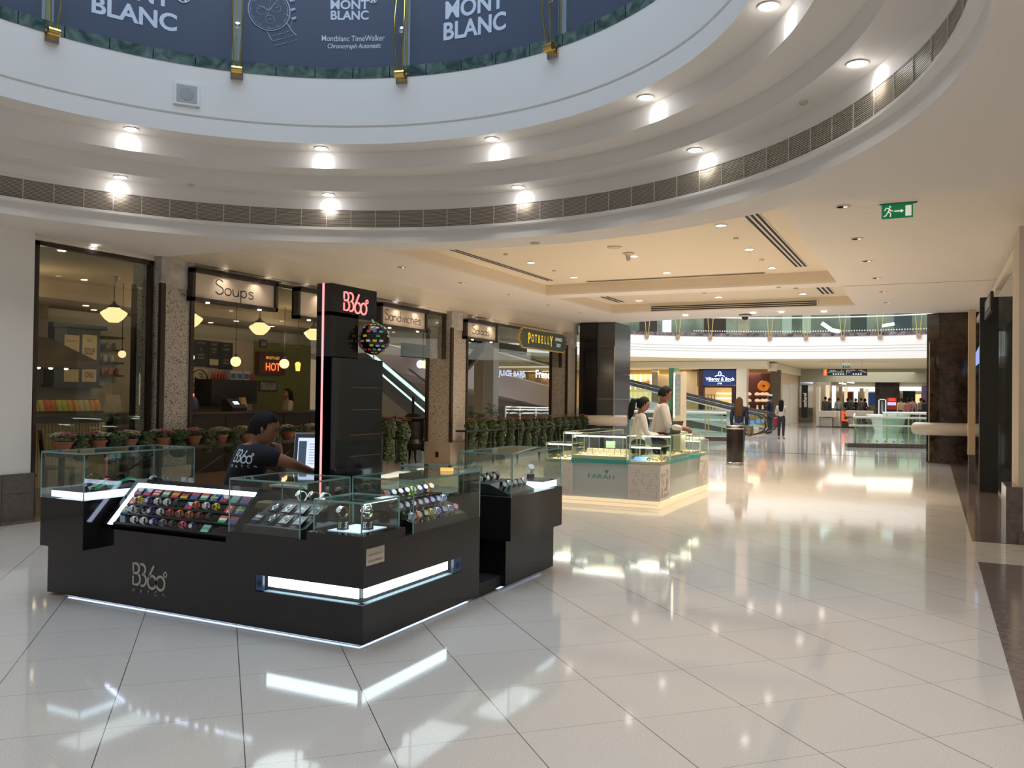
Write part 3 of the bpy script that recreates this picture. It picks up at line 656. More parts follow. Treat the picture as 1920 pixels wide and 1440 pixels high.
# ================================================================ BLACK WATCH KIOSK
K0 = (-4.6, 5.7, 0)
LEDW = glow('white led panel', (.78, .90, 1.0), 3.2); LEDS = glow('white led strip', (.55, .72, 1.), 3.5)
LEDU = glow('blue white light box', (.72, .84, 1.0), 1.5)
GREYL = mat('grey printed lettering', (.42, .39, .34), .4); REDN = mat('red neon', (.9, .2, .18), .4, emit=(1, .22, .20), es=1.1)
def b360(mb, o, R, U, h, w, t=.004, watch=False):
    """the kiosk's mark: B, 3, 6, 0 and a small raised ring, in strokes; h = letter height"""
    s_ = h/100.
    S = lambda L: [[(x*s_, y*s_) for x, y in p] for p in L]
    paths = [[(0, 62), (0, 100), (20, 100)]+arc(20, 77, 20, 23, 90, -65, 8)+[(20, 54), (0, 54)],
             [(0, 40), (0, 0), (24, 0)]+arc(24, 27, 24, 27, -90, 62, 8),
             [(48, 100), (58, 100)]+arc(60, 77, 22, 23, 90, -65, 8)+[(60, 54)]+arc(62, 26, 26, 28, 60, -110, 10),
             [(138, 100), (106, 44)]+arc(127, 22, 28, 30, 140, -220, 22),
             arc(183, 22, 28, 32, 0, 360, 22), arc(214, 66, 10, 11, 0, 360, 12)]
    mb.stroke(S(paths[:-1]), o, R, U, w, t); mb.stroke(S(paths[-1:]), o, R, U, w*.6, t)
    if watch:
        for k, ch in enumerate('WATCH'):
            mb.text(ch, Vector(o)+Vector(R)*(s_*(6+50*k))-Vector(U)*(h*.28), R, U, h*(.22 if ch == 'C' else .16), 0, t=t)
ks = wthing('watch_kiosk', 'glossy black watch kiosk with white light bands, in the front left of the hall', 'kiosk', K0)
def part(name, mb, m, parent=ks, **k): return mb.build(name, m, parent, **k)
YF, XR = 4.28, -3.1
# front and right counter body (L shaped), hollow band where the light box sits
mb = MB()
mb.box(-6.02, XR, YF, 4.86, .02, .255); mb.box(-3.62, XR, 4.86, 5.77, .02, .255)          # below the band
mb.box(-6.02, -3.955, YF, 4.86, .255, .362); mb.box(-3.62, XR, 5.50, 5.77, .255, .362)
mb.box(-3.955, XR-.06, YF+.06, 4.86, .255, .362); mb.box(-3.62, XR-.06, 4.86, 5.50, .255, .362)
mb.box(-6.02, XR, YF, 4.86, .362, .55); mb.box(-3.62, XR, 4.86, 5.77, .362, .622)
mb.box(-4.22, XR, YF, 4.86, .55, .622); mb.box(-5.45, -4.22, 4.7, 4.86, .55, .70)
part('counter_body', mb, BLK)
mb = MB(); mb.box(-5.88, -3.18, 4.36, 4.8, 0, .02); mb.box(-3.6, -3.18, 4.8, 7.0, 0, .02); mb.box(XR-.5, XR+.0, 5.77, 6.14, .02, .11)
part('plinth', mb, MBLK)
# led strips under the counter
mb = MB(); mb.box(-5.86, -3.16, 4.335, 4.355, .017, .0195); mb.box(-3.175, -3.155, 4.355, 5.7, .017, .0195); mb.box(-3.175, -3.155, 6.2, 7.06, .017, .0195); part('under_light', mb, LEDS)
# light band
mb = MB(); mb.box(-3.89, -3.17, YF+.045, YF+.055, .285, .362); mb.box(XR-.055, XR-.045, 4.36, 5.37, .285, .362); part('light_band', mb, LEDW)
mb = MB(); mb.box(-3.89, XR-.003, YF+.001, YF+.006, .258, .362); mb.box(XR-.006, XR-.001, YF+.006, 5.37, .258, .362); part('band_glass', mb, GL)
mb = MB(); mb.box(-3.89, XR-.01, YF+.008, YF+.05, .256, .262); mb.box(XR-.05, XR-.008, YF+.01, 5.37, .256, .262); part('band_ledge', mb, mat('pale blue ledge', (.45, .60, .72), .3))
VM = [mat('blue lit vent', (.02, .04, .09), .3, emit=(.03, .08, .22), es=.08), MBLK]
mb = MB(); mb.box(-3.95, -3.895, YF-.002, YF+.02, .262, .362); mc = MB(); mc.box(XR-.02, XR+.002, 5.375, 5.49, .262, .362); mb.mat(1); mc.mat(1)
for i in range(6):
    for j in range(6):
        a, b = (i-2.5)*.0075, (j-2.5)*.0125
        if (i-2.5)**2+(j-2.5)**2 < 8: mb.box(-3.9225+a-.0022, -3.9225+a+.0022, YF-.004, YF-.002, .312+b*.7-.003, .312+b*.7+.003); mc.box(XR+.002, XR+.004, 5.432+b-.003, 5.432+b+.003, .312+a*1.2-.003, .312+a*1.2+.003)
part('fan_vent', mb, VM); part('fan_vent', mc, VM)
mb = MB(); b360(mb, (-5.09, YF-.001, .178), X_, Z_, .148, .017, .003, True); part('logo', mb, GREYL)
# nameplate on the right side
mb = MB(); o_ = (XR+.004, 4.40, .545); mb.box(XR, XR+.004, 4.305, 4.495, .497, .600)
mb.mat(1).text('WATCH OUT TRADING L.L.C', (XR+.004, 4.40, .522), Y_, Z_, .014, .0, wx=.60, t=.001)
AR = 'ﻭﺍﺗﺶ ﺃﻭﺕ ﻟﻠﺘﺠﺎﺭﺓ ﺵ.ﺫ.ﻡ.ﻡ'
mb.text(AR[::-1], (XR+.004, 4.40, .563), Y_, Z_, .016, .0, wx=.62, t=.001)
part('nameplate', mb, [mat('cream plate', (.62, .55, .45), .4), MBLK])
# raised counters at the two ends
mb = MB(); mb.box(-5.93, -5.46, 4.15, 5.2, .40, .755); mb.box(-5.98, -5.5, 4.86, 5.3, .02, .40)
part('raised_counter', mb, BLK); mb = MB(); mb.box(-3.55, -2.98, 6.06, 7.1, .40, .745); mb.box(-3.55, -3.06, 6.14, 7.1, .02, .40); part('raised_counter', mb, BLK)
mb = MB(); mb.box(-5.90, -4.9, 6.6, 7.15, .02, .62); part('back_counter', mb, BLK); mb = MB(); mb.box(-4.9, -3.6, 6.9, 7.3, .02, .62); part('back_counter', mb, BLK)
mb = MB(); mb.box(-5.90, -4.9, 6.55, 7.15, .62, .64); part('back_counter_top', mb, mat('pale counter top', (.45, .45, .42), .3)); mb = MB(); mb.box(-4.9, -3.55, 6.85, 7.35, .62, .64); part('back_counter_top', mb, mat('pale counter top', (.45, .45, .42), .3))
# display tower
mb = MB(); mb.box(-4.32, -4.18, 5.3, 5.65, .02, 2.19); mb.box(-4.32, -4.18, 5.3, 5.9, 2.16, 2.41); mb.box(-4.32, -4.18, 5.3, 5.92, .02, 1.84); part('tower', mb, BLK)
mb = MB(); mb.box(-4.18, -4.13, 5.31, 5.93, .6, 1.83); part('tower_door', mb, mat('smoked glass door', (.022, .024, .028), .06, spec=.7))
mb = MB()
for z in (1.05, 1.22, 1.42, 1.60): mb.box(-4.129, -4.127, 5.50, 5.90, z, z+.006)
part('tower_shelf_glint', mb, mat('red brown shelf edge', (.25, .08, .04), .4))
mb = MB(); mb.box(-4.262, -4.248, 5.292, 5.30, .62, 2.412); part('neon_strip', mb, mat('pink neon', (.9, .4, .4), .4, emit=(1., .26, .26), es=1.15))
mb = MB(); b360(mb, (-4.179, 5.455, 2.215), Y_, Z_, .142, .013, .006); part('tower_logo', mb, REDN)
# flag globe
gl = wthing('flag_globe', 'black globe covered with small coloured flags, hung in the notch of the black tower', 'globe', (-4.12, 5.79, 1.86))
gc = Vector((-4.13, 5.80, 2.005)); MB().ball(gc, .132, 32, 20).build('ball', BLK, gl, smooth=True)
FC = [(.7, .05, .05), (.75, .75, .72), (.05, .35, .08), (.75, .55, .02), (.05, .10, .45), (.4, .03, .08), (.35, .6, .05), (.55, .3, .05)]
mb = MB(); rnd = random.Random(3)
for la in range(-60, 75, 17):
    for lo in range(-160, 200, 24):
        if rnd.random() < .25: continue
        a = math.radians(lo+(12 if la % 2 else 0)); b = math.radians(la)
        n_ = Vector((math.cos(b)*math.cos(a), math.cos(b)*math.sin(a), math.sin(b))); e = Vector((-math.sin(a), math.cos(a), 0)); u = n_.cross(e)
        w_ = .0145*math.cos(b)+.002; c1_, c2_ = rnd.choice(range(8)), rnd.choice(range(8))
        if rnd.random() < .5:
            for j, cc in ((-1, c1_), (1, c2_)): mb.mat(cc).obox(gc+n_*.133+u*.0045*j, e*w_, u*.0045, n_*.0015)
        else: mb.mat(c1_).obox(gc+n_*.133, e*w_, u*.009, n_*.0015)
mb.build('flag_sticker', [mat('flag colour %d' % i, c, .35, emit=c, es=.12) for i, c in enumerate(FC)], gl)
mb = MB(); mb.tube([gc+Z_*.13, gc+Z_*.16+X_*(-.02)], .008, 8); mb.tube([gc-Z_*.13, gc-Z_*.165], .01, 8); mb.tube([gc+Vector((0, .135*math.cos(t*PI/16), .145*math.sin(t*PI/16))) for t in range(-7, 9)], .003, 6); mb.build('globe_mount', CHROME, gl, smooth=True)

# ---- glass cases
def case(name, x0, x1, y0, y1, z0, z1, label, open_back=False, group='glass display cases of the black kiosk'):
    r = wthing('glass_case', label, 'display case', ((x0+x1)/2, (y0+y1)/2, z0), group=group); t = .005
    mb = MB(); mb.box(x0, x1, y0, y0+t, z0, z1); mb.box(x0, x1, y1-t, y1, z0, z1); mb.box(x0, x0+t, y0+t, y1-t, z0, z1); mb.box(x1-t, x1, y0+t, y1-t, z0, z1); mb.box(x0, x1, y0, y1, z1, z1+t)
    mb.build('glass', GL, r); e = .0032; mb = MB()
    for x in (x0, x1):
        for y in (y0, y1): mb.box(x-e, x+e, y-e, y+e, z0, z1)
        mb.box(x-e, x+e, y0, y1, z1-.004, z1+.008)
    for y in (y0, y1): mb.box(x0, x1, y-e, y+e, z1-.004, z1+.008)
    mb.build('glass_edge', GLE, r); return r
case('A', -4.2, -3.6, 4.285, 4.80, .622, .972, 'low glass case of watch cards at the front, right of the lit slanted panel')
case('B', -3.42, -3.06, 4.2, 4.6, .702, .892, 'small low glass case with three small pedestals on the front corner')
case('C', -3.6, XR, 4.83, 5.76, .622, .972, 'glass case with three tiers of coloured watches on the right counter')
case('D', -3.47, -2.99, 6.08, 7.08, .745, 1.085, 'taller glass case on the raised right end of the kiosk')
case('E', -5.93, -5.46, 4.15, 5.17, .755, 1.09, 'taller glass case with bracelets on the raised left end of the kiosk')
case('F', -5.88, -5.0, 6.65, 7.1, .64, .86, 'small glass case on the back counter behind the seated attendant')
case('G', -4.6, -3.9, 6.92, 7.28, .64, .86, 'small glass case on the back counter, right of the tower')
mb = MB(); mb.box(-3.45, -3.03, 4.17, 4.63, .645, .70); mb.box(-3.42, -3.08, 4.2, 4.6, .622, .645)
tr = tag(mb.build('display_tray', BLK), 'black plinth tray under the small glass case at the front corner', 'tray')
tl = tag(MB().box(-3.36, -3.12, 4.26, 4.55, .7005, .704).build('lit_tile', mat('white lit tile', (.7, .75, .82), .4, emit=(.6, .75, 1), es=.35)), 'white lit tile under the three small pedestals', 'tile')
light('case_lamp', 'AREA', (-3.25, 4.4, .885), .5, (.8, .9, 1), .3, rot=(0, 0, 0)); light('case_lamp', 'AREA', (-3.9, 4.55, .965), 1.1, (.85, .93, 1), .45); light('case_lamp', 'AREA', (-3.3, 5.3, .965), 1.3, (.85, .93, 1), .35, sy=.8)
light('case_lamp', 'AREA', (-5.7, 4.65, 1.08), .8, (.85, .93, 1), .3, sy=.8); light('case_lamp', 'AREA', (-3.25, 6.6, 1.075), .9, (.85, .93, 1), .3, sy=.8)
ls = wthing('led_strip', 'row of white leds along the top edge of the small front case', 'led strip', (-3.07, 4.4, .885))
MB().box(-3.078, -3.066, 4.22, 4.58, .884, .891).build('strip', mat('blue strip', (.1, .2, .5), .4, emit=(.1, .25, .9), es=1.), ls)
mb = MB()
for k in range(22): mb.box(-3.082, -3.062, 4.228+.0162*k, 4.236+.0162*k, .8835, .8925)
mb.build('led', LEDS, ls)
# light boxes inside cases D, E
def lightbox(x0, x1, y0, y1, z0, z1, label):
    r = wthing('light_box', label, 'light box', ((x0+x1)/2, (y0+y1)/2, z0), group='glowing light boxes in the end cases')
    MB().box(x0, x1, y0, y1, z0, z1-.008).build('glowing_sides', LEDU, r); MB().box(x0-.002, x1+.002, y0-.002, y1+.002, z1-.008, z1).build('top', mat('blue grey top', (.05, .06, .10), .2), r)
lightbox(-5.84, -5.475, 4.17, 4.95, .765, .82, 'glowing white light box in the left end case'); lightbox(-3.25, -3.0, 6.72, 7.02, .755, .82, 'glowing white light box in the right end case')

# ---- watches
WC = {'white': (.75, .75, .74), 'black': (.02, .02, .022), 'orange': (.85, .22, .03), 'red': (.75, .05, .05), 'yellow': (.85, .65, .02), 'purple': (.16, .06, .30), 'blue': (.05, .12, .42), 'grey': (.22, .23, .25), 'navy': (.03, .05, .14), 'brown': (.12, .05, .03), 'pink': (.75, .10, .18), 'teal': (.03, .16, .18), 'lime': (.45, .7, .05), 'silver': (.6, .6, .62), 'gold': (.5, .33, .12), 'dark red': (.22, .02, .03)}
_W = {}
def watch_proto(c, dial='black', big=False):
    """band loop in the local YZ plane, dial facing -Y and up"""
    r = thing('wristwatch', 'x', 'watch', (0, 0, -50)); R = .027
    met = c in ('silver', 'gold'); m = mat('watch '+c, WC[c], .3 if not met else .2, 1. if met else 0.)
    mb = MB(); n = 22; w_ = .0105; vs = []
    for k in range(n+1):
        a = math.radians(-60+300*k/n); rr = R*(1. if k else 1); ww = w_*(1.0 if 40 < k*300/n < 230 else .8)
        y, z = -math.cos(a)*rr*.92, math.sin(a)*rr+R
        for q, s_ in ((1.0, -1), (1.0, 1), (.88, 1), (.88, -1)): vs.append((s_*ww, -math.cos(a)*rr*.92*q, math.sin(a)*rr*q+R))
    fs = []
    for k in range(n):
        for j in range(4): fs.append((4*k+j, 4*k+(j+1) % 4, 4*k+4+(j+1) % 4, 4*k+4+j))
    fs += [(0, 1, 2, 3), (4*n+3, 4*n+2, 4*n+1, 4*n)]; mb.add(vs, fs); mb.build('strap', m, r)
    ax = Vector((0, -math.cos(math.radians(35)), math.sin(math.radians(35)))); cc = Vector((0, 0, R))+ax*(R*.93)
    MB().lathe([(.0165, -.003), (.018, 0), (.018, .004), (.016, .006), (.0145, .0055)], cc, 20, axis=ax).build('case', CHROME if met else m, r, smooth=True)
    mb = MB().lathe([(.0145, .0055), (.0001, .0056)], cc, 18, axis=ax); u = ax.cross(X_)
    mb.mat(1); mb.tube([cc+ax*.006, cc+ax*.006+u*.010], .0007, 4); mb.tube([cc+ax*.006, cc+ax*.006+X_*.007], .0008, 4)
    for k in range(12): a = k*PI/6; q = cc+ax*.0058; mb.tube([q+(X_*math.cos(a)+u*math.sin(a))*.0112, q+(X_*math.cos(a)+u*math.sin(a))*.0134], .0006, 4)
    dc = WC[dial]; mb.build('dial', [mat('dial '+dial, dc, .25), mat('dial hands', (.8, .8, .8) if sum(dc) < 1 else (.05, .05, .05), .3)], r)
    return r
_proto = {}
def watch(c, dial, loc, rot, label, group, scale=1.):
    k = (c, dial)
    if k not in _proto:
        o = watch_proto(c, dial); _proto[k] = o; _K[o.name] = kids(o); o.location = loc; o.rotation_euler = rot; o.scale = (scale,)*3; o['label'] = label; o['group'] = group; return o
    return dup(_proto[k], loc, 0, label, group, scale, rot)
# slanted lit panel
PY0, PZ0, PY1, PZ1, PX0, PX1 = YF+.002, .583, 4.545, .856, -5.37, -4.205
sv = Vector((0, PY1-PY0, PZ1-PZ0)); SL = sv.length; sv.normalize(); nv = Vector((0, -sv.z, sv.y))
sp_ = wthing('slanted_display', 'black slanted display panel framed by a bright white light band', 'display panel', ((PX0+PX1)/2, 4.4, .55))
def sq(mb, x0, x1, s0, s1, t0, t1): mb.obox(Vector(((x0+x1)/2, PY0, PZ0))+sv*(s0+s1)/2+nv*(t0+t1)/2, X_*(x1-x0)/2, sv*(s1-s0)/2, nv*(t1-t0)/2)
mb = MB(); sq(mb, PX0-.05, PX1, 0, SL+.045, -.05, -.004); part('panel_body', mb, BLK, sp_)
mb = MB(); sq(mb, PX0, PX0+.042, .0, SL, -.004, .003); sq(mb, PX0+.042, PX1, SL-.034, SL, -.004, .003); part('light_frame', mb, glow('panel light band', (.62, .74, 1.), 5.), sp_)
mb = MB()
for k in range(4): sq(mb, PX0+.05, PX1, .006+.085*k, .022+.085*k, -.004, .006)
part('shelf_lip', mb, MBLK, sp_)
FLAGS = {'Canadian': ('v', [(.6, .04, .05), (.78, .78, .76), (.6, .04, .05)]), 'Swedish': ('x', [(.03, .16, .45), (.80, .60, .05)]), 'Czech': ('c', [(.75, .75, .76), (.6, .05, .06), (.05, .13, .38)]), 'green, white and red': ('h', [(.65, .14, .08), (.78, .78, .76), (.05, .40, .12)]), 'green and pale': ('h', [(.30, .60, .42), (.14, .42, .22), (.30, .60, .42)]),
         'red and gold': ('h', [(.55, .06, .04), (.75, .45, .05), (.55, .06, .04)]), 'striped red and white': ('h', [(.6, .05, .08), (.75, .75, .75), (.6, .05, .08), (.75, .75, .75), (.6, .05, .08)]), 'pale green and grey': ('h', [(.40, .50, .46), (.25, .38, .30)]), 'black, red and yellow': ('h', [(.02, .02, .02), (.6, .05, .04), (.75, .55, .04)]), 'red and blue': ('h', [(.50, .08, .12), (.08, .12, .35)])}
def flag_card(k, x, s0, label):
    kind, cs = FLAGS[k]; o0 = Vector((x, PY0, PZ0))+sv*s0; r_ = nv*.004; W, H = .066, .058
    mb = MB(); mb.mat(0).obox(o0+sv*H/2+nv*.002, X_*W/2, sv*H/2, nv*.004)
    def q(a, b, c, d, i): mb.mat(i+1).obox(o0+X_*((a+b)/2-.5)*W+sv*((c+d)/2)*H+nv*.0068, X_*(b-a)/2*W, sv*(d-c)/2*H, nv*.0008)
    n = len(cs)
    if kind == 'h':
        for i in range(n): q(0, 1, 1-(i+1)/n, 1-i/n, i)
    elif kind == 'v':
        for i in range(n): q(i/n, (i+1)/n, 0, 1, i)
        mb.mat(1).slab([o0+nv*.009+X_*(.0)+sv*.044, o0+nv*.009-X_*.009+sv*.028, o0+nv*.009+sv*.016, o0+nv*.009+X_*.009+sv*.028], nv, .001)
    elif kind == 'x': q(0, 1, 0, 1, 0); mb.mat(2).obox(o0+sv*H*.5+nv*.008, X_*W/2, sv*H*.1, nv*.001); mb.obox(o0-X_*W*.12+sv*H*.5+nv*.008, X_*W*.07, sv*H*.5, nv*.001)
    else:
        q(0, 1, .5, 1, 0); q(0, 1, 0, .5, 1); mb.mat(3).slab([o0-X_*W/2+nv*.0085, o0-X_*W*.0+sv*H*.5+nv*.0085, o0-X_*W/2+sv*H+nv*.0085], nv, .001)
    o = mb.build('flag_card', [mat('card edge', (.2, .2, .2), .5)]+[mat('flag print %s %d' % (k, i), c, .35) for i, c in enumerate(cs)])
    return tag(o, label, 'card', 'flag cards on the slanted panel')
XS = [PX0+.085+.0945*k for k in range(12)]
rows4 = [('top', SL-.105, ['Czech', 'Czech', 'striped red and white', 'green, white and red', 'red and gold', 'black, red and yellow', 'red and blue', 'green, white and red', 'Swedish', 'Czech', 'pale green and grey', 'red and blue']),
         ('second', SL-.19, ['Canadian', 'yellow', 'purple', 'white', 'white', 'black', 'Czech', 'orange', 'white', 'yellow', 'Canadian', 'Swedish']),
         ('third', SL-.275, ['Swedish', 'white', 'black', 'purple', 'white', 'red', 'orange', 'orange', 'dark red', 'black', 'green, white and red', 'red and blue']),
         ('bottom', SL-.362, [None, None, 'white', 'white', 'blue', 'grey', 'black', 'pink', 'navy', 'green and pale', None, None])]
for rn, s0, items in rows4:
    cnt = {}
    for k, it in enumerate(items):
        if it is None: continue
        pos = '%s in the %s row of the slanted display' % (ORD[k], rn)
        if it in FLAGS: flag_card(it, XS[k]+(.0 if rn != 'top' else -.01), s0, 'small %s flag card, %s' % (it, pos))
        else:
            p = Vector((XS[k], PY0, PZ0))+sv*(s0+.012)+nv*.007
            watch(it, 'white' if it in ('blue', 'purple', 'navy') else ('black' if it != 'white' else 'silver'), p, (.45, 0, .15), '%s wristwatch, %s' % (it, pos), 'watches on the slanted panel', 1.0)
# case A: cards and three watches
rs = wthing('display_riser', 'black stepped riser with rows of cards in the low front case', 'riser', (-3.86, 4.5, .622))
mb = MB(); mb.box(-4.1, -3.62, 4.31, 4.75, .622, .675); mb.slab([(-4.1, 4.37, .675), (-4.1, 4.60, .80), (-4.1, 4.75, .80), (-4.1, 4.75, .675)], (-1, 0, 0), .48); mb.build('riser_body', MBLK, rs)
a0 = Vector((-4.05, 4.355, .684)); av = Vector((0, .23, .125)).normalized(); an = Vector((0, -av.z, av.y))
for row in range(2):
    for k in range(4):
        o0 = a0+X_*(.118*k+(.05 if row else 0))+av*(.012+.118*row)
        if row and k == 3: o0 = o0-X_*.0
        mb = MB(); mb.obox(o0+av*.045+an*.004, X_*.036, av*.045, an*.005); logo = (row+k) % 3 == 0
        if logo: mb.mat(1); b360(mb, o0-X_*.024+av*.038+an*.009, X_, av, .024, .004, .001); mb.mat(2).obox(o0+av*.016+an*.0095, X_*.026, av*.006, an*.0005)
        else:
            mb.mat(1); mb.tube([o0+av*.045+an*.011+(X_*math.cos(t*PI/9)+av*math.sin(t*PI/9))*.017 for t in range(18)], .0025, 5, closed=True); mb.obox(o0+av*.070+an*.010, X_*.007, av*.010, an*.001); mb.obox(o0+av*.021+an*.010, X_*.007, av*.010, an*.001)
            mb.tube([o0+av*.045+an*.011, o0+av*.055+an*.011+X_*.006], .0012, 4); mb.tube([o0+av*.045+an*.011, o0+av*.050+an*.011-X_*.009], .0012, 4)
        o = mb.build('watch_card', [BLK, mat('card print', (.55, .6, .68), .3), mat('card blue', (.12, .16, .28), .3)])
        tag(o, 'black card with %s, %s in the %s row of the low front case' % ('kiosk mark' if logo else 'printed watch', ORD[k], 'back' if row else 'front'), 'card', 'cards in the low front case')
def wstand(p, c, dial, label, rz, h=.03, group='watches on stands in the low front case', sc_=1.35):
    w_ = watch(c, dial, p, (0, 0, rz), label, group, sc_); return w_
wstand((-3.90, 4.66, .802), 'white', 'grey', 'white wristwatch on the back ledge of the low front case, left of three', -.6)
wstand((-3.80, 4.67, .802), 'gold', 'black', 'gold and black wristwatch between the two white ones in the low front case', -.5)
wstand((-3.69, 4.66, .802), 'white', 'silver', 'white wristwatch on the back ledge of the low front case, right of three', -.6)
# case B: pedestals
for k, (x, y, l) in enumerate(((-3.29, 4.32, 'left'), (-3.16, 4.40, 'right'), (-3.24, 4.50, 'rear'))):
    r = wthing('pedestal', 'small black pedestal block, the %s one of three on the lit tile' % l, 'pedestal', (x, y, .704), group='small pedestals on the lit tile')
    MB().box(x-.026, x+.026, y-.026, y+.026, .704, .775).build('block', BLK, r)
    if k < 2:
        mb = MB(); s_ = .034/100
        for o0, R_ in (((x-.012, y-.0265, .717), X_), ((x+.0265, y-.012, .717), Y_)):
            mb.stroke([[(q[0]*s_, q[1]*s_) for q in p] for p in ([(0, 60), (0, 100), (24, 100)]+arc(24, 78, 18, 22, 90, -60, 6)+[(18, 54), (0, 54)], [(0, 42), (0, 0), (26, 0)]+arc(26, 26, 22, 26, -90, 60, 6), arc(62, 98, 8, 8, 0, 360, 8))], o0, R_, Z_, .0045, .001)
        mb.build('pedestal_mark', mat('cream mark', (.7, .66, .58), .4), r)
    watch('gold' if k != 2 else 'silver', 'silver' if k == 0 else 'black', (x, y, .775), (0, 0, -.45 if k < 2 else .9), 'steel wristwatch standing on the %s small pedestal' % l, 'watches on the small pedestals', 1.35)
# case C: three tiers of watches facing right
rs = wthing('display_riser', 'black three-tier riser carrying coloured watches in the right counter case', 'riser', (-3.35, 5.25, .622))
mb = MB(); mb.box(-3.58, -3.13, 4.88, 5.62, .622, .675); mb.slab([(-3.14, 4.9, .675), (-3.24, 4.9, .705), (-3.24, 4.9, .735), (-3.34, 4.9, .765), (-3.34, 4.9, .81), (-3.5, 4.9, .81), (-3.5, 4.9, .675)], (0, -1, 0), .70); mb.build('riser_body', BLK, rs)
tiers = [('bottom', -3.185, .688, 8, ['white', 'orange', 'black', 'yellow', 'white', 'purple', 'white', 'pink'], 1.1, 4.93), ('middle', -3.285, .748, 8, ['grey', 'navy', 'black', 'brown', 'grey', 'purple', 'blue', 'white'], 1.1, 4.93), ('top', -3.40, .812, 8, ['red', 'teal', 'brown', 'black', 'lime', 'grey', 'navy', 'orange'], 1.3, 4.93)]
for tn, x, z, n, cs, s_, y0 in tiers:
    for k, c in enumerate(cs):
        watch(c, {'white': 'blue', 'yellow': 'grey', 'lime': 'grey', 'red': 'black', 'orange': 'silver', 'navy': 'white', 'black': 'white'}.get(c, 'silver'), (x, y0+.083*k, z), (.0 if tn == 'top' else .25, 0, PI/2-(.35 if tn == 'top' else .5)), '%s wristwatch, %s from the front in the %s tier of the right counter case' % (c, ORD[k], tn), 'tiered watches in the right counter case', s_)
# case D
rs = tag(MB().slab([(-3.05, 6.15, .747), (-3.05, 6.15, .76), (-3.22, 6.15, .83), (-3.42, 6.15, .83), (-3.42, 6.15, .747)], (0, -1, 0), .5).build('display_riser', MBLK), 'dark sloping riser of dark watches in the raised right end case', 'riser')
for k in range(5): watch(['black', 'silver', 'navy', 'black', 'silver'][k], 'silver' if k % 2 else 'white', (-3.13, 6.20+.095*k, .785), (.2, 0, PI/2-.6), '%s wristwatch on the front slope of the raised right end case, %s from the left' % (['black', 'silver', 'navy', 'black', 'silver'][k], ORD[k]), 'watches on the slope of the right end case', 1.35)
for k in range(3): watch('black', 'black', (-3.33, 6.22+.12*k, .831), (0, 0, PI/2-.3), 'black wristwatch on the upper ledge of the raised right end case, %s from the left' % ORD[k], 'black watches on the ledge of the right end case', 1.4)
mb = MB(); mb.box(-3.22, -3.17, 6.86, 6.91, .821, .86); tag(mb.build('pedestal', BLK), 'small black pedestal on the light box of the right end case', 'pedestal')
watch('white', 'silver', (-3.195, 6.885, .861), (0, 0, .7), 'white wristwatch standing on the light box of the right end case', 'white watch on the right light box', 1.5)
# case E: bracelets, scarf, watches
def cuff(p, rz, label):
    r = thing('cuff_bracelet', label, 'bracelet', p, group='wide black cuffs in the left end case', rz=rz); mb = MB(); n = 24; vs = []
    for k in range(n+1):
        a = math.radians(-40+260*k/n); y, z = math.cos(a)*.055, math.sin(a)*.055+.045
        for w_, q in ((-.022, 1), (.022, 1), (.022, .94), (-.022, .94)): vs.append((w_, y*q, .045+(z-.045)*q))
    fs = [(4*k+j, 4*k+(j+1) % 4, 4*k+4+(j+1) % 4, 4*k+4+j) for k in range(n) for j in range(4)]+[(0, 1, 2, 3), (4*n+3, 4*n+2, 4*n+1, 4*n)]
    mb.add(vs, fs).build('band', mat('black leather', (.015, .016, .02), .25), r, smooth=True); MB().box(-.016, .016, -.012, .012, .0, .04).build('stand', CHROME, r)
cuff((-5.68, 4.40, .822), -.5, 'wide black cuff bracelet standing left in the left end case'); cuff((-5.60, 4.56, .822), -.7, 'wide black cuff bracelet standing right of the first in the left end case')
watch('navy', 'white', (-5.60, 4.30, .825), (.5, 0, .4), 'blue and white wristwatch lying in front of the left cuff', 'watches before the cuffs', 1.4); watch('red', 'white', (-5.54, 4.42, .825), (.5, 0, .3), 'red and white wristwatch lying in front of the right cuff', 'watches before the cuffs', 1.4)
for k in range(4): watch('silver' if k != 3 else 'black', 'black', (-5.62, 4.74+.10*k, .768), (0, 0, .9), 'shiny metal wristwatch at the far end of the left end case, %s from the left' % ORD[k], 'metal watches in the left end case', 1.5)
mb = MB(); vs = []; nu, nv_ = 26, 7
for i in range(nu+1):
    for j in range(nv_+1):
        u, v = i/nu, j/nv_; x = -5.52+.06*u+.05*(v-.5)*math.cos(u*5); y = 4.24+.62*u; z = .828+.045*math.sin(u*9)**2+.018*math.sin(v*8+u*6)
        vs.append((x+.03*math.sin(u*12), y, max(z, .824)))
fs = [(i*(nv_+1)+j, i*(nv_+1)+j+1, (i+1)*(nv_+1)+j+1, (i+1)*(nv_+1)+j) for i in range(nu) for j in range(nv_)]
mb.v = [Vector(v) for v in vs]; mb.f = [list(f) for f in fs]; mb.m = [(0 if (k % nv_) in (1, 2) else (1 if (k % nv_) in (3, 4, 5) else 2)) for k in range(len(fs))]
o = mb.build('scarf', [mat('scarf white', (.7, .74, .76), .8), mat('scarf green', (.05, .45, .18), .8), mat('scarf dark', (.03, .04, .06), .8)], smooth=True)
md = o.modifiers.new('t', 'SOLIDIFY'); md.thickness = .004; tag(o, 'crumpled green, white and dark fabric strap draped over the left light box', 'scarf')
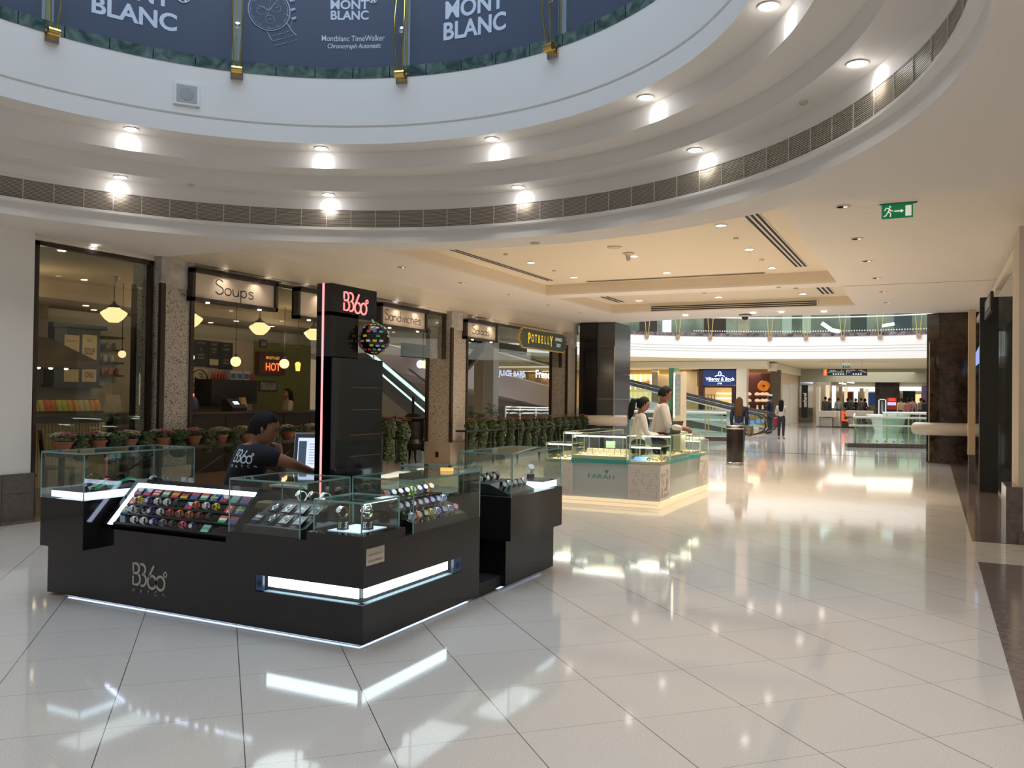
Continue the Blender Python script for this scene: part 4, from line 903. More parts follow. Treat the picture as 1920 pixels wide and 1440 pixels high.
# laptop
lp = CAM+ray(583, 860)*7.3; r = thing('laptop', 'open silver laptop showing a document, beside the tower behind the attendant\'s arm', 'laptop', (lp.x, lp.y, .845), rz=.4576)
mb = MB().bbox(-.19, .19, -.14, .12, 0, .018, .006); mb.build('base', mat('laptop silver', (.55, .57, .58), .3, .8), r)
mb = MB(); mb.slab([(-.19, .125, .02), (.19, .125, .02), (.19, .20, .36), (-.19, .20, .36)], (0, -1, .2), .010); mb.build('lid', mat('laptop silver'), r)
mb = MB(); e = Vector((0, -.012, .0022)); q = lambda u, v: Vector((-.19+.38*u, .125+.075*v, .02+.34*v))+e
mb.slab([q(.03, .04), q(.97, .04), q(.97, .96), q(.03, .96)], (0, -1, .2), .002); mb.build('bezel', mat('grey bezel', (.10, .12, .13), .3), r)
mb = MB(); e2 = Vector((0, -.014, .0026)); q = lambda u, v: Vector((-.19+.38*u, .125+.075*v, .02+.34*v))+e2
mb.mat(0).slab([q(.10, .10), q(.92, .10), q(.92, .86), q(.10, .86)], (0, -1, .2), .001); e2 = Vector((0, -.0155, .0028))
mb.mat(1).slab([q(.12, .12), q(.30, .12), q(.30, .78), q(.12, .78)], (0, -1, .2), .001); mb.mat(2)
for k in range(8): mb.slab([q(.36, .2+.07*k), q(.50, .2+.07*k), q(.50, .22+.07*k), q(.36, .22+.07*k)], (0, -1, .2), .0005)
mb.build('screen', [glow('screen white', (.62, .70, .92), .75), glow('screen dark', (.05, .08, .12), .6), glow('screen grey', (.3, .33, .45), .7)], r)
# low inner desk the laptop stands on
dk = wthing('inner_desk', 'dark narrow desk inside the kiosk under the laptop', 'desk', (lp.x, lp.y, 0)); MB().obox((lp.x, lp.y, .83), CR*.26, CF*.17, Z_*.014).build('desk_top', MBLK, dk); MB().box(lp.x-.03, lp.x+.03, lp.y+.0, lp.y+.06, 0, .815).build('leg', MBLK, dk)
tag(MB().box(-4.62, -4.42, 4.95, 5.1, .66, .72).build('card_box', mat('brown carton', (.35, .22, .11), .7)), 'small brown carton on the desk behind the low front case', 'box')
tag(MB().box(-4.56, -4.35, 4.88, 5.12, 0, .655).build('inner_desk', MBLK), 'dark shelf inside the kiosk behind the low front case', 'desk')
rc = at(838, 883, 2, .978); tag(MB().obox(rc+Z_*.012, Vector((.045, .02, 0)), Vector((-.006, .012, .0)), Z_*.012).build('acrylic_sign', mat('amber acrylic', (.85, .5, .12), .2, emit=(1, .6, .2), es=.5)), 'small amber acrylic sign lying on top of the right counter case', 'sign')
# ================================================================ SANDWICH SHOP: signs
HW = {'S': [arc(.55, 1.45, .45, .42, 20, 210, 10)+arc(.55, .5, .5, .5, 70, -160, 10)], 'o': [arc(.42, .45, .42, .45, 90, 450, 14)], 'u': [[(0, .9), (.02, .4)]+arc(.38, .38, .36, .38, 180, 320, 8)+[(.74, .9), (.76, 0)]],
      'p': [[(.0, .9), (.03, -.75)], arc(.40, .45, .40, .44, 170, -170, 14)], 's': [arc(.36, .68, .32, .22, 30, 200, 7)+arc(.34, .22, .34, .24, 60, -160, 8)], 'a': [arc(.40, .45, .40, .44, 20, 340, 14), [(.80, .9), (.82, 0)]],
      'n': [[(0, .9), (.02, 0)], [(.02, .4)]+arc(.38, .5, .34, .38, 170, 10, 8)+[(.74, 0)]], 'd': [arc(.40, .45, .40, .44, 20, 340, 14), [(.80, 1.75), (.82, 0)]], 'w': [[(0, .9), (.22, 0), (.5, .8), (.78, 0), (1.0, .9)]],
      'i': [[(.1, .9), (.1, 0)], [(.09, 1.25), (.12, 1.32)]], 'c': [arc(.42, .45, .42, .45, 50, 310, 12)], 'h': [[(0, 1.75), (.02, 0)], [(.02, .4)]+arc(.38, .5, .34, .38, 170, 10, 8)+[(.74, 0)]], 'e': [[(.05, .45), (.78, .52)]+arc(.42, .45, .40, .45, 15, 310, 12)], 'l': [[(.1, 1.75), (.12, 0)]]}
ADV = {'S': 1.25, 'i': .38, 'l': .38, 'w': 1.2}
def hand(mb, txt, o, R, U, xh, w, t=.003, wx=1.):
    x = 0
    for ch in txt:
        mb.stroke([[((x+p[0])*xh*.92*wx, p[1]*xh) for p in q] for q in HW[ch]], o, R, U, w, t); x += ADV.get(ch, 1.06)
def hand_w(txt): return sum(ADV.get(c, 1.06) for c in txt)*.92
SIGNF = mat('cream sign face', (.66, .56, .46), .5)
def shop_sign(xl, yt, yb, xr, yr, txt, label, X=-9.50, fill=.62):
    a = at(xl, yt, 0, X); b = at(xl, yb, 0, X); c = at(xr, yr, 0, X); y0, y1, z1, z0 = a.y, c.y, a.z, b.z
    r = wthing('shop_sign', label, 'sign', (X, (y0+y1)/2, z0), group='cream shop signs in dark frames')
    mb = MB(); f_ = .055; mb.box(X-.14, X, y0, y1, z1-f_, z1); mb.box(X-.14, X, y0, y1, z0, z0+f_); mb.box(X-.14, X, y0, y0+f_, z0, z1); mb.box(X-.14, X, y1-f_, y1, z0, z1); mb.box(X-.14, X-.11, y0, y1, z0, z1); mb.box(X-.14, X+.06, y0, y1, z1, z1+.02)
    mb.build('frame', mat('dark sign frame', (.03, .022, .02), .35), r)
    MB().box(X-.06, X-.04, y0+f_, y1-f_, z0+f_, z1-f_).build('sign_face', SIGNF, r)
    if txt:
        w_ = (y1-y0)*fill; xh = (z1-z0)*.25; mb = MB(); hand(mb, txt, (X-.04, (y0+y1)/2-w_/2, (z0+z1)/2-xh*.72), Y_, Z_, xh, .016, .003, w_/hand_w(txt)/xh); mb.build('lettering', MBLK, r)
    mb = MB()
    for k in range(2): mb.lathe([(.03, 0), (.03, -.02), (.001, -.02)], (X+.02, y0+(y1-y0)*(.15+.6*k), z0-.001), 10)
    mb.build('under_lamp', glow('warm sign lamp', (1, .85, .62), 3), r)
    light('sign_wash', 'SPOT', (X+.12, (y0+y1)/2-.3, z1+.02), 4, (1, .86, .68), .03, target=(X-.04, (y0+y1)/2-.25, z0), angle=1.9, blend=1.); light('sign_wash', 'SPOT', (X+.12, (y0+y1)/2+.4, z1+.02), 4, (1, .86, .68), .03, target=(X-.04, (y0+y1)/2+.4, z0), angle=1.9, blend=1.)
    return r
shop_sign(362, 502, 563, 521.7, 558, 'Soups', 'cream sign reading Soups in a dark frame, the leftmost shop sign', fill=.48)
shop_sign(560, 539, 597, 672, 590, '', 'cream sign in a dark frame mostly hidden behind the black tower')
shop_sign(715.5, 568, 612, 802, 602, 'Sandwiches', 'cream sign reading Sandwiches in a dark frame', fill=.80)
shop_sign(875.5, 599, 635, 933.5, 630, 'Salads', 'cream sign reading Salads in a dark frame', fill=.58)
# green shop sign with gold edge
X = -9.36; a = at(976, 617, 0, X); b = at(1062, 645, 0, X); zt = at(983, 614, 0, X).z; zb = at(983, 651, 0, X).z; y0, y1 = a.y, b.y
r = wthing('shop_sign', 'dark green sign with gold rim and yellow lettering beside the Salads sign', 'sign', (X, (y0+y1)/2, zb)); n_ = .12
def outline(g):
    Y0, Y1, Z0, Z1 = y0-g, y1+g, zb-g, zt+g; H = (Z1-Z0); q = .10*H*1.6
    P = []
    for (cy_, cz_, a0) in ((Y0, Z1, 0), (Y0, Z0, 0), (Y1, Z0, 0), (Y1, Z1, 0)):
        pass
    P += [(Y0+.0, Z0+H*.3), (Y0, Z1-H*.3)]; P += [(Y0+q*.9, Z1-H*.26), (Y0+q, Z1-H*.12), (Y0+q*2.1, Z1-H*.04), (Y0+q*2.3, Z1)]
    P += [(Y1-q*2.3, Z1), (Y1-q*2.1, Z1-H*.04), (Y1-q, Z1-H*.12), (Y1-q*.9, Z1-H*.26), (Y1, Z1-H*.3)]
    P += [(Y1, Z0+H*.3), (Y1-q*.9, Z0+H*.26), (Y1-q, Z0+H*.12), (Y1-q*2.1, Z0+H*.04), (Y1-q*2.3, Z0), (Y0+q*2.3, Z0), (Y0+q*2.1, Z0+H*.04), (Y0+q, Z0+H*.12), (Y0+q*.9, Z0+H*.26)]
    return P
MB().slab([(X-.01, *p) for p in reversed(outline(.02))], X_, .05).build('gold_rim', mat('gold rim', (.65, .42, .08), .3), r)
MB().slab([(X, *p) for p in reversed(outline(-.015))], X_, .05).build('sign_board', mat('dark green board', (.055, .085, .065), .4), r)
yc = lambda u: y0+(y1-y0)*u; zc_ = lambda v: zb+(zt-zb)*v; YEL = mat('yellow lettering', (.85, .62, .03), .35, emit=(.9, .62, .02), es=.35)
mb = MB(); L = 'POTBELLY'; 
for k, ch in enumerate(L):
    u = .155+(.62-.155)*(k+.15)/7.0; big = 1.32 if k in (0, 7) else 1.0
    mb.text(ch, (X, yc(u), zc_(.52 if k not in (0, 7) else .50)), Y_, Z_, (zt-zb)*.42*big, .03, t=.02, wx=.62 if big == 1 else .75)
mb.build('lettering', YEL, r)
mb = MB(); mb.text('SANDWICH', (X, yc(.80), zc_(.66)), Y_, Z_, (zt-zb)*.18, .02, t=.02, wx=.72); mb.text('SHOP', (X, yc(.80), zc_(.34)), Y_, Z_, (zt-zb)*.20, .02, t=.02, wx=.8); mb.build('small_lettering', mat('white lettering', (.8, .8, .78), .4, emit=(.8, .8, .78), es=.2), r)

# ================================================================ SHOP INTERIOR
XB = -14.2
DKWALL = mat('dim plaster', (.42, .36, .28), .8); DARKC = mat('dark counter', (.035, .026, .022), .35); SLATE = mat('slate board', (.03, .035, .038), .6); CREAM = mat('cream poster', (.62, .48, .28), .7)
mb = MB(); mb.box(XB-.1, XB, 3.0, 17.2, 0, 3.5); struct(mb.build('wall_shop_back', DKWALL))
struct(MB().box(XB, XW-.7, 2.9, 3.0, 0, 3.5).build('wall_shop_side', DKWALL))
struct(MB().box(XB, XW-.45, 3.0, 17.2, 3.36, 3.44).build('ceiling_shop', mat('shop ceiling', (.42, .32, .22), .8)))
struct(MB().box(XB, -12.6, 3.0, 17.2, 3.02, 3.36).build('ceiling_beam', mat('shop beam', (.34, .26, .18), .7)))
g0 = at(477, 650, 0, XB+.02); g1 = at(583, 650, 0, XB+.02)
struct(MB().box(XB+.001, XB+.02, g0.y, g1.y, .9, 2.75).build('wall_green', mat('olive green wall', (.19, .20, .07), .8)))
for k, (y, z, e) in enumerate(((8.2, 3.0, 9), (11.0, 3.0, 9), (14.0, 3.0, 8))): light('shop_lamp', 'POINT', (-12.1, y, z-.3), e*1.2, (1, .80, .52), .15)
for k, (x, y) in enumerate([(85, 528), (158, 524.5), (201, 544.5), (161, 573), (176, 581), (116, 470), (443, 602), (488, 600), (395, 605), (510, 612)]):
    c = at(x, y, 2, 3.355 if y < 560 else 3.015); mb = MB().lathe([(.05, 0), (.05, -.006), (.001, -.007)], c, 14); tag(mb.build('shop_downlight', glow('shop lamp', (1, .8, .55), 3)), 'small lit ceiling lamp inside the sandwich shop, %s' % ['left, near the brown hood', 'right of the first', 'above the schoolhouse pendant', 'above the poster cabinet', 'beside the poster cabinet lamp', 'high up behind the left window', 'left under the Soups sign', 'right under the Soups sign', 'above the menu board', 'above the green wall'][k], 'ceiling light', 'ceiling lamps inside the shop')
# counters
ct = wthing('service_counter', 'long dark service counter with a cream ribbed front at its left end, inside the shop', 'counter', (-12.8, 11, 0))
mb = MB(); mb.box(-13.4, -12.62, 5.5, 10.0, 0, 1.02); 
for k in range(74): mb.box(-12.62, -12.606, 5.52+.06*k, 5.55+.06*k, .05, 1.0)
mb.build('ribbed_front', mat('cream ribbed panel', (.52, .42, .26), .6), ct)
MB().box(-13.45, -12.55, 5.4, 10.05, 1.02, 1.10).build('worktop', DARKC, ct)
mb = MB(); mb.box(-13.3, -12.5, 10.05, 16.8, 0, 1.13)
for k in range(8): mb.box(-12.5, -12.488, 10.1+.84*k, 10.85+.84*k, .62, 1.08); mb.box(-12.5, -12.488, 10.1+.84*k, 10.85+.84*k, .08, .58)
mb.build('dark_front', DARKC, ct); MB().box(-13.35, -12.42, 10.05, 16.9, 1.13, 1.17).build('dark_worktop', mat('dark worktop', (.09, .07, .06), .25), ct)
# chip rack
ck = wthing('snack_rack', 'dark counter rack holding bags of crisps, left in the shop', 'rack', (-12.9, 7.3, 1.1))
p0 = at(58, 772, 0, -12.7); p1 = at(198, 770, 0, -12.7)
mb = MB(); mb.slab([(-12.62, p0.y, 1.10), (-12.62, p0.y, 1.14), (-12.95, p0.y, 1.30), (-12.95, p0.y, 1.40), (-13.0, p0.y, 1.40), (-13.0, p0.y, 1.10)], (0, -1, 0), p1.y-p0.y); mb.build('rack_body', MBLK, ck)
cols = [(.45, .35, .04), (.55, .12, .05), (.40, .42, .06), (.55, .30, .06), (.50, .40, .18), (.58, .25, .06)]
nb = 12
for k in range(nb):
    y = p0.y+.06+(p1.y-p0.y-.12)*(k+.5)/nb; w_ = (p1.y-p0.y)/nb*.42; c = Vector((-12.76, y, 1.30)); mb = MB(); s_ = Vector((-.35, 0, .9)).normalized(); n_ = Vector((.9, 0, .35)).normalized()
    vs = []
    for i in range(5):
        for j in range(5):
            u, v = i/2-1, j/2-1; bulge = .035*(1-u*u)*(1-v*v); 
            vs.append(c+Y_*w_*u+s_*.10*v+n_*bulge)
    for i in range(5):
        for j in range(5):
            u, v = i/2-1, j/2-1; vs.append(c+Y_*w_*u+s_*.10*v-n_*(.02*(1-u*u)*(1-v*v)+.001))
    fs = []
    for i in range(4):
        for j in range(4): a = i*5+j; fs += [(a, a+1, a+6, a+5), (a+25, a+30, a+31, a+26)]
    mb.add(vs, fs); o = mb.build('crisp_bag', mat('crisp bag %d' % (k//2), cols[k//2], .35), smooth=True)
    tag(o, 'bag of crisps in the counter rack, %s from the left' % ORD[k], 'crisp bag', 'crisp bags in the rack')
# hood
hd = wthing('cooking_hood', 'brown tapering extraction hood over the counter at the far left', 'hood', (-13.3, 7, 1.9))
a = at(57, 688, 0, -12.9); b = at(172, 690, 0, -12.9); c = at(112, 632, 0, -12.9); zl = a.z; zt = c.z
P0 = [(-12.7, 5.6), (-12.7, b.y), (-13.9, b.y), (-13.9, 5.6)]; P1 = [(-13.2, 5.6), (-13.2, c.y), (-13.7, c.y), (-13.7, 5.6)]
mb = MB(); vs = [(*p, zl) for p in P0]+[(*p, zl+.12) for p in P0]+[(*p, zt) for p in P1]+[(*p, 3.2) for p in P1]; fs = [(3, 2, 1, 0), (12, 13, 14, 15)]
for q in (0, 4, 8): fs += [(q+i, q+(i+1) % 4, q+4+(i+1) % 4, q+4+i) for i in range(4)]
mb.add(vs, fs); mb.build('hood_body', mat('bronze hood', (.10, .065, .035), .4, .3), hd)
for k, (x, y) in enumerate(((72, 692), (95, 688), (124, 692))):
    p = at(x, y, 0, -12.9); MB().lathe([(.03, 0), (.03, -.02), (.001, -.03)], (p.x, p.y, zl), 12).build('hood_lamp', glow('hood lamp', (1, .75, .5), 6), hd)
# cabinet with posters
def panelX(px0, py0, px1, py1, Xp): a = at(px0, py0, 0, Xp); b = at(px1, py1, 0, Xp); c = at(px0, py1, 0, Xp); return a.y, b.y, at((px0+px1)/2, py1, 0, Xp).z, at((px0+px1)/2, py0, 0, Xp).z
y0, y1, z0, z1 = panelX(104, 616, 188, 722, XB+.3); cb = wthing('poster_cabinet', 'dark blue grey cabinet with two tall cream posters for soup and chili', 'cabinet', (XB+.15, (y0+y1)/2, z0))
mb = MB(); mb.box(XB, XB+.28, y0, y1, z0, z1); mb.box(XB, XB+.36, y0-.08, y1+.08, z1, z1+.08); mb.box(XB, XB+.32, y0-.04, y1+.04, z0-.05, z0); mb.build('cabinet_body', mat('blue grey cabinet', (.05, .055, .065), .5), cb)
for px0, px1, t1, t2, t3 in ((122, 148, 'Choice of', '', ''), (155.5, 181, 'Tasty', 'SOUP', 'CHILI')):
    a0, a1, b0, b1 = panelX(px0, 628, px1, 716, XB+.3); MB().box(XB+.28, XB+.29, a0, a1, b0, b1).build('poster', CREAM, cb); mb = MB(); cy_ = (a0+a1)/2; w_ = a1-a0; H = b1-b0
    mb.text(t1, (XB+.29, cy_, b1-H*.12), Y_, Z_, w_*.18, 0, shear=.3, wx=.8)
    if t2: mb.text(t2, (XB+.29, cy_, b1-H*.35), Y_, Z_, w_*.42, .02, wx=.5)
    for q in range(2): mb.box(XB+.29, XB+.293, cy_-w_*.3, cy_+w_*.3, b1-H*(.62+.05*q)-.008, b1-H*(.62+.05*q))
    if t3: mb.text(t3, (XB+.29, cy_, b0+H*.15), Y_, Z_, w_*.30, .02, wx=.6)
    mb.build('poster_text', mat('poster brown', (.22, .08, .04), .7), cb)
y0, y1, z0, z1 = panelX(191, 634, 232, 706, XB+.25); sh = wthing('wall_shelf', 'dark wall shelves with small jars beside the poster cabinet', 'shelf', (XB+.1, (y0+y1)/2, z0))
for k in range(4): MB().box(XB, XB+.25, y0, y1, z0+(z1-z0)*k/3, z0+(z1-z0)*k/3+.03).build('shelf_board', DARKC, sh)
for k in range(7):
    lv = k % 3; y = y0+.1+.16*(k//3)+.05*lv; zz = z0+(z1-z0)*lv/3+.03
    tag(MB().lathe([(.035, 0), (.045, .02), (.045, .09), (.03, .11), (.03, .13)], (XB+.14, y, zz), 12).build('jar', mat('jar %d' % (k % 3), [(.4, .08, .04), (.5, .45, .4), (.25, .18, .1)][k % 3], .3), smooth=True), 'small %s jar on the dark wall shelves beside the poster cabinet' % ['red', 'pale', 'brown'][k % 3], 'jar', '%s jars on the wall shelves' % ['red', 'pale', 'brown'][k % 3])
# menu boards
mbd = wthing('menu_board', 'dark menu board in three panels with Arabic and English chalk lettering', 'menu board', (XB+.05, 13.5, 2.05))
for i, (xa, xb, ya, yb) in enumerate(((363, 390, 637.5, 687), (391.5, 411, 640, 689), (412.5, 436, 642.5, 692))):
    y0, y1, z0, z1 = panelX(xa, ya, xb, yb, XB+.05); MB().box(XB, XB+.05, y0, y1, z0, z1).build('board', SLATE, mbd)
    mb = MB(); cy_ = (y0+y1)/2; H = z1-z0; w_ = y1-y0
    for q, (t, v, s_) in enumerate([[('ايس كريم', .10, .10), ('15', .36, .12), ('ICE CREAM', .56, .09), ('SANDWICH', .68, .08), ('________', .82, .04)], [('شيكو', .10, .12), ('SHAKES', .30, .09), ('MALTS', .42, .08), ('', .5, .1), ('', .6, .1)], [('اوتميل', .10, .10), ('COOKIES', .26, .10), ('8', .5, .09), ('OATMEAL', .66, .08), ('SMOOTHIE', .78, .08)]][i]):
        if t: mb.text(t if ord(t[0]) < 500 else t[::-1], (XB+.05, cy_, z1-H*v), Y_, Z_, H*s_*.75, .0, wx=.75)
    if i == 1: mb.box(XB+.05, XB+.053, y0+.03, y1-.03, z0+.05, z0+.18)
    mb.build('chalk_lettering', mat('chalk', (.5, .42, .25), .7), mbd)
# round sign
p = at(374, 710, 0, XB+.03); rr = (at(374, 693.5, 0, XB+.03).z-at(374, 727, 0, XB+.03).z)/2; rs = wthing('round_sign', 'round cream sign with a dancing figure reading GREAT FOR SHAKE NOW', 'sign', (XB, p.y, p.z-rr))
MB().box(XB, XB+.02, p.y-rr*1.25, p.y+rr*1.2, p.z-rr*1.1, p.z+rr*1.1).build('sign_card', mat('pale card', (.55, .48, .36), .7), rs)
mb = MB(); mb.tube([(XB+.028, p.y+rr*1.15*math.cos(t*PI/16), p.z+rr*math.sin(t*PI/16)) for t in range(32)], .012, 5, closed=True)
for t, dy, dz in (('GREAT', .25, .55), ('FOR', .35, .2), ('SHAKE', .35, -.12), ('NOW', .0, -.6)): mb.text(t, (XB+.02, p.y+rr*dy, p.z+rr*dz), Y_, Z_, rr*.24, .01, wx=.8)
o_ = (XB+.02, p.y-rr*.55, p.z-rr*.15); s_ = rr*.4
mb.stroke([[(-s_, .3*s_), (0, 0), (s_*.9, .4*s_)], [(0, .3*s_), (0, -.4*s_), (-.7*s_, -s_)], [(0, -.4*s_), (.7*s_, -s_)]], o_, Y_, Z_, s_*.25, .004); mb.ball((XB+.024, p.y-rr*.55, p.z+rr*.08), s_*.28, 10, 6); mb.build('sign_drawing', MBLK, rs)
# bottles and boxes on the back cabinet
y0, y1, z0, z1 = panelX(397, 712, 482, 742, XB+.5); tag(MB().box(XB, XB+.5, y0, y1, 1.3, z1).build('back_cabinet', MBLK), 'black back-bar cabinet with bottles on top', 'cabinet')
for k in range(9):
    x = [399, 404, 410, 416, 421, 463, 467, 471, 475][k]; q = at(x, 711, 0, XB+.3); h_ = .17
    tag(MB().lathe([(.03, 0), (.032, .01), (.032, .10), (.012, .14), (.012, h_)], (XB+.3, q.y, z1), 10).build('sauce_bottle', mat('red sauce bottle', (.35, .02, .015), .3), smooth=True), 'red sauce bottle on the black back-bar cabinet, %s from the left' % ORD[k], 'bottle', 'red sauce bottles')
for k, x in enumerate((431, 443, 456)):
    q = at(x, 711, 0, XB+.3); mb = MB(); mb.box(XB+.2, XB+.4, q.y-.09, q.y+.09, z1, z1+.2); mb.mat(1).box(XB+.40, XB+.405, q.y-.07, q.y+.07, z1+.03, z1+.14); tag(mb.build('carton', [mat('pale carton', (.4, .42, .45), .6), mat('blue label', (.06, .1, .2), .5)]), 'pale carton with a blue label among the bottles, %s of three' % ORD[k], 'carton', 'cartons among the bottles')
# neon sign
y0, y1, z0, z1 = panelX(489, 661, 537, 703, XB+.2); ns = wthing('neon_sign', 'wooden framed sign with red neon letters HOT', 'sign', (XB+.1, (y0+y1)/2, z0)); f_ = .04
MB().box(XB+.02, XB+.16, y0, y1, z0, z1).build('sign_box', mat('sign wood', (.10, .05, .03), .6), ns); mb = MB(); cy_ = (y0+y1)/2; H = z1-z0
mb.text("I'M GOTTA GET", (XB+.16, cy_, z1-H*.24), Y_, Z_, H*.13, .01, wx=.7, t=.01); mb.build('lettering', mat('dim gold letters', (.6, .35, .12), .5, emit=(.9, .45, .1), es=.5), ns)
mb = MB(); mb.text('HOT', (XB+.17, cy_, z0+H*.36), Y_, Z_, H*.36, .0, wx=.9, t=.012); mb.build('neon_lettering', mat('neon orange red', (.9, .1, .03), .4, emit=(1, .12, .03), es=2.), ns)
for i, (xa, ya, xb, yb, l) in enumerate(((488, 637, 501, 652, 'small framed picture above the neon sign'), (487, 714, 521, 734, 'framed photograph on the green wall under the neon sign'), (349, 635, 351.5, 700, 'tall narrow framed picture at the left edge of the middle window'))):
    y0, y1, z0, z1 = panelX(xa, ya, xb, yb, XB+.06); r = wthing('picture_frame', l, 'picture', (XB+.03, (y0+y1)/2, z0)); MB().box(XB+.02, XB+.05, y0, y1, z0, z1).build('frame', mat('brown frame', (.09, .045, .03), .5), r); MB().box(XB+.05, XB+.055, y0+.04, y1-.04, z0+.04, z1-.04).build('picture', mat('dim picture', (.16, .15, .13), .5, noise=(8, .2, (.35, .32, .27))), r)
# coffee machine, cup, paper bags on the counter
for i, (x, y, c, l) in enumerate(((357, 748, (.03, .05, .12), 'dark blue domed dispenser with a red light at the left end of the dark counter'),)):
    q = at(x, y, 0, -12.9); r = wthing('drink_dispenser', l, 'dispenser', (-12.9, q.y, 1.17)); MB().lathe([(.15, 0), (.16, .05), (.15, .2), (.10, .28), (.001, .30)], (-12.9, q.y, 1.17), 16).build('body', mat('dispenser blue', c, .3), r, smooth=True); MB().ball((-12.85, q.y, 1.49), .04, 10, 6).build('indicator', mat('red indicator', (.8, .05, .02), .4, emit=(1, .15, .05), es=1.2), r)
q = at(440, 762, 0, -12.8); r = wthing('cash_register', 'small cash register with a lit pale screen on the dark counter', 'cash register', (-12.8, q.y, 1.17)); MB().slab([(-12.65, q.y-.2, 1.17), (-12.65, q.y-.2, 1.24), (-12.85, q.y-.2, 1.42), (-12.95, q.y-.2, 1.42), (-12.95, q.y-.2, 1.17)], (0, -1, 0), .4).build('body', MBLK, r)
MB().obox((-12.745, q.y-.02, 1.338), Vector((-.03, 0, .03)), Y_*.07, Vector((.003, 0, .003))).build('screen', glow('register screen', (.6, .75, .9), .8), r)
q = at(453, 758, 0, -12.8); mb = MB(); mb.slab([(-12.7, q.y-.09, 1.17), (-12.7, q.y+.09, 1.17), (-12.75, q.y+.06, 1.45), (-12.75, q.y-.06, 1.45)], X_, .08); tag(mb.build('paper_bag', mat('brown paper', (.38, .25, .13), .8)), 'folded brown paper bag standing on the dark counter right of the register', 'bag')
# pendant lamps
def school_lamp(x, y, label, Xp=-11.6):
    p = at(x, y, 0, Xp); r = wthing('pendant_lamp', label, 'pendant lamp', (p.x, p.y, p.z-.14), group='cream schoolhouse pendants'); 
    MB().lathe([(.001, -.13), (.07, -.13), (.13, -.085), (.19, -.01), (.20, .02), (.16, .05), (.09, .09), (.09, .11)], p, 24, cap=False).build('shade', glow('cream lamp glass', (1, .74, .34), .85), r, smooth=True)
    MB().lathe([(.10, .10), (.085, .13), (.04, .16), (.02, .20)], p, 16).build('fitter', MBLK, r, smooth=True); MB().tube([p+Z_*.19, (p.x, p.y, 3.30)], .008, 6).build('stem', MBLK, r); MB().lathe([(.02, -.14), (.07, -.03), (.09, 0)], (p.x, p.y, 3.36), 14).build('ceiling_rose', mat('rose', (.3, .25, .2), .5), r, smooth=True)
for x, y, l in ((213.5, 589, 'cream schoolhouse pendant lamp in the left shop window'), (358, 599, 'cream schoolhouse pendant lamp left under the Soups sign'), (487, 615, 'cream schoolhouse pendant lamp right under the Soups sign'), (588, 626, 'cream schoolhouse pendant lamp half hidden by the black tower')): school_lamp(x, y, l)
def globe_lamp(x, y, rp, label, col, s_, Xp=-12.2, shape=0):
    p = at(x, y, 0, Xp); R = (at(x, y-rp, 0, Xp).z-p.z); r = wthing('globe_lamp', label, 'pendant lamp', (p.x, p.y, p.z-R), group='small glass pendants over the counter'); mb = MB()
    mb.ball(p, R, 18, 12) if not shape else mb.lathe([(.001, -R*1.2), (R*.55, -R*1.2), (R*.75, R*.8), (R*.3, R*1.2)], p, 14); mb.build('shade', glow('globe '+label[:9], col, s_), r, smooth=True); MB().ball(p+Z_*0, R*.4, 10, 6).build('bulb', glow('bulb', (1, .85, .6), 5), r) if False else None
    MB().lathe([(R*.35, R*.9), (R*.3, R*1.3), (R*.1, R*1.5)], p, 12).build('cap', MBLK, r); MB().tube([p+Z_*R*1.45, (p.x, p.y, 3.362)], .006, 5).build('cord', MBLK, r)
globe_lamp(355, 670, 9, 'white glass globe lamp at the left of the middle shop window', (1, .93, .82), 1.6); globe_lamp(442, 678, 9.5, 'amber glass globe lamp left of the neon sign', (1, .62, .22), 1.5); globe_lamp(533, 682, 9, 'clear amber globe lamp in front of the neon sign', (1, .65, .3), 1.2); globe_lamp(558.5, 687, 7, 'orange glass lamp right of the neon sign', (1, .45, .08), 1.4, shape=1)
globe_lamp(229, 664, 7, 'reddish globe lamp behind the mosaic column edge in the left window', (1, .5, .25), 1.2)
p = at(793, 682, 0, -13.0); r = wthing('globe_cluster', 'cluster of three white and yellow globes hanging beyond the Sandwiches sign', 'pendant lamp', (p.x, p.y, p.z-.1))
for k, dy in enumerate((-.13, .0, .15)): MB().ball(p+Vector((.05*(k == 1), dy, -.02)), .115, 16, 10).build('globe', glow('cluster globe %d' % (k == 1), (1, .78, .25) if k == 1 else (.95, .88, .75), 1.), r, smooth=True)
MB().tube([p+Z_*.08, (p.x, p.y, 3.63)], .012, 6).build('stem', MBLK, r)
# person-size things in front of the shop
def chair(p, rz, label):
    r = thing('wooden_chair', label, 'chair', p, rz=rz, group='dark wooden chairs by the shop window'); m = DKW
    MB().bbox(-.21, .21, -.2, .2, .42, .46).build('seat', m, r)
    for x in (-.19, .19):
        for y in (-.18, .18): MB().tube([(x, y, 0), (x*.95, y*.95, .42)], .018, 8).build('leg', m, r)
    mb = MB()
    for x in (-.19, .19): mb.tube([(x, .19, .44), (x, .24, .93)], .018, 8)
    mb.slab([(-.21, .215, .84), (.21, .215, .84), (.20, .235, .98), (-.20, .235, .98)], (0, -1, .1), .03)
    for k in range(5): mb.tube([(-.13+.065*k, .2, .46), (-.13+.065*k, .23, .85)], .009, 6)
    mb.build('backrest', m, r)
chair((-10.5, 6.95, .004), 2.0, 'dark slat-back wooden chair right beside the white wall at the far left'); chair((-11.2, 8.1, .004), 2.6, 'dark wooden chair behind the first flower pots')
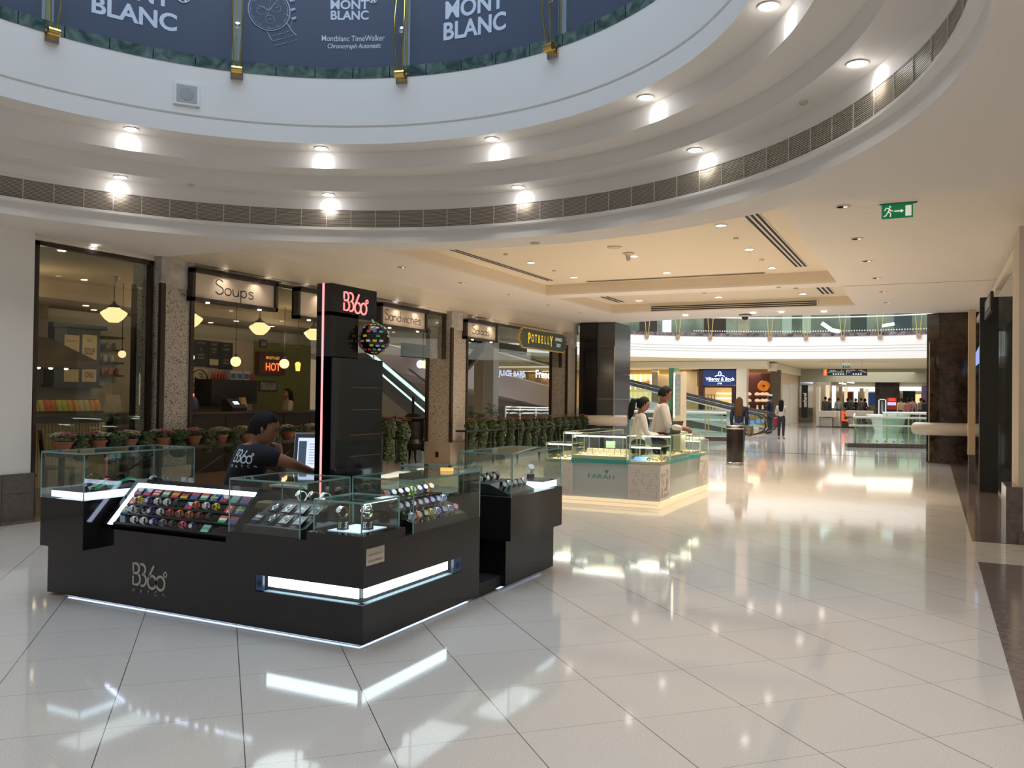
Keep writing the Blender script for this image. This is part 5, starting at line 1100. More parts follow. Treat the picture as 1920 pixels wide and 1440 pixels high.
# stove
q = at(773, 868, 2, 0.); st = wthing('iron_stove', 'black cast-iron potbelly stove on curved legs, left of the beige column base', 'stove', (q.x, q.y, 0))
MB().lathe([(.10, .28), (.26, .34), (.30, .45), (.25, .55), (.27, .58), (.27, .95), (.25, .98), (.36, 1.0), (.36, 1.04), (.20, 1.06), (.12, 1.12), (.001, 1.13)], (q.x, q.y, 0), 28).build('stove_body', mat('cast iron', (.015, .014, .014), .35, .4), st, smooth=True)
for k in range(4):
    a = PI/4+k*PI/2; d = Vector((math.cos(a), math.sin(a), 0)); MB().tube([Vector((q.x, q.y, .33))+d*.18, Vector((q.x, q.y, .27))+d*.30, Vector((q.x, q.y, .12))+d*.30, Vector((q.x, q.y, .012))+d*.40], [.04, .035, .025, .02], 8).build('leg', mat('cast iron'), st, smooth=True)
MB().lathe([(.275, .60), (.285, .605), (.275, .61)], (q.x, q.y, 0), 28, cap=False).build('brass_band', BRASS, st); MB().lathe([(.362, 1.03), (.368, 1.035), (.362, 1.042)], (q.x, q.y, 0), 28, cap=False).build('brass_band', BRASS, st)
MB().tube([(q.x, q.y, 1.12), (q.x, q.y, 1.5)], .03, 10).build('pipe', mat('cast iron'), st, smooth=True)
# socket plate on the column base
q = at(819, 852, 1, 16.41); tag(MB().box(q.x-.035, q.x+.035, 16.405, 16.42, q.z-.06, q.z+.06).build('socket_plate', MBLK), 'small black socket plate on the beige base of the middle mosaic column', 'socket')

# ================================================================ PLANTS ALONG THE SHOP FRONT
LEAF = [mat('leaf dark', (.025, .05, .012), .45), mat('leaf mid', (.035, .065, .016), .45), mat('leaf light', (.065, .10, .025), .45)]
TERRA = mat('terracotta', (.28, .10, .055), .7)
def leaves(n, fn, seed, s0=.022, s1=.04):
    rnd = random.Random(seed); mb = MB()
    for k in range(n):
        p, d = fn(rnd); p = Vector(p); d = Vector(d).normalized(); u = Vector((rnd.uniform(-1, 1), rnd.uniform(-1, 1), rnd.uniform(-.6, .9))).normalized(); v = d.cross(u).normalized(); w_ = v.cross(d); s_ = rnd.uniform(s0, s1); tip = (w_*1.0+d*.35).normalized()
        mb.mat(rnd.choice((0, 0, 1, 1, 2))); mb.add([p-tip*s_*.5, p+v*s_*.42-d*.15*s_, p+tip*s_*.6, p-v*s_*.42-d*.15*s_, p+d*s_*.12], [(0, 1, 4), (1, 2, 4), (2, 3, 4), (3, 0, 4)])
    return mb
def flowers(n, fn, seed):
    rnd = random.Random(seed); mb = MB()
    for k in range(n):
        p, i = fn(rnd); p = Vector(p); mb.mat(i); r_ = .019
        for q in range(5): a = q*2*PI/5+k; e = Vector((math.cos(a), math.sin(a), .3)).normalized(); f_ = Vector((-e.y, e.x, 0)).normalized(); mb.add([p, p+e*r_*.9+f_*r_*.5, p+e*r_*1.5+Z_*.003, p+e*r_*.9-f_*r_*.5], [(0, 1, 2, 3)])
    return mb
def pot_proto(seed, cols, label):
    r = thing('potted_flower', label, 'potted plant', (0, 0, -60)); MB().lathe([(.075, 0), (.11, .10), (.12, .10), (.125, .13), (.11, .13), (.10, .115), (.001, .115)], n=20).build('pot', TERRA, r, smooth=True)
    def lf(rn): a = rn.uniform(0, 2*PI); q = rn.uniform(0, 1)**.5*.16; return (q*math.cos(a), q*math.sin(a), .12+.07*rn.random()*(1-q*3)+.03), (math.cos(a)*.6, math.sin(a)*.6, 1)
    leaves(150, lf, seed, .03, .055).build('foliage', LEAF, r)
    def ff(rn): a = rn.uniform(0, 2*PI); q = rn.uniform(0, 1)**.5*.15; return (q*math.cos(a), q*math.sin(a), .20+.05*rn.random()-q*.25), (0 if math.sin(a+seed) > 0 else 1)
    flowers(95, ff, seed+5).build('blossom', cols, r)['kind'] = 'stuff'; return r
RED = mat('red blossom', (.34, .10, .08), .6); PNK = mat('pink blossom', (.62, .22, .25), .6); WHF = mat('white blossom', (.72, .68, .50), .6); ORG = mat('orange blossom', (.46, .20, .14), .6)
pp = [pot_proto(1, [PNK, WHF], ''), pot_proto(2, [WHF, PNK], ''), pot_proto(3, [ORG, WHF], '')]
def ivy_proto(seed, L_, r0=.15, top=None):
    r = thing('hanging_ivy', '', 'potted plant', (0, 0, -60))
    MB().lathe([(.06, 0), (.085, .10), (.09, .12), (.001, .12)], n=14).build('pot', TERRA, r, smooth=True)
    def lf(rn):
        a = rn.uniform(0, 2*PI); h_ = rn.random(); rr = r0*(.75+.25*math.sin(h_*9+seed)); rr *= (1 if h_ > .3 else .75); z = .18-L_*(1-h_); q = rr*(.75+.3*rn.random()) if h_ < .9 else rr*rn.random()**.5
        return (q*math.cos(a), q*math.sin(a), z), (math.cos(a), math.sin(a), .5 if h_ > .85 else .1)
    leaves(int(300+900*L_), lf, seed, .045, .08).build('foliage', LEAF, r)
    if top:
        def ff(rn): a = rn.uniform(0, 2*PI); q = rn.uniform(0, 1)**.5*r0; return (q*math.cos(a), q*math.sin(a), .17+.07*(1-(q/r0)**2)+.03*rn.random()), rn.choice((0, 0, 1))
        flowers(42, ff, seed+9).build('blossom', top, r)['kind'] = 'stuff'
    return r
iv = [ivy_proto(11, .30), ivy_proto(12, .34), ivy_proto(13, .75, .16, [ORG, RED]), ivy_proto(14, .80, .15, [RED, ORG])]
used = set()
def place(pr, loc, rz, label, group):
    if pr.name not in used:
        used.add(pr.name); _K[pr.name] = kids(pr); pr.location = loc; pr.rotation_euler = (0, 0, rz); pr['label'] = label; pr['group'] = group; return pr
    return dup(pr, loc, rz, label, group)
XP = -9.42; SZ = .80
tag(MB().box(XP-.15, XP+.11, 6.75, 12.9, SZ-.05, SZ).build('plant_shelf', DKW), 'dark wooden ledge carrying the flower pots before the shop windows', 'shelf')
mb = MB()
sr = wthing('ledge_stand', 'black stand with crossed braces carrying the flower ledge', 'stand', (XP, 9.5, 0))
for k, y in enumerate((6.85, 8.3, 9.8, 11.3, 12.8)):
    MB().box(XP-.03, XP+.03, y-.02, y+.02, 0, SZ-.05).build('leg', MBLK, sr)
mb = MB()
for y in (6.85, 8.3, 9.8, 11.3): mb.tube([(XP, y, .1), (XP, y+1.45, SZ-.06)], .012, 6)
mb.build('brace', MBLK, sr)
px_f = [118, 182, 240, 302, 362, 412, 458, 540, 582]
for k, x in enumerate(px_f):
    y = at(x, 825, 0, XP).y; place(pp[k % 2 if k < 7 else 2], (XP, y, SZ), k*1.3, 'terracotta pot of small pink, white or red blossoms on the ledge, %s from the left' % ORD[k], 'flower pots on the ledge')
for k, x in enumerate([150, 213, 272, 333, 388, 436, 510, 562]):
    y = at(x, 835, 0, XP).y; place(iv[k % 2], (XP+.02, y, SZ+.02), k*.9, 'trailing green ivy between the flower pots on the ledge, %s from the left' % ORD[k], 'short ivy plants on the ledge')
y = at(728, 820, 0, XP).y; place(iv[2], (XP, y, .86), .3, 'long hanging ivy with red blossoms just right of the black tower', 'long ivy plants'); place(iv[3], (XP+.1, y+.35, .84), 1.3, 'long hanging ivy between the black tower and the stove', 'long ivy plants')
mb = MB(); mb.box(XP-.04, XP+.04, y-.3, y+.6, .80, .84); mb.box(XP-.02, XP+.02, y-.25, y-.21, 0, .80); mb.box(XP-.02, XP+.02, y+.5, y+.54, 0, .8); tag(mb.build('plant_stand', MBLK), 'black metal stand carrying the long ivy beside the tower', 'stand')
n15 = 16; x0_, x1_ = at(884, 800, 0, XP+.15).y, at(1104, 790, 0, XP+.15).y
fr = wthing('planter_frame', 'long black metal frame carrying the row of hanging ivy columns', 'stand', (XP+.1, (x0_+x1_)/2, 0))
MB().box(XP, XP+.28, x0_-.45, x1_+.2, .74, .78).build('rail', MBLK, fr)
for k in range(7):
    y = x0_-.4+(x1_-x0_+.5)*k/6; MB().box(XP+.22, XP+.26, y-.02, y+.02, 0, .74).build('leg', MBLK, fr)
for k in range(n15):
    y = x0_+(x1_-x0_)*k/(n15-1); place(iv[2+k % 2], (XP+.15, y, .785), k*1.1, 'hanging ivy column with red blossoms in the long row, %s from the left' % ORD[k], 'ivy columns of the long row')
# palms behind
def palm(x, y, Yoff, h_, label, seed):
    p = at(x, y, 0, -11.5); r = wthing('potted_palm', label, 'potted plant', (p.x, p.y, .004), group='potted palms inside the shop front'); rnd = random.Random(seed)
    MB().lathe([(.12, 0), (.17, .35), (.16, .36), (.001, .34)], (p.x, p.y, .004), 18).build('pot', mat('dark planter', (.05, .03, .025), .5), r, smooth=True)
    mb = MB(); base = Vector((p.x, p.y, .35))
    for k in range(14):
        a = rnd.uniform(0, 2*PI); el = rnd.uniform(.5, 1.4); L_ = h_*rnd.uniform(.7, 1.); d = Vector((math.cos(a), math.sin(a), 0)); P = []
        for t in range(9): u = t/8; P.append(base+Z_*(L_*math.sin(el)*u*(1.25-.45*u*u*1.2))+d*(L_*math.cos(el)*u+ .25*L_*u*u))
        mb.mat(0).tube(P, .006, 4)
        for t in range(2, 9):
            tv = (P[t]-P[t-1]).normalized(); sd = tv.cross(Z_).normalized()
            for s_ in (-1, 1):
                for q in (0, .5):
                    o0 = P[t-1]+(P[t]-P[t-1])*q; e = (sd*s_+tv*.8-Z_*.2).normalized()*h_*.20*(1-.5*t/9); mb.mat(rnd.choice((0, 1))); mb.add([o0, o0+e*.5+tv*.018, o0+e, o0+e*.5-tv*.018], [(0, 1, 2, 3)])
    mb.build('fronds', [mat('palm green', (.06, .13, .05), .5), mat('palm light', (.13, .24, .10), .5)], r)
palm(939, 770, 0, 1.5, 'potted palm left of the white mullion under the Salads sign', 1); palm(884, 775, 0, 1.25, 'potted palm beside the middle mosaic column', 2)
# ================================================================ WHITE AND TEAL JEWELLERY KIOSK
FX, FY = -3.39, 11.6
TEAL = mat('teal band', (.05, .36, .33), .35); FPANEL = mat('pale pearly panel', (.52, .57, .55), .25); FWH = mat('white lacquer', (.70, .66, .62), .3); BASEG = glow('warm base light', (1., .78, .48), .5)
fk = wthing('jewellery_kiosk', 'white and teal jewellery kiosk with a glowing base and maze pattern blocks', 'kiosk', (-4.3, 13, 0))
def fp(n, mb, m, **k): return mb.build(n, m, fk, **k)
mb = MB(); mb.box(-5.17, -4.70, FY, FY+.5, .10, .58); fp('corner_block', mb, FWH)
mb = MB(); mb.box(-3.86, FX, FY, FY+.5, .10, .60); fp('corner_block', mb, FWH)
mb = MB(); mb.box(FX-.5, FX, 13.87, 14.45, .10, .60); fp('corner_block', mb, FWH)
mb = MB(); mb.box(-4.70, -3.86, FY+.03, FY+.45, .10, .60); fp('front_panel', mb, FPANEL)
mb = MB(); mb.box(FX-.45, FX-.03, FY+.5, 13.87, .10, .60); fp('side_panel', mb, FPANEL)
mb = MB(); mb.box(-5.17, -4.7, FY+.5, 14.4, .1, .58); fp('rear_counter', mb, FWH)
mb = MB(); mb.box(-4.72, -3.87, FY-.03, FY+.5, .60, .655); mb.box(FX-.5, FX+.02, 12.11, 13.2, .60, .655); mb.box(FX-.5, FX+.02, 13.35, 13.87, .60, .655); fp('teal_band', mb, TEAL)['kind'] = 'stuff'
mb = MB(); mb.box(-5.15, FX+.02, FY-.02, FY+.1, .055, .10); mb.box(FX-.1, FX+.02, FY+.1, 14.42, .055, .10); mb.box(-5.1, FX-.02, FY+.0, FY+.06, .0, .045); mb.box(FX-.06, FX-.0, FY+.06, 14.4, .0, .045); fp('base_light', mb, BASEG)
mb = MB(); mb.box(-5.12, FX-.04, FY+.01, FY+.4, .045, .055); mb.box(FX-.4, FX-.01, FY+.4, 14.4, .045, .055); fp('base_joint', mb, mat('warm cream', (.6, .5, .35), .4))
# maze relief on the corner blocks
def maze(o, R, W, H, seed):
    rnd = random.Random(seed); mb = MB(); o = Vector(o); n = 9; s_ = W/n; m_ = int(H/s_); N = R.cross(Z_).normalized()
    for i in range(n+1):
        for j in range(m_+1):
            if rnd.random() < .30 and i < n: mb.obox(o+R*(i+.5)*s_+Z_*j*s_+N*.002, R*s_*.52, Z_*.003, N*.003)
            if rnd.random() < .30 and j < m_: mb.obox(o+R*i*s_+Z_*(j+.5)*s_+N*.002, R*.003, Z_*s_*.52, N*.003)
    return mb
RLF = mat('relief maze lines', (.53, .47, .42), .5)  # slightly darker beige for the raised maze pattern
for k, (o, R, W, H) in enumerate((((-5.12, FY, .15), X_, .36, .38), ((-3.82, FY, .15), X_, .38, .40), ((FX, FY+.06, .15), Y_, .38, .40), ((FX, 13.92, .15), Y_, .48, .40))):
    fp('maze_relief', maze(o, R, W, H, 5+k), RLF)['kind'] = 'stuff'
mb = MB(); mb.text('FARAH', (-4.275, FY+.028, .405), X_, Z_, .068, -.012, wx=1.45, t=.003)
mb.stroke([arc(0, 0, .018, .012, 0, 360, 12), arc(-.014, .004, .014, .010, 0, 360, 10), arc(.014, .004, .014, .010, 0, 360, 10), [(-.02, -.01), (0, -.035), (.02, -.01)]], (-4.19, FY+.028, .485), X_, Z_, .005, .003); fp('lettering', mb, TEAL)
def fcase(x0, x1, y0, y1, z0, z1, label):
    r = wthing('glass_case', label, 'display case', ((x0+x1)/2, (y0+y1)/2, z0), group='glass cases of the jewellery kiosk'); mb = MB(); t = .006
    mb.box(x0, x1, y0, y0+t, z0, z1); mb.box(x1-t, x1, y0+t, y1, z0, z1); mb.box(x0, x0+t, y0+t, y1, z0, z1); mb.box(x0, x1, y0, y1, z1, z1+t); mb.build('glass', GL, r)
    mb = MB(); e = .005
    for x in (x0, x1):
        for y in (y0, y1): mb.box(x-e, x+e, y-e, y+e, z0, z1)
    for y in (y0, y1): mb.box(x0, x1, y-e, y+e, z1-.004, z1+.008)
    for x in (x0, x1): mb.box(x-e, x+e, y0, y1, z1-.004, z1+.008)
    mb.build('glass_edge', mat('pale green edge', (.42, .50, .36), .2), r)
    MB().box(x0+.02, x1-.02, y0+.03, y0+.06, z1-.025, z1-.008).build('tube_light', glow('white case tube', (1., .95, .9), 5), r)
    light('case_lamp', 'AREA', ((x0+x1)/2, (y0+y1)/2, z1-.03), 1.6, (1, .88, .62), max(.2, (x1-x0)*.7))
    MB().box(x0+.01, x1-.01, y0+.02, y1-.02, z0-.0, z0+.05).build('display_floor', mat('cream velvet', (.66, .57, .42), .8), r); return r
fcase(-5.14, -4.72, FY+.02, FY+.48, .58, .86, 'small glass case on the left maze block of the jewellery kiosk')
fcase(-4.71, -3.88, FY-.02, FY+.46, .655, 1.0, 'wide glass case above the name panel of the jewellery kiosk')
fcase(-3.85, FX+.0, FY+.02, FY+.48, .60, .86, 'small glass case with a blue tray on the front right maze block')
fcase(FX-.46, FX, 12.12, 13.18, .655, 1.0, 'glass case on the right side of the jewellery kiosk')
fcase(FX-.46, FX, 13.36, 13.86, .655, 1.0, 'glass case farther along the right side of the jewellery kiosk')
fcase(FX-.46, FX, 13.90, 14.43, .60, .86, 'small glass case on the far maze block of the jewellery kiosk')
fcase(-5.15, -4.72, 12.3, 13.9, .58, 1.0, 'glass case at the back left of the jewellery kiosk')
rnd = random.Random(4)
GOLDW = mat('gold jewellery', (.75, .55, .25), .25, .9); DKJ = mat('dark jewellery', (.10, .09, .06), .3)
spots = [(x, y, z) for x, y, z in [(-4.62+.075*i, FY+.08+.11*(i % 3), .705) for i in range(10)]]
for k, (x, y, z) in enumerate(spots):
    mb = MB(); mb.mat(0).slab([(x-.034, y, z), (x-.034, y+.05, z+.035), (x-.034, y+.07, z+.035), (x-.034, y+.07, z)], (-1, 0, 0), .068); mb.mat(1)
    mb.tube([Vector((x, y+.02, z+.018))+Vector((.02*math.cos(t*PI/6), .014*math.sin(t*PI/6), .012*math.sin(t*PI/6)+.004)) for t in range(12)], .003, 5, closed=True)
    tag(mb.build('jewellery_stand', [mat('cream leather', (.72, .62, .48), .6), GOLDW]), 'small cream jewellery block in the wide front case, %s from the left' % ORD[k], 'jewellery stand', 'cream jewellery blocks in the wide front case')
for k in range(8):
    x, y, z = -4.58+.088*k, FY+.33, .705; mb = MB(); mb.mat(0).slab([(x-.036, y, z), (x-.036, y+.02, z+.085), (x-.036, y+.045, z+.085), (x-.036, y+.06, z)], (-1, 0, 0), .072); mb.mat(1)
    mb.tube([Vector((x, y+.008, z+.045))+Vector((.022*math.cos(t*PI/6), .006*math.sin(t*PI/6), .024*math.sin(t*PI/6))) for t in range(12)], .0025, 5, closed=True)
    tag(mb.build('jewellery_stand', [mat('cream leather'), GOLDW]), 'tall cream necklace block at the back of the wide front case, %s from the left' % ORD[k], 'jewellery stand', 'tall cream blocks in the wide front case')
def bracelets(x0, x1, y0, y1, z, n, where, grp):
    for k in range(n):
        x = x0+(x1-x0)*((k*.618) % 1); y = y0+(y1-y0)*((k+.5)/n); R_ = rnd.uniform(.02, .032); mb = MB(); a = rnd.uniform(0, PI); d = Vector((math.cos(a), math.sin(a), 0)); c = Vector((x, y, z+R_*.8))
        mb.tube([c+d*R_*math.cos(t*PI/8)+Z_*R_*.8*math.sin(t*PI/8) for t in range(16)], .006, 6, closed=True); mb.box(x-.006, x+.006, y-.006, y+.006, z, z+R_*.3)
        tag(mb.build('bracelet', [DKJ, GOLDW][k % 2]), '%s bracelet on display %s' % (['dark', 'gold'][k % 2], where), 'bracelet', grp+(' (dark)' if k % 2 == 0 else ' (gold)'))
bracelets(-5.1, -4.76, FY+.1, FY+.42, .632, 8, 'in the small left case of the jewellery kiosk', 'bracelets in the small left case')
bracelets(-3.60, -3.42, FY+.12, FY+.44, .652, 9, 'beside the blue tray in the small right case', 'bracelets beside the blue tray')
bracelets(FX-.40, FX-.05, 12.2, 13.1, .707, 10, 'in the right side case of the jewellery kiosk', 'bracelets in the right side case')
bracelets(FX-.40, FX-.05, 13.95, 14.38, .652, 6, 'in the small far case of the jewellery kiosk', 'bracelets in the small far case')
mb = MB(); mb.slab([(-3.83, FY+.08, .655), (-3.83, FY+.24, .70), (-3.83, FY+.245, .69), (-3.83, FY+.085, .645)], (-1, 0, 0), .20); tag(mb.build('blue_tray', mat('blue tray', (.06, .17, .55), .5)), 'blue tray of rings in the small front right case', 'tray')
tag(MB().box(-4.34, -4.20, FY+.40, FY+.42, .80, .90).build('price_card', mat('mint card', (.45, .68, .55), .5)), 'mint green card standing in the wide front case', 'card')
tt_ = wthing('display_totem', 'teal pillar with a tall warm-lit display panel behind the standing man', 'pillar', (-3.72, 13.6, 0))
q0 = at(1254, 690, 1, 13.45); q1 = at(1264.5, 690, 1, 13.45); q2 = at(1278.5, 690, 1, 13.45)
MB().box(q0.x, q1.x, 13.45, 13.75, .0, q0.z).build('teal_pillar', mat('teal pillar paint', (.07, .22, .16), .5), tt_)
MB().box(q1.x+.001, q2.x, 13.40, 13.75, 0, q0.z-.06).build('panel_body', mat('cream panel', (.70, .60, .46), .4), tt_)
z0_, z1_ = at(1271, 783, 1, 13.4).z, q0.z-.09
MB().box(q1.x+.006, q1.x+.022, 13.392, 13.40, z0_, z1_).build('side_light', glow('warm strip', (1, .86, .6), 3), tt_); MB().box(q1.x+.03, q2.x-.008, 13.392, 13.40, z0_+.05, z1_-.02).build('display_panel', mat('grey blue display', (.28, .36, .38), .3, noise=(30, .1, (.4, .5, .5))), tt_)
lp2 = at(1280, 806, 1, 12.6); r = thing('laptop', 'dark open laptop under the standing man\'s hands at the jewellery kiosk', 'laptop', (-3.56, 12.62, 1.008), rz=-1.9)
MB().box(-.14, .14, -.1, .1, 0, .012).build('base', MBLK, r); MB().slab([(-.14, .10, .012), (.14, .10, .012), (.14, .16, .20), (-.14, .16, .20)], (0, -1, .3), .008).build('lid', mat('dark lid', (.05, .05, .055), .3), r)
tag(MB().lathe([(.22, 0), (.24, .02), (.22, .03), (.001, .03)], (-3.62, 14.15, 0.868), 24).build('round_tray', mat('cream velvet')), 'round cream tray on top of the far case of the jewellery kiosk', 'tray')

# ================================================================ BIN
q = at(1378, 871, 2, 0); bn = wthing('litter_bin', 'dark brown cylindrical litter bin with a steel top, in the middle of the corridor', 'bin', (q.x, q.y, 0))
MB().lathe([(.195, .06), (.20, .07), (.20, .83), (.195, .84)], (q.x, q.y, 0), 40).build('body', mat('dark brown bin', (.022, .016, .014), .25), bn, smooth=True)
MB().lathe([(.20, 0), (.205, .005), (.205, .055), (.20, .06)], (q.x, q.y, 0), 40).build('foot_ring', STEEL, bn, smooth=True)
MB().lathe([(.205, .84), (.208, .845), (.208, .915), (.20, .925), (.13, .925), (.12, .91), (.001, .91)], (q.x, q.y, 0), 40).build('steel_top', STEEL, bn, smooth=True)

# ================================================================ FAR HALL
CB = (-3.53, 32.28); RBF = 15.0
def ringb(mb, prof, a0=15, a1=165, n=90): return mb.lathe(prof, (CB[0], CB[1], 0), n, math.radians(a0), math.radians(a1))
FWHT = mat('bright white balcony paint', (.84, .82, .80), .6)
mb = MB(); prof = [(15.0, 3.70)]
for z in (4.08, 4.22, 4.37): prof += [(15.0, z-.012), (15.03, z-.010), (15.03, z+.010), (15.0, z+.012)]
ringb(mb, prof+[(15.0, 4.88)]); struct(mb.build('wall_balcony', FWHT))
mb = MB(); ringb(mb, [(15.0, 3.70), (26, 3.70)]); ringb(mb, [(14.98, 5.05), (26, 5.05)]); struct(mb.build('floor_balcony', mat('beige soffit', (.82, .74, .56), .7)))
mb = MB()
for k in range(60):
    a0 = 15+2.5*k; mb.lathe([(14.97, 4.88), (14.97, 5.05), (15.3, 5.05), (15.3, 4.88), (14.97, 4.88)], (CB[0], CB[1], 0), 3, math.radians(a0+.03), math.radians(a0+2.47))
trim(mb, PURPST)
bl = wthing('glass_balustrade', 'curved glass balustrade with white rails on the far white balcony', 'balustrade', (CB[0], CB[1]+15, 5.05))
mb = MB(); ringb(mb, [(15.05, 5.05), (15.05, 6.1)]); mb.build('glass', GLG, bl)
def arcpts(R, z, a0=20, a1=160, n=80): return [(CB[0]+R*math.cos(math.radians(a0+(a1-a0)*k/n)), CB[1]+R*math.sin(math.radians(a0+(a1-a0)*k/n)), z) for k in range(n+1)]
WRAIL = mat('white rail', (.85, .84, .80), .35)
for z, r_ in ((6.12, .05), (5.86, .035)): MB().tube(arcpts(14.9, z), r_, 6).build('handrail', WRAIL, bl)
mb = MB()
for k in range(150):
    a = math.radians(50+.48*k); d = Vector((math.cos(a), math.sin(a), 0)); c = Vector((CB[0], CB[1], 5.16))+d*15.035; mb.obox(c, Vector((-d.y, d.x, 0))*.03, d*.004, Z_*.03)
mb.build('glass_dot', mat('white dot', (.75, .75, .7), .5), bl)['kind'] = 'stuff'
for k, x in enumerate((1212, 1270, 1331, 1443, 1511, 1580, 1650, 1723)):
    d = ray(x, 640); a_ = d.x**2+d.y**2; ox, oy = -CB[0], -CB[1]; b_ = 2*(ox*d.x+oy*d.y); c_q = ox*ox+oy*oy-RBF**2; t = (-b_+math.sqrt(b_*b_-4*a_*c_q))/(2*a_); p = CAM+d*t
    dd = Vector((p.x-CB[0], p.y-CB[1], 0)).normalized(); tg = Vector((-dd.y, dd.x, 0)); c = Vector((p.x, p.y, 4.82))-dd*.06
    r = wthing('rail_bracket', 'brass twin-rod bracket on the far white balcony, %s from the left' % ORD[k], 'bracket', c, group='brass brackets of the far balcony')
    MB().obox(c, tg*.10, dd*.05, Z_*.10).build('drum', mat('soft brass', (.62, .42, .28), .3, .6), r)
    for s_ in (-1, 1): MB().tube([c+tg*.05*s_, c+tg*.10*s_+Z_*.5-dd*.05, c+tg*.17*s_+Z_*1.25], .018, 6).build('rod', mat('yellow brass', (.80, .66, .25), .3, .5), r)
# upper level behind the balcony
UPW = mat('upper shop glass wall', (.20, .24, .20), .4, noise=(.6, .12, (.42, .45, .37)))
mb = MB(); ringb(mb, [(21, 5.05), (21, 9.5)]); struct(mb.build('wall_upper_far', UPW))
for k, (x, w_, c, l) in enumerate(((1250, 14, (.9, .95, 1.), 'lit white display'), (1393, 22, None, ''), (1475, 18, (.42, .50, .44), 'pale green column'), (1512, 16, (.42, .50, .44), 'pale green column'), (1610, 30, (.05, .07, .06), 'dark doorway'), (1693, 32, (.05, .065, .08), 'dark poster'), (1340, 40, (.05, .03, .03), 'dark shop window'), (1215, 30, (.04, .06, .05), 'dark shop window'))):
    R_ = 19 if c else 15.3
    def hit(xx):
        d = ray(xx, 640); a_ = d.x**2+d.y**2; ox, oy = -CB[0], -CB[1]; b_ = 2*(ox*d.x+oy*d.y); return CAM+d*((-b_+math.sqrt(b_*b_-4*a_*(ox*ox+oy*oy-R_**2)))/(2*a_))
    a, b = hit(x-w_/2), hit(x+w_/2); mb = MB(); dd = (b-a); dd.z = 0; nn = Vector((-dd.y, dd.x, 0)).normalized()
    z0, z1 = (4.86, 9.4) if c is None else (5.06, 9.4 if 'column' in l else 6.9)
    mb.obox(((a.x+b.x)/2, (a.y+b.y)/2, (z0+z1)/2), Vector((dd.x, dd.y, 0))/2, nn*.15, Z_*(z1-z0)/2)
    if c is None: tag(mb.build('stone_pillar', mat('pink stone', (.50, .36, .28), .4, noise=(3, .2, (.58, .45, .36)))), 'pinkish stone pillar interrupting the far balcony rail', 'pillar')
    else: tag(mb.build({'lit white display': 'lit_display', 'pale green column': 'column', 'dark doorway': 'doorway', 'dark poster': 'poster', 'dark shop window': 'shop_window'}[l], glow('cold display', (.75, .88, 1), 1.) if k == 0 else mat('upper '+l, c, .3)), l+' on the upper floor behind the far balcony, %s' % ['left part', '', 'left of two', 'right of two', 'right of the middle', 'near the right end', 'left of the pink pillar', 'at the left end'][k], 'column' if 'column' in l else 'display')
tag(MB().tube([at(1541, 606, 1, 50), at(1560, 619, 1, 50), at(1575, 622, 1, 50)], .12, 6).build('light_tube', glow('cyan white tube', (.7, .95, 1), 1.6)), 'curved white light tube on the upper floor', 'lamp'); tag(MB().tube([at(1654, 611, 1, 50), at(1677, 607, 1, 50)], .09, 6).build('light_tube', glow('cyan white tube', (.7, .95, 1), 1.6)), 'straight white light tube on the upper floor near the dark poster', 'lamp')
struct(MB().box(-30, 12, 24.8, 60, 9.5, 9.6).build('ceiling_far', FWHT)) if False else None
# lower level: ceiling, facade
SOF = mat('far soffit', (.82, .74, .58), .7)
struct(MB().box(-26, 12, 50.2, 90, 3.62, 3.7).build('ceiling_far', SOF))
mb = MB(); mb.box(-26, -8.2, 48.6, 49.4, 3.36, 3.68); mb.box(-26, -8.2, 49.0, 50.4, 3.28, 3.36); mb.box(-8.4, -7.9, 50, 66, 3.15, 3.6); struct(mb.build('wall_far_beam', mat('far cream beam', (.84, .79, .64), .6)))
def far_box(name, x0, y0, x1, y1, Yp, depth, m, label, cat, group=None, parent=None):
    a = at(x0, y0, 1, Yp); b = at(x1, y1, 1, Yp); mb = MB().box(a.x, b.x, Yp, Yp+depth, b.z, a.z); o = mb.build(name, m, parent)
    if parent is None: tag(o, label, cat, group)
    return o
def far_thing(name, x0, y0, x1, y1, Yp, label, cat, group=None): a = at((x0+x1)/2, y1, 1, Yp); return wthing(name, label, cat, (a.x, Yp, max(0, a.z)), group)
mb = MB(); mb.box(-26, -8.2, 52.5, 52.7, 0, 3.62); struct(mb.build('wall_far_shops', mat('far shop back', (.50, .38, .20), .6)))
light('far_shop_light', 'AREA', (-17, 51, 3.2), 160, (1, .78, .45), 7, sy=1.5); light('far_shop_light', 'AREA', (-10.5, 51.2, 3.2), 60, (1, .75, .45), 3, sy=1.)
# gold-lit niches
jn = far_thing('lit_niche_wall', 1160, 697, 1222, 765, 50.5, 'golden backlit wall of niches in the far left shop', 'display wall')
mb = MB(); mb2 = MB(); mb3 = MB()
for k in range(8):
    x = 1158+9.7*k; a = at(x, 702, 1, 50.6); b = at(x+8.3, 752, 1, 50.6); mb.box(a.x, b.x, 50.7, 50.8, b.z, a.z); c = at(x+1.6, 702, 1, 50.5); e = at(x+3.8, 730, 1, 50.5); mb2.box(c.x, e.x, 50.64, 50.68, e.z, c.z); f = at(x, 735, 1, 50.5); g = at(x+7, 764, 1, 50.5); mb3.box(f.x, g.x, 50.55, 50.6, g.z, f.z)
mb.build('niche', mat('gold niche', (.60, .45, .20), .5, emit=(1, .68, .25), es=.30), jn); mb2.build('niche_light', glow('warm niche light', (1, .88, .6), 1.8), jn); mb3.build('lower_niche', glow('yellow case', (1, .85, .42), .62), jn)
rr = far_thing('ball_ornament', 1203, 710, 1221, 735, 50.3, 'round coral red ornament in the golden lit shop', 'ornament'); p = at(1212, 719, 1, 50.3); mb = MB()
rnd = random.Random(8)
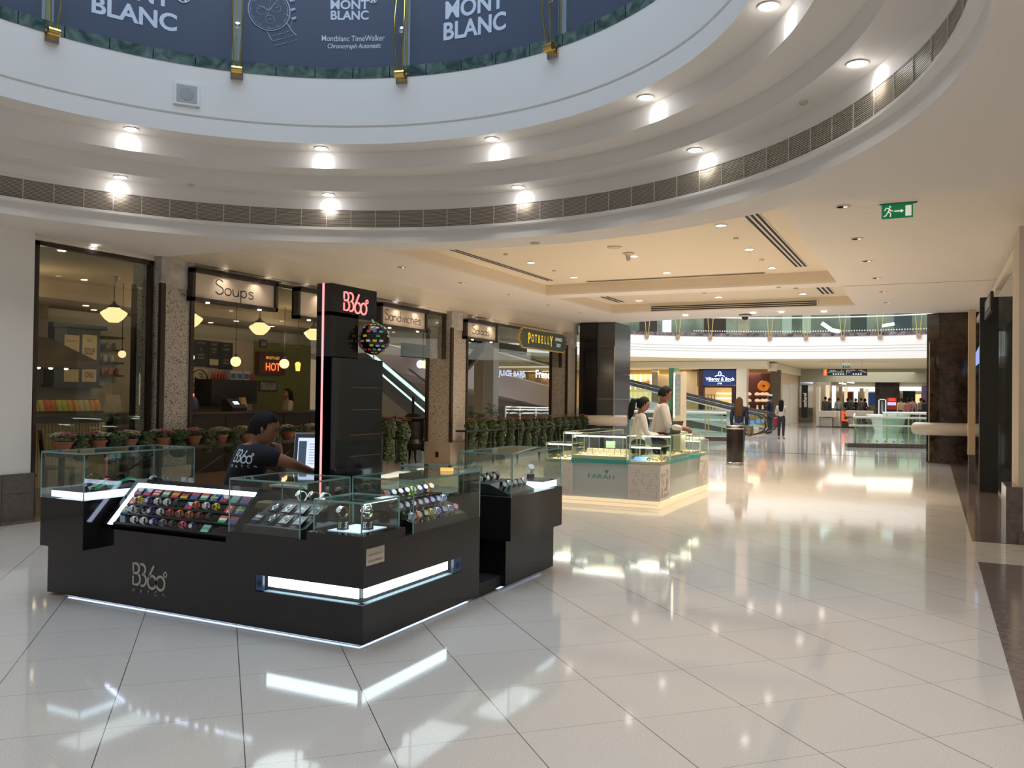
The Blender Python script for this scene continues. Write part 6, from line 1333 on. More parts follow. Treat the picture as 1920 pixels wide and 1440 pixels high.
for k in range(26):
    u = Vector((rnd.gauss(0, 1), rnd.gauss(0, 1), rnd.gauss(0, 1))).normalized(); mb.tube([p+u*.15, p+u*.34], [.03, .01], 5)
mb.ball(p, .2, 12, 8); mb.build('ornament', mat('coral', (.65, .30, .22), .5), rr)
far_box('shop_partition', 1222, 693, 1232, 800, 50.3, .3, mat('grey brown partition', (.28, .24, .18), .5), 'grey brown partition right of the golden lit shop', 'partition')
far_box('arched_panel', 1236, 702, 1252, 760, 50.6, .1, mat('tan arched panel', (.50, .40, .26), .5), 'tan arched wall panel between the golden shop and the teal pillar', 'panel')
far_box('shop_interior_panel', 1282, 696, 1306, 760, 51.2, .1, mat('cream shop wall', (.60, .52, .38), .5), 'cream shop wall right of the teal pillar', 'panel')
far_box('small_poster', 1283, 712, 1289, 720, 52.4, .1, mat('purple poster', (.16, .10, .16), .5), 'small purple poster in the cream shop', 'poster'); far_box('red_ornament', 1279, 722, 1282.5, 736, 50.8, .05, RED, 'dark red hanging ornament beside the lit panel', 'ornament')
far_box('dark_shutter', 1297, 694, 1307, 724, 52.3, .2, mat('dark grille', (.12, .10, .08), .5), 'dark grey panel in the cream shop', 'panel')
for k in range(9): 
    p = at([1176, 1186, 1196, 1206, 1216, 1286, 1302, 1196, 1407][k], [695, 694, 696, 695, 698, 697, 696, 699, 697][k], 2, 3.57); tag(MB().ball(p, .05, 10, 6).build('shop_spot', glow('tiny spot', (1, .92, .75), 6)), 'tiny bright spotlight in the far shops, %s from the left' % ORD[k], 'ceiling light', 'tiny spotlights in the far shops')
vb = far_thing('storefront', 1310, 692, 1381, 800, 50, 'far shop front with a blue lit sign over a golden display window', 'shop front')
def fpart(n, x0, y0, x1, y1, Yp, d, m, par): return far_box(n, x0, y0, x1, y1, Yp, d, m, None, None, None, par)
mb = MB()
for (x0, y0, x1, y1) in ((1310, 692, 1319, 806), (1372, 723, 1381, 806), (1310, 690, 1381, 693.5), (1319, 722.5, 1372, 727)):
    a = at(x0, y0, 1, 49.9); b = at(x1, y1, 1, 49.9); mb.box(a.x, b.x, 49.9, 50.2, max(0, b.z), a.z)
mb.build('frame', mat('dark plum frame', (.05, .025, .03), .4), vb)
fpart('sign_board', 1318.5, 693.5, 1380, 722.5, 49.8, .1, mat('navy sign', (.01, .03, .14), .4, emit=(.01, .05, .28), es=.18), vb)
wt = glow('white sign light', (.8, .9, 1), 1.1); c0 = at(1349.5, 711.5, 1, 49.79); mb = MB(); mb.text('Villeroy & Boch', c0, X_, Z_, .20, .015, wx=.95); c1_ = at(1349.5, 719, 1, 49.79); mb.text('1748', c1_, X_, Z_, .10, .01)
a = at(1328, 715.2, 1, 49.79); b = at(1371, 715.8, 1, 49.79); mb.box(a.x, b.x, 49.78, 49.79, b.z, a.z); c2 = at(1349.5, 702, 1, 49.79); mb.stroke([[(-.28, -.12), (-.12, -.05), (0, -.08), (.12, -.05), (.28, -.12)], [(-.07, -.05), (-.07, .08), (-.04, .15), (.04, .15), (.07, .08), (.07, -.05)]], c2, X_, Z_, .05, .01); mb.build('lettering', wt, vb)
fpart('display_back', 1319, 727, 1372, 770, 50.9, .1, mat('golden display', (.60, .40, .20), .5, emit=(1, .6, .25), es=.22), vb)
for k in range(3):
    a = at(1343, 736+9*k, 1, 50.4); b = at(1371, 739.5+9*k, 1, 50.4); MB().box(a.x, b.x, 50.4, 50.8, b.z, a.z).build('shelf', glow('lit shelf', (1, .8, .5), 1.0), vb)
mb = MB()
for k in range(4): a = at(1321+6*k, 741, 1, 50.2); b = at(1321.8+6*k, 768, 1, 50.2); mb.box(a.x, b.x, 50.2, 50.25, b.z, a.z)
a = at(1321, 740, 1, 50.2); b = at(1341, 741, 1, 50.2); mb.box(a.x, b.x, 50.2, 50.25, b.z, a.z); mb.build('rack', MBLK, vb)
far_box('cream_column', 1381, 674, 1399, 806, 49.2, .6, mat('cream column', (.86, .82, .74), .5), 'cream square column standing between the two far shop fronts', 'column')
s2_ = far_thing('storefront', 1400, 692, 1446, 800, 50, 'far shop window with a purple back wall, dishes on shelves and an orange balloon', 'shop front')
fpart('back_wall', 1400, 700, 1430, 770, 51.0, .1, mat('plum wall', (.13, .04, .05), .6), s2_); fpart('back_wall', 1430, 700, 1446, 770, 51.0, .1, mat('plum wall'), s2_); fpart('end_wall', 1444, 694, 1463, 806, 50.2, .2, mat('glossy brown glass', (.14, .11, .08), .15), s2_)
for k, y in enumerate((743, 755, 768)): fpart('shelf', 1400, y, 1441, y+1, 50.3, .6, mat('wood shelf', (.3, .15, .08), .5), s2_)
bal_ = far_thing('balloon_ornament', 1423, 715, 1443, 732, 50.2, 'orange foil balloon hanging in the plum coloured shop window', 'ornament'); p = at(1432, 723.5, 1, 50.2); mb = MB()
for k in range(11):
    a = k*2*PI/11; mb.ball(p+Vector((.22*math.cos(a), .1*math.sin(a*3), .18*math.sin(a))), .13, 10, 8)
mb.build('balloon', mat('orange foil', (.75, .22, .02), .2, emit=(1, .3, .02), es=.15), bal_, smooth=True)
for k in range(12):
    row = k//4; x = [1404, 1420, 1430, 1437][k % 4]; p = at(x, [742, 754, 767][row], 1, 50.5); mb = MB()
    if row < 2: mb.lathe([(.10, .02), (.16, .06), (.13, .16), (.02, .20)], p, 12)
    else: mb.lathe([(.05, .0), (.07, .05), (.03, .12), (.06, .22)], p, 10)
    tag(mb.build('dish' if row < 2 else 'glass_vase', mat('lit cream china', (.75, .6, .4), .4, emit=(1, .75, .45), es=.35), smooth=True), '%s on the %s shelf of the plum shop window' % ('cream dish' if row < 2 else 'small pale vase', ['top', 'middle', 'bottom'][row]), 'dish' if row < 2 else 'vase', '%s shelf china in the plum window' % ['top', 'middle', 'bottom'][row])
# left wall of the far corridor
XL = -8.1
mb = MB(); mb.box(XL-.2, XL, 52, 92, 0, 3.62); struct(mb.build('wall_far_corridor', mat('warm far wall', (.60, .46, .28), .4)))
def lw(name, x0, y0, x1, y1, m, label, cat, off=.02, parent=None):
    a = at(x0, y0, 0, XL+off); b = at(x1, y1, 0, XL+off); zt = at((x0+x1)/2, y0, 0, XL+off).z; zb = max(0, at((x0+x1)/2, y1, 0, XL+off).z); o = MB().box(XL+.001, XL+off, a.y, b.y, zb, zt).build(name, m, parent)
    if not parent: tag(o, label, cat)
    return o
lw('white_door', 1467, 721, 1479.5, 796, mat('white door', (.62, .60, .56), .4), 'white tall door panel in the far corridor, left leaf', 'door'); lw('white_door', 1480.5, 721, 1494, 794, mat('white door'), 'white tall door panel in the far corridor, right leaf', 'door', .05)
lw('dark_shop_front', 1499, 708, 1524, 792, mat('dark glass front', (.05, .045, .05), .15), 'dark glass shop front in the far corridor', 'shop front', .03)
cs_ = far_thing('vertical_sign', 1503, 700, 1514, 785, 60, 'tall black vertical shop sign with cream lettering at the far corridor', 'sign'); a = at(1503, 722, 1, 60); b = at(1514, 784, 1, 60); MB().box(a.x, b.x, 60, 60.2, b.z, a.z).build('sign_board', MBLK, cs_)
MB().text('cacharel', ((a.x+b.x)/2+.02, 59.99, (a.z+b.z)/2+.1), Z_, -X_, .22, .01, wx=.95).build('lettering', mat('cream letters', (.7, .62, .5), .5, emit=(.8, .7, .55), es=.3), cs_)
# far end of the corridor
struct(MB().box(XL, 8, 88, 88.2, 0, 3.62).build('wall_far_end', mat('far end wall', (.46, .42, .33), .6)))
struct(MB().box(-8, 6, 60, 60.3, 2.75, 3.62).build('wall_far_lintel', mat('greenish grey lintel', (.36, .37, .30), .5)))
fb = lambda *a, **k: far_box(*a, **k)
fb('dark_pillar', 1652, 714, 1679, 800, 62, .6, mat('near black pillar', (.02, .013, .012), .3), 'near black wide pillar at the end of the far hall', 'pillar'); fb('marble_pillar', 1641, 713, 1651, 800, 62, .6, BROWNG, 'brown marble strip pillar left of the near black one', 'pillar'); fb('marble_pillar', 1680, 714, 1686, 800, 62, .6, BROWNG, 'brown marble strip pillar right of the near black one', 'pillar')
fb('white_fascia', 1560, 725, 1640, 734, 87.6, .4, glow('white fascia light', (1, .97, .92), .85), 'long white lit fascia in the far hall, left part', 'fascia'); fb('white_fascia', 1687, 725, 1732, 733, 87.6, .4, glow('white fascia light', (1, .97, .92), .85), 'long white lit fascia in the far hall, right part', 'fascia')
fb('lit_billboard', 1628, 736, 1642, 760, 64, .2, mat('dark blue advert', (.02, .04, .12), .4, emit=(.03, .09, .3), es=.2), 'dark blue backlit advertising board in the far hall', 'billboard'); fb('red_advert', 1589, 735, 1599, 749, 70, .1, mat('dull red poster', (.35, .05, .04), .5), 'dull red poster on the far corridor wall', 'poster')
fb('red_screen', 1663, 745, 1681, 768, 60, .3, mat('red stall', (.16, .01, .02), .4, emit=(.5, .02, .03), es=.1), 'dark red stall below the near black pillar', 'stall'); fb('red_light_sign', 1666, 747, 1679, 752, 59.9, .1, glow('red sign light', (1, .05, .03), .55), 'bright red lit sign on the dark red stall', 'sign'); fb('screen', 1664, 754, 1680, 760, 59.9, .1, glow('screen violet', (.55, .5, .8), .6), 'pale violet screen on the dark red stall', 'screen')
fb('green_black_shop', 1693, 733, 1716, 770, 70, .2, mat('black green front', (.02, .045, .035), .3), 'black and green shop front in the far hall', 'shop front'); fb('orange_window', 1716, 739, 1727, 758, 74, .2, glow('orange window', (1, .68, .3), .7), 'orange lit shop window in the far hall', 'shop window'); fb('purple_wall', 1728, 723, 1741, 775, 58, .2, mat('purple wall', (.14, .09, .22), .5), 'purple wall panel beside the brown marble pillar', 'panel')
for k, x in enumerate((1548, 1560, 1572, 1583, 1601, 1612, 1621)):
    fb('lit_shop_window', x, 722+k*1.2, x+7, 765, 72-k*.3, .1, [glow('far warm window', (.85, .68, .45), .6), glow('far white window', (.95, .9, .8), .9), mat('far cream strip', (.55, .46, .34), .5)][k % 3], 'lit shop window or strip along the far corridor, %s from the left' % ORD[k], 'shop window', 'lit windows of the far corridor')
for k, (x, y) in enumerate(((1480, 693), (1505, 704), (1540, 703), (1568, 713), (1580, 719), (1595, 717))):
    p = at(x, y, 2, 3.56); p = p if p.y < 85 else at(x, y, 1, 80); tag(MB().tube([p, (p.x, p.y, 3.62)], .02, 5).obox(p, (.28, .0, -.04), (0, .2, 0), (.0, 0, .05)).build('corridor_lamp', glow('cold white lamp', (.9, .95, 1), 3)), 'slanted bright white lamp over the far corridor, %s from the left' % ORD[k], 'ceiling light', 'bright lamps over the far corridor')
light('far_corridor_light', 'AREA', (-14, 47.5, 3.35), 90, (1, .93, .78), 8, sy=2); light('far_corridor_light', 'AREA', (-3.5, 56, 3.4), 200, (1, .92, .8), 5, sy=9); light('far_corridor_light', 'AREA', (-3, 74, 3.4), 130, (1, .94, .85), 6, sy=9)
# hanging direction sign
hs = wthing('direction_sign', 'long dark hanging direction sign with an orange gate number 1 at its left end', 'sign', (at(1585, 700, 1, 48).x, 48, at(1585, 704, 1, 48).z)); YS = 48
a = at(1551, 692, 1, YS); b = at(1626, 704, 1, YS); z0, z1 = b.z-.01, a.z
MB().box(a.x, b.x, YS, YS+.12, z0, z1).build('sign_board', mat('dark slate sign', (.022, .025, .035), .4), hs); a2 = at(1544, 692, 1, YS); MB().box(a2.x, a.x-.004, YS, YS+.12, z0, z1).build('gate_board', mat('orange board', (.80, .17, .03), .4, emit=(1, .2, .03), es=.25), hs)
WSG = mat('sign white', (.8, .8, .78), .5, emit=(.8, .8, .78), es=.2); MB().text('1', ((a2.x+a.x)/2, YS, (z0+z1)/2), X_, Z_, .19, .02, t=.006).build('gate_number', WSG, hs)
mb = MB(); H = z1-z0; W = b.x-a.x; cx_ = (a.x+b.x)/2
for t, u, v, h_ in (('Hamilton', .14, .80, .052), ('Royal Fitness', .19, .56, .052), ('ﻝﺁ', .36, .80, .05), ('ﻖﺑﺍﻮﻄﻟﺍ', .36, .56, .05), ('Parking Exits', .60, .80, .052), ('Taxis', .54, .56, .052), ('ﻒﻗﺍﻮﻣ', .84, .80, .05), ('ﻲﺴﻛﺎﺗ', .88, .56, .05)): mb.text(t, (a.x+W*u, YS, z0+H*v), X_, Z_, h_*H/.28, .005, wx=.9)
for k in range(5): mb.lathe([(.040, 0), (.040, .006), (.001, .006)], (a.x+W*(.16+.062*k), YS, z0+H*.24), 14, axis=(0, -1, 0))
for k in range(4): mb.lathe([(.040, 0), (.040, .006), (.001, .006)], (a.x+W*(.66+.062*k), YS, z0+H*.24), 14, axis=(0, -1, 0))
mb.box(a.x+W*.484, a.x+W*.49, YS-.006, YS, z0+H*.12, z0+H*.9); mb.stroke([[(-.04, -.03), (0, .01), (.04, -.03)]], (a.x+W*.05, YS, z0+H*.55), X_, Z_, .02, .005); mb.stroke([[(-.04, -.03), (0, .01), (.04, -.03)]], (a.x+W*.95, YS, z0+H*.55), X_, Z_, .02, .005)
mb.build('lettering', WSG, hs)
for x in (1554, 1616): p = at(x, 691, 1, YS); MB().tube([(p.x, YS+.06, z1), (p.x, YS+.06, 3.71)], .008, 4).build('wire', STEEL, hs)
ex = wthing('exit_sign', 'small green exit sign hanging above the dark direction sign', 'exit sign', (at(1586, 688, 1, 48.3).x, 48.3, at(1586, 690, 1, 48.3).z)); a = at(1580, 685.5, 1, 48.3); b = at(1593, 690, 1, 48.3); MB().box(a.x, b.x, 48.3, 48.36, b.z, a.z).build('sign_face', mat('exit green'), ex); a = at(1579, 680.5, 1, 48.3); b = at(1594, 685, 1, 48.3); MB().box(a.x, b.x, 48.28, 48.38, b.z+.003, a.z).build('lamp_box', mat('pale lamp box', (.6, .6, .5), .5, emit=(.8, .8, .65), es=.2), ex)
mb = MB(); cc = at(1586.5, 687.7, 1, 48.3); mb.stroke([[(-.10, -.04), (-.06, .03)], [(-.03, 0), (.05, 0)], [(.10, -.04), (.10, .04)]], cc, X_, Z_, .025, .004); mb.build('pictogram', wm, ex)
for x in (1581, 1592): p = at(x, 680, 1, 48.3); MB().tube([(p.x, 48.33, p.z), (p.x, 48.33, 3.71)], .008, 4).build('wire', STEEL, ex)
# white stall in the far hall
wk = wthing('white_stall', 'white angular sales stall with a tall side panel in the far hall', 'stall', (-5, 52.4, 0)); WS = mat('white stall paint', (.82, .80, .76), .5)
def wp(n, x0, y0, x1, y1, Yp=52, d=.8, m=WS):
    a = at(x0, y0, 1, Yp); b = at(x1, y1, 1, Yp); MB().box(a.x, b.x, Yp, Yp+d, max(0.01, b.z), a.z).build(n, m, wk)
wp('side_panel', 1530.5, 725, 1536, 800, 52, .5); wp('lower_counter', 1531, 783, 1560, 800, 52.2); wp('upper_counter', 1531, 770.5, 1566, 782, 51.9, 1.2); wp('slanted_leg', 1562, 770.5, 1573, 798, 52.4); wp('upper_counter', 1585, 770, 1635, 782, 51.9, 1.2); wp('lower_counter', 1590, 783, 1604, 799, 52.2); wp('plinth', 1528, 799.5, 1605, 801.5, 51.8, 1.6, MBLK)
ob = far_thing('orange_figure', 1578, 768, 1588, 798, 51.8, 'orange and black standing display with a letter shape by the white stall', 'display'); a = at(1577, 784, 1, 51.8); b = at(1591, 799, 1, 51.8); mb = MB().slab([(a.x+.1, 51.8, a.z), (b.x-.12, 51.8, a.z), (b.x, 51.8, .02), (a.x, 51.8, .02)], (0, -1, 0), .3); mb.build('dark_base', mat('dark brown base', (.06, .03, .02), .5), ob)
p = at(1582, 788, 1, 51.8); MB().stroke([[(-.06, .55), (-.04, 0), (.22, 0)], [(-.06, .4), (.08, .45)]], p, X_, Z_, .14, .1).build('orange_letter', mat('orange red', (.8, .12, .02), .4, emit=(1, .15, .02), es=.35), ob)
gs = far_thing('glass_showcase', 1648, 746, 1660, 775, 48, 'tall narrow bright glass showcase behind the far balustrade', 'showcase'); a = at(1648, 748, 1, 48); b = at(1660.5, 780, 1, 48); MB().box(a.x, b.x, 48, 48.4, b.z, a.z).build('glass_body', GLG, gs); mb = MB(); 
for xx in (a.x, b.x): mb.box(xx-.03, xx+.03, 47.97, 48.03, b.z, a.z)
mb.box(a.x-.03, b.x+.03, 47.97, 48.4, a.z-.05, a.z); mb.build('frame', WS, gs); a2 = at(1652, 752, 1, 48.2); b2 = at(1656, 774, 1, 48.2); MB().box(a2.x, b2.x, 48.2, 48.25, b2.z, a2.z).build('poster', mat('blue pink poster', (.35, .4, .6), .5), gs)
wc = far_thing('round_white_counter', 1640, 772, 1690, 790, 46, 'white round counter top behind the far glass balustrade', 'counter'); p = at(1665, 778, 1, 46); MB().lathe([(.9, 0), (1.0, .06), (1.0, .12), (.001, .12)], (p.x, 46, p.z-.1), 32).build('counter_top', WS, wc, smooth=True); MB().lathe([(.6, 0), (.8, p.z-.1)], (p.x, 46, 0.0), 24).build('counter_base', WS, wc)
# floor opening with glass balustrade, right of centre
gb = wthing('glass_balustrade', 'straight glass balustrade with white rails round the floor opening, by the brown pillar', 'balustrade', (-1.2, 31, 0))
P0, P1, P2 = Vector((-2.32, 30.5, 0)), Vector((.6, 31.6, 0)), Vector((-2.9, 38.5, 0))
def seg(a, b, z0, z1, th, m, name, par): d = (b-a).normalized(); n = Vector((-d.y, d.x, 0)); MB().obox((a+b)/2+Z_*(z0+z1)/2, (b-a)/2, n*th/2, Z_*(z1-z0)/2).build(name, m, par)
for a, b in ((P0, P1), (P0, P2)):
    e = (b-a).normalized()*(-.25 if b is P1 else 0); seg(a+e, b, 0, .13, .3, BORDER, 'kerb', gb); seg(a, b, .13, .98, .02, GLG, 'glass', gb)
    MB().tube([a+Z_*.99, b+Z_*.99], .035, 8).build('handrail', WRAIL, gb, smooth=True); MB().tube([a+e*.6+Z_*.72-Y_*.06, b+Z_*.72-Y_*.06], .028, 8).build('mid_rail', WRAIL, gb, smooth=True)
dd = (P1-P0).normalized(); mb = MB()
for k in range(9): mb.obox(P0+dd*(.2+.27*k)+Z_*.20-Y_*.02, dd*.035, Y_*.003, Z_*.03)
mb.build('glass_dot', mat('white dot'), gb)
for k in range(7):
    c = P0+(P2-P0)*(k+.6)/7.5; MB().tube([c+Z_*.15+X_*.06, c+Z_*.95+X_*.02], .02, 6).build('rod', mat('yellow brass'), gb)
rl = wthing('rail_fence', 'white handrail run behind the far glass balustrade', 'railing', (-1, 36, 0)); a = at(1655, 774.5, 1, 36); b = at(1737, 775, 1, 36)
MB().tube([a, b], .05, 8).build('handrail', WRAIL, rl); 
for k in range(4): c = a+(b-a)*(k+.4)/4; MB().tube([c, (c.x, c.y, 0)], .025, 6).build('post', mat('yellow brass'), rl)
seg(Vector((a.x, 36, 0)), Vector((b.x, 36, 0)), .1, a.z-.03, .02, GLG, 'glass', rl)

# ================================================================ MOVING RAMPS
TR = mat('grey violet truss cladding', (.23, .19, .185), .5); SILV = mat('silver trim', (.75, .80, .80), .3, .2); GRGL = glass_mat('ramp glass', (.95, .98, .965)); HRB = mat('black handrail', (.02, .02, .02), .4)
def ramp(name, Yp, wdt, x0, top0, bot0, x1, top1, bot1, label, loop=True, clad=True):
    a, b = at(x0, top0, 1, Yp), at(x1, top1, 1, Yp); c, d = at(x0, bot0, 1, Yp), at(x1, bot1, 1, Yp); r = wthing(name, label, 'moving walkway', (b.x, Yp, max(0, d.z)), group='moving ramps of the far hall')
    hb = .72*(a.z-c.z)
    for yy in (Yp, Yp+wdt):
        MB().tube([(a.x, yy, a.z), (b.x, yy, b.z)]+([(b.x+.35, yy, b.z-.06), (b.x+.62, yy, b.z-.30), (b.x+.66, yy, b.z-.55), (b.x+.50, yy, b.z-.78), (b.x+.0, yy, b.z-.9)] if loop else []), .035, 8).build('handrail', HRB, r, smooth=True)
        MB().slab([(a.x, yy, c.z+.12), (b.x+(.55 if loop else 0), yy, d.z+.12), (b.x+(.55 if loop else 0), yy, b.z-.1), (b.x, yy, b.z-.04), (a.x, yy, a.z-.04)], Y_, .02).build('glass', GRGL, r)
        MB().slab([(a.x, yy-.02, c.z-.04), (b.x, yy-.02, d.z-.02), (b.x, yy-.02, d.z+.13), (a.x, yy-.02, c.z+.13)], Y_, .06).build('skirt', SILV, r)
        MB().tube([(a.x, yy, a.z-.09), (b.x, yy, b.z-.09)], .022, 6).build('rail_profile', SILV, r)
    mb = MB(); mb.slab([(a.x, Yp+.03, c.z+.05), (b.x, Yp+.03, d.z+.05), (b.x, Yp+wdt-.03, d.z+.05), (a.x, Yp+wdt-.03, c.z+.05)], Z_, .08); mb.build('tread_belt', mat('belt', (.12, .12, .12), .6), r)
    if clad: MB().slab([(a.x, Yp, c.z-.3-.4), (b.x, Yp, d.z-.12), (b.x, Yp, d.z-.05), (a.x, Yp, c.z-.05)], Y_, -wdt).build('truss', TR, r)
    return r
ramp('moving_ramp', 35.6, 1.0, 1120, 706, 747, 1405, 775, 812, 'nearer glass-sided moving ramp coming down to the right in the far hall')
ramp('moving_ramp', 38.2, 1.0, 1120, 700, 739, 1423, 772, 805, 'farther glass-sided moving ramp beside the first one', clad=False)
gf = wthing('glass_balustrade', 'greenish glass balustrade with white rails under the moving ramps', 'balustrade', (-8.5, 33.5, 0)); a = at(1150, 790, 1, 33.4); b = at(1362, 789, 1, 33.4)
A0, B0 = Vector((a.x, 33.4, 0)), Vector((b.x, 33.4, 0)); seg(A0, B0, .13, .98, .02, GLG, 'glass', gf); seg(at(1320, 826, 2, 0), at(1361, 827, 2, 0)+Vector((0, .2, 0)), 0, .14, .3, BORDER, 'kerb', gf)
for z, r_ in ((.99, .05), (.72, .035)): MB().tube([A0+Z_*z, B0+Z_*z], r_, 8).build('handrail', WRAIL, gf, smooth=True)
for x in (1323, 1329, 1354): p = at(x, 800, 1, 33.4); MB().tube([(p.x, 33.35, .13), (p.x, 33.35, .95)], .02, 6).build('rod', mat('yellow brass'), gf)
for k, (x0, x1, y0, y1) in enumerate(((1404, 1414, 788, 796), (1418, 1425, 785, 794), (1428, 1433, 786, 792))):
    a = at(x0, y0, 1, 35.5); b = at(x1, y1, 1, 35.5); tag(MB().box(a.x, b.x, 35.5, 35.51, b.z, a.z).build('blue_sticker', mat('blue sticker', (.10, .35, .70), .5, emit=(.1, .4, .8), es=.15)), 'blue and white notice on the glass end of the nearer moving ramp, %s of three' % ORD[k], 'notice', 'blue notices on the ramp glass')
# greenish wall under / behind the ramps
struct(MB().box(-26, -8.3, 44.0, 44.2, 0, .95).build('wall_low_far', mat('greenish grey panel', (.34, .38, .34), .3)))
# ramps seen through the shop windows (plane along the shop)
def ramp2(X, pts_top, label, lo, hi, gl=.62):
    a, b = at(*pts_top[0], 0, X), at(*pts_top[1], 0, X); c, d = at(*lo[0], 0, X), at(*lo[1], 0, X); e, f = at(*hi[0], 0, X), at(*hi[1], 0, X)
    r = wthing('moving_ramp', label, 'moving walkway', (X, b.y, 0.)); n = X_
    MB().slab([(X, c.y, c.z), (X, d.y, d.z), (X, b.y, b.z), (X, a.y, a.z)], X_, 1.4).build('truss', TR, r)
    MB().slab([(X, a.y, a.z), (X, b.y, b.z), (X, f.y, f.z), (X, e.y, e.z)], X_, .02).build('glass', GRGL, r); MB().tube([(X, a.y, a.z+.03), (X, b.y, b.z+.03)], .03, 6).build('skirt_line', mat('cream line', (.6, .52, .4), .5), r)
    MB().tube([(X, e.y, e.z), (X, f.y, f.z)], .04, 8).build('handrail', HRB, r, smooth=True); MB().tube([(X, e.y, e.z-.12), (X, f.y, f.z-.12)], .03, 6).build('rail_profile', SILV, r); return r
ramp2(-19.0, ((600, 615), (1080, 738)), 'large grey violet moving ramp seen through the right shop opening', ((600, 663), (1080, 776)), ((600, 560), (1080, 697)))
es_ = wthing('escalator', 'dark escalator with bright green-white edges going down right, seen left of the middle mosaic column', 'escalator', (-17.5, 22, 0)); Xe = -17.5
def pe(x, y): return at(x, y, 0, Xe)
q = [pe(690, 662), pe(690, 680), pe(830, 800), pe(830, 780)]
MB().slab([q[0], q[1], q[2], q[3]], X_, .9).build('steps', mat('dark steps', (.045, .05, .055), .5), es_)
MB().tube([pe(690, 660), pe(830, 778)], .07, 6).build('edge_light', glow('mint edge', (.55, .8, .7), .9), es_); MB().tube([pe(690, 680), pe(830, 800)], .035, 6).build('edge_light', glow('mint edge', (.55, .8, .7), .9), es_)
for dx in (0, 32): MB().tube([pe(735+dx, 692-dx*.0), pe(830+dx, 765)], .035, 6).build('handrail', HRB, es_)
# hall beyond the shop
struct(MB().box(-34, -33.8, 5, 92, 0, 10).build('wall_hall_left', mat('dim hall wall', (.36, .31, .24), .7)))
struct(MB().box(-34, XW-.5, 17.2, 30, 3.62, 3.7).build('ceiling_hall_left', mat('hall ceiling', (.50, .42, .32), .7)))
struct(MB().box(-27, -26.8, 17, 36, 0, 3.3).build('wall_hall_shops', mat('hall shop wall', (.46, .35, .22), .6)))
light('hall_left_light', 'AREA', (-21, 25, 3.5), 130, (1, .88, .68), 6, sy=8)
for n, x0, x1, X, m, l in (('cream_pillar', 907, 922.5, -14.6, mat('tan pillar', (.46, .37, .24), .5), 'tan face pillar seen through the right shop opening'), ('white_mullion', 925, 935, -13.4, mat('white mullion', (.68, .66, .60), .5), 'white slim pillar seen through the right shop opening')):
    a = at(x0, 700, 0, X); b = at(x1, 700, 0, X); tag(MB().box(X-.4, X, a.y, b.y, 0, 3.62).build(n, m), l, 'pillar')
a, b = at(880, 640, 0, -14), at(988, 665, 0, -14); tag(MB().box(-14.2, -14, a.y, b.y, b.z, a.z+.1).build('dark_lintel', MBLK), 'black lintel board hanging inside the right shop opening', 'lintel')
du = wthing('duct', 'dark exposed round duct bending down behind the Salads sign', 'duct', (-12.5, 18.6, 2.2)); MB().tube([at(905, 640, 0, -12.5), at(898, 660, 0, -12.5), at(872, 688, 0, -12.5), at(860, 700, 0, -12.5)], .16, 14).build('duct_pipe', mat('dull dark metal', (.08, .07, .06), .35, .5), du, smooth=True)
p0_, p1_ = at(728, 655, 0, -13.2), at(806, 655, 0, -13.2); tag(MB().box(-13.3, -13.2, at(757, 655, 0, -13.2).y, p1_.y+.4, at(780, 671, 0, -13.2).z, at(780, 645, 0, -13.2).z).build('hanging_board', mat('dark green board')), 'dark green back of a hanging board behind the Sandwiches sign', 'sign')
fsn = wthing('lit_sign', 'blue-white lit sign reading French seen through the right shop opening', 'sign', (-18.5, 30, 2.2)); c = at(1021, 702, 0, -18.2); MB().text('French', c, Y_, Z_, .40, .02, wx=1.5).build('lettering', glow('french light', (.8, .85, 1), 2.2), fsn)
c = at(960, 702, 0, -18.4); MB().text('JUICE BARS', c, Y_, Z_, .28, .01, wx=1.5).build('small_lettering', glow('dim blue letters', (.4, .5, .9), .8), fsn)
r = wthing('rail_fence', 'white handrails of the hall seen above the ivy row', 'railing', (-16.5, 24, 0))
for y0, y1, z_ in ((763, 765, 0), (768, 769, 0), (774.5, 775, 0)): MB().tube([at(940+(0 if z_ else 8), y0, 0, -16), at(1036, y1, 0, -16)], .035, 6).build('handrail', WRAIL, r)
for x in (948, 975, 1005, 1030): p = at(x, 764, 0, -16); MB().tube([p, (p.x, p.y, 0)], .03, 6).build('post', WRAIL, r)
# dark cafe furniture seen past the stove
for k, (x, y) in enumerate(((735, 800), (760, 790), (788, 795))):
    p = at(x, 835, 2, 0); p = Vector((-12.2-.6*k, at(x, 800, 0, -12.2-.6*k).y, .004)); chair(p, 1.0+k, 'dark wooden chair inside the shop beyond the stove, %s from the left' % ORD[k])
# ================================================================ PEOPLE
def skin_mesh(V, E, R, root=0, sub=2):
    me = bpy.data.meshes.new('sk'); me.from_pydata([Vector(v) for v in V], E, []); o = bpy.data.objects.new('sk', me); COL.objects.link(o)
    o.modifiers.new('s', 'SKIN'); sd = me.skin_vertices[0].data
    for i, r in enumerate(R): sd[i].radius = (r, r) if not isinstance(r, tuple) else r
    sd[root].use_root = True
    u = o.modifiers.new('u', 'SUBSURF'); u.levels = sub; u.render_levels = sub
    dg = bpy.context.evaluated_depsgraph_get(); ev = o.evaluated_get(dg); m2 = ev.to_mesh(); vs = [v.co.copy() for v in m2.vertices]; fs = [tuple(p.vertices) for p in m2.polygons]
    ev.to_mesh_clear(); bpy.data.objects.remove(o); bpy.data.meshes.remove(me); return vs, fs
SKIN = [mat('skin tan', (.34, .17, .10), .5), mat('skin brown', (.26, .125, .075), .5)]
HAIRB = mat('black hair', (.010, .009, .009), .65, spec=.2); HAIRBR = mat('long brown hair', (.085, .038, .016), .6, spec=.2)
def V3(p): return Vector(p)
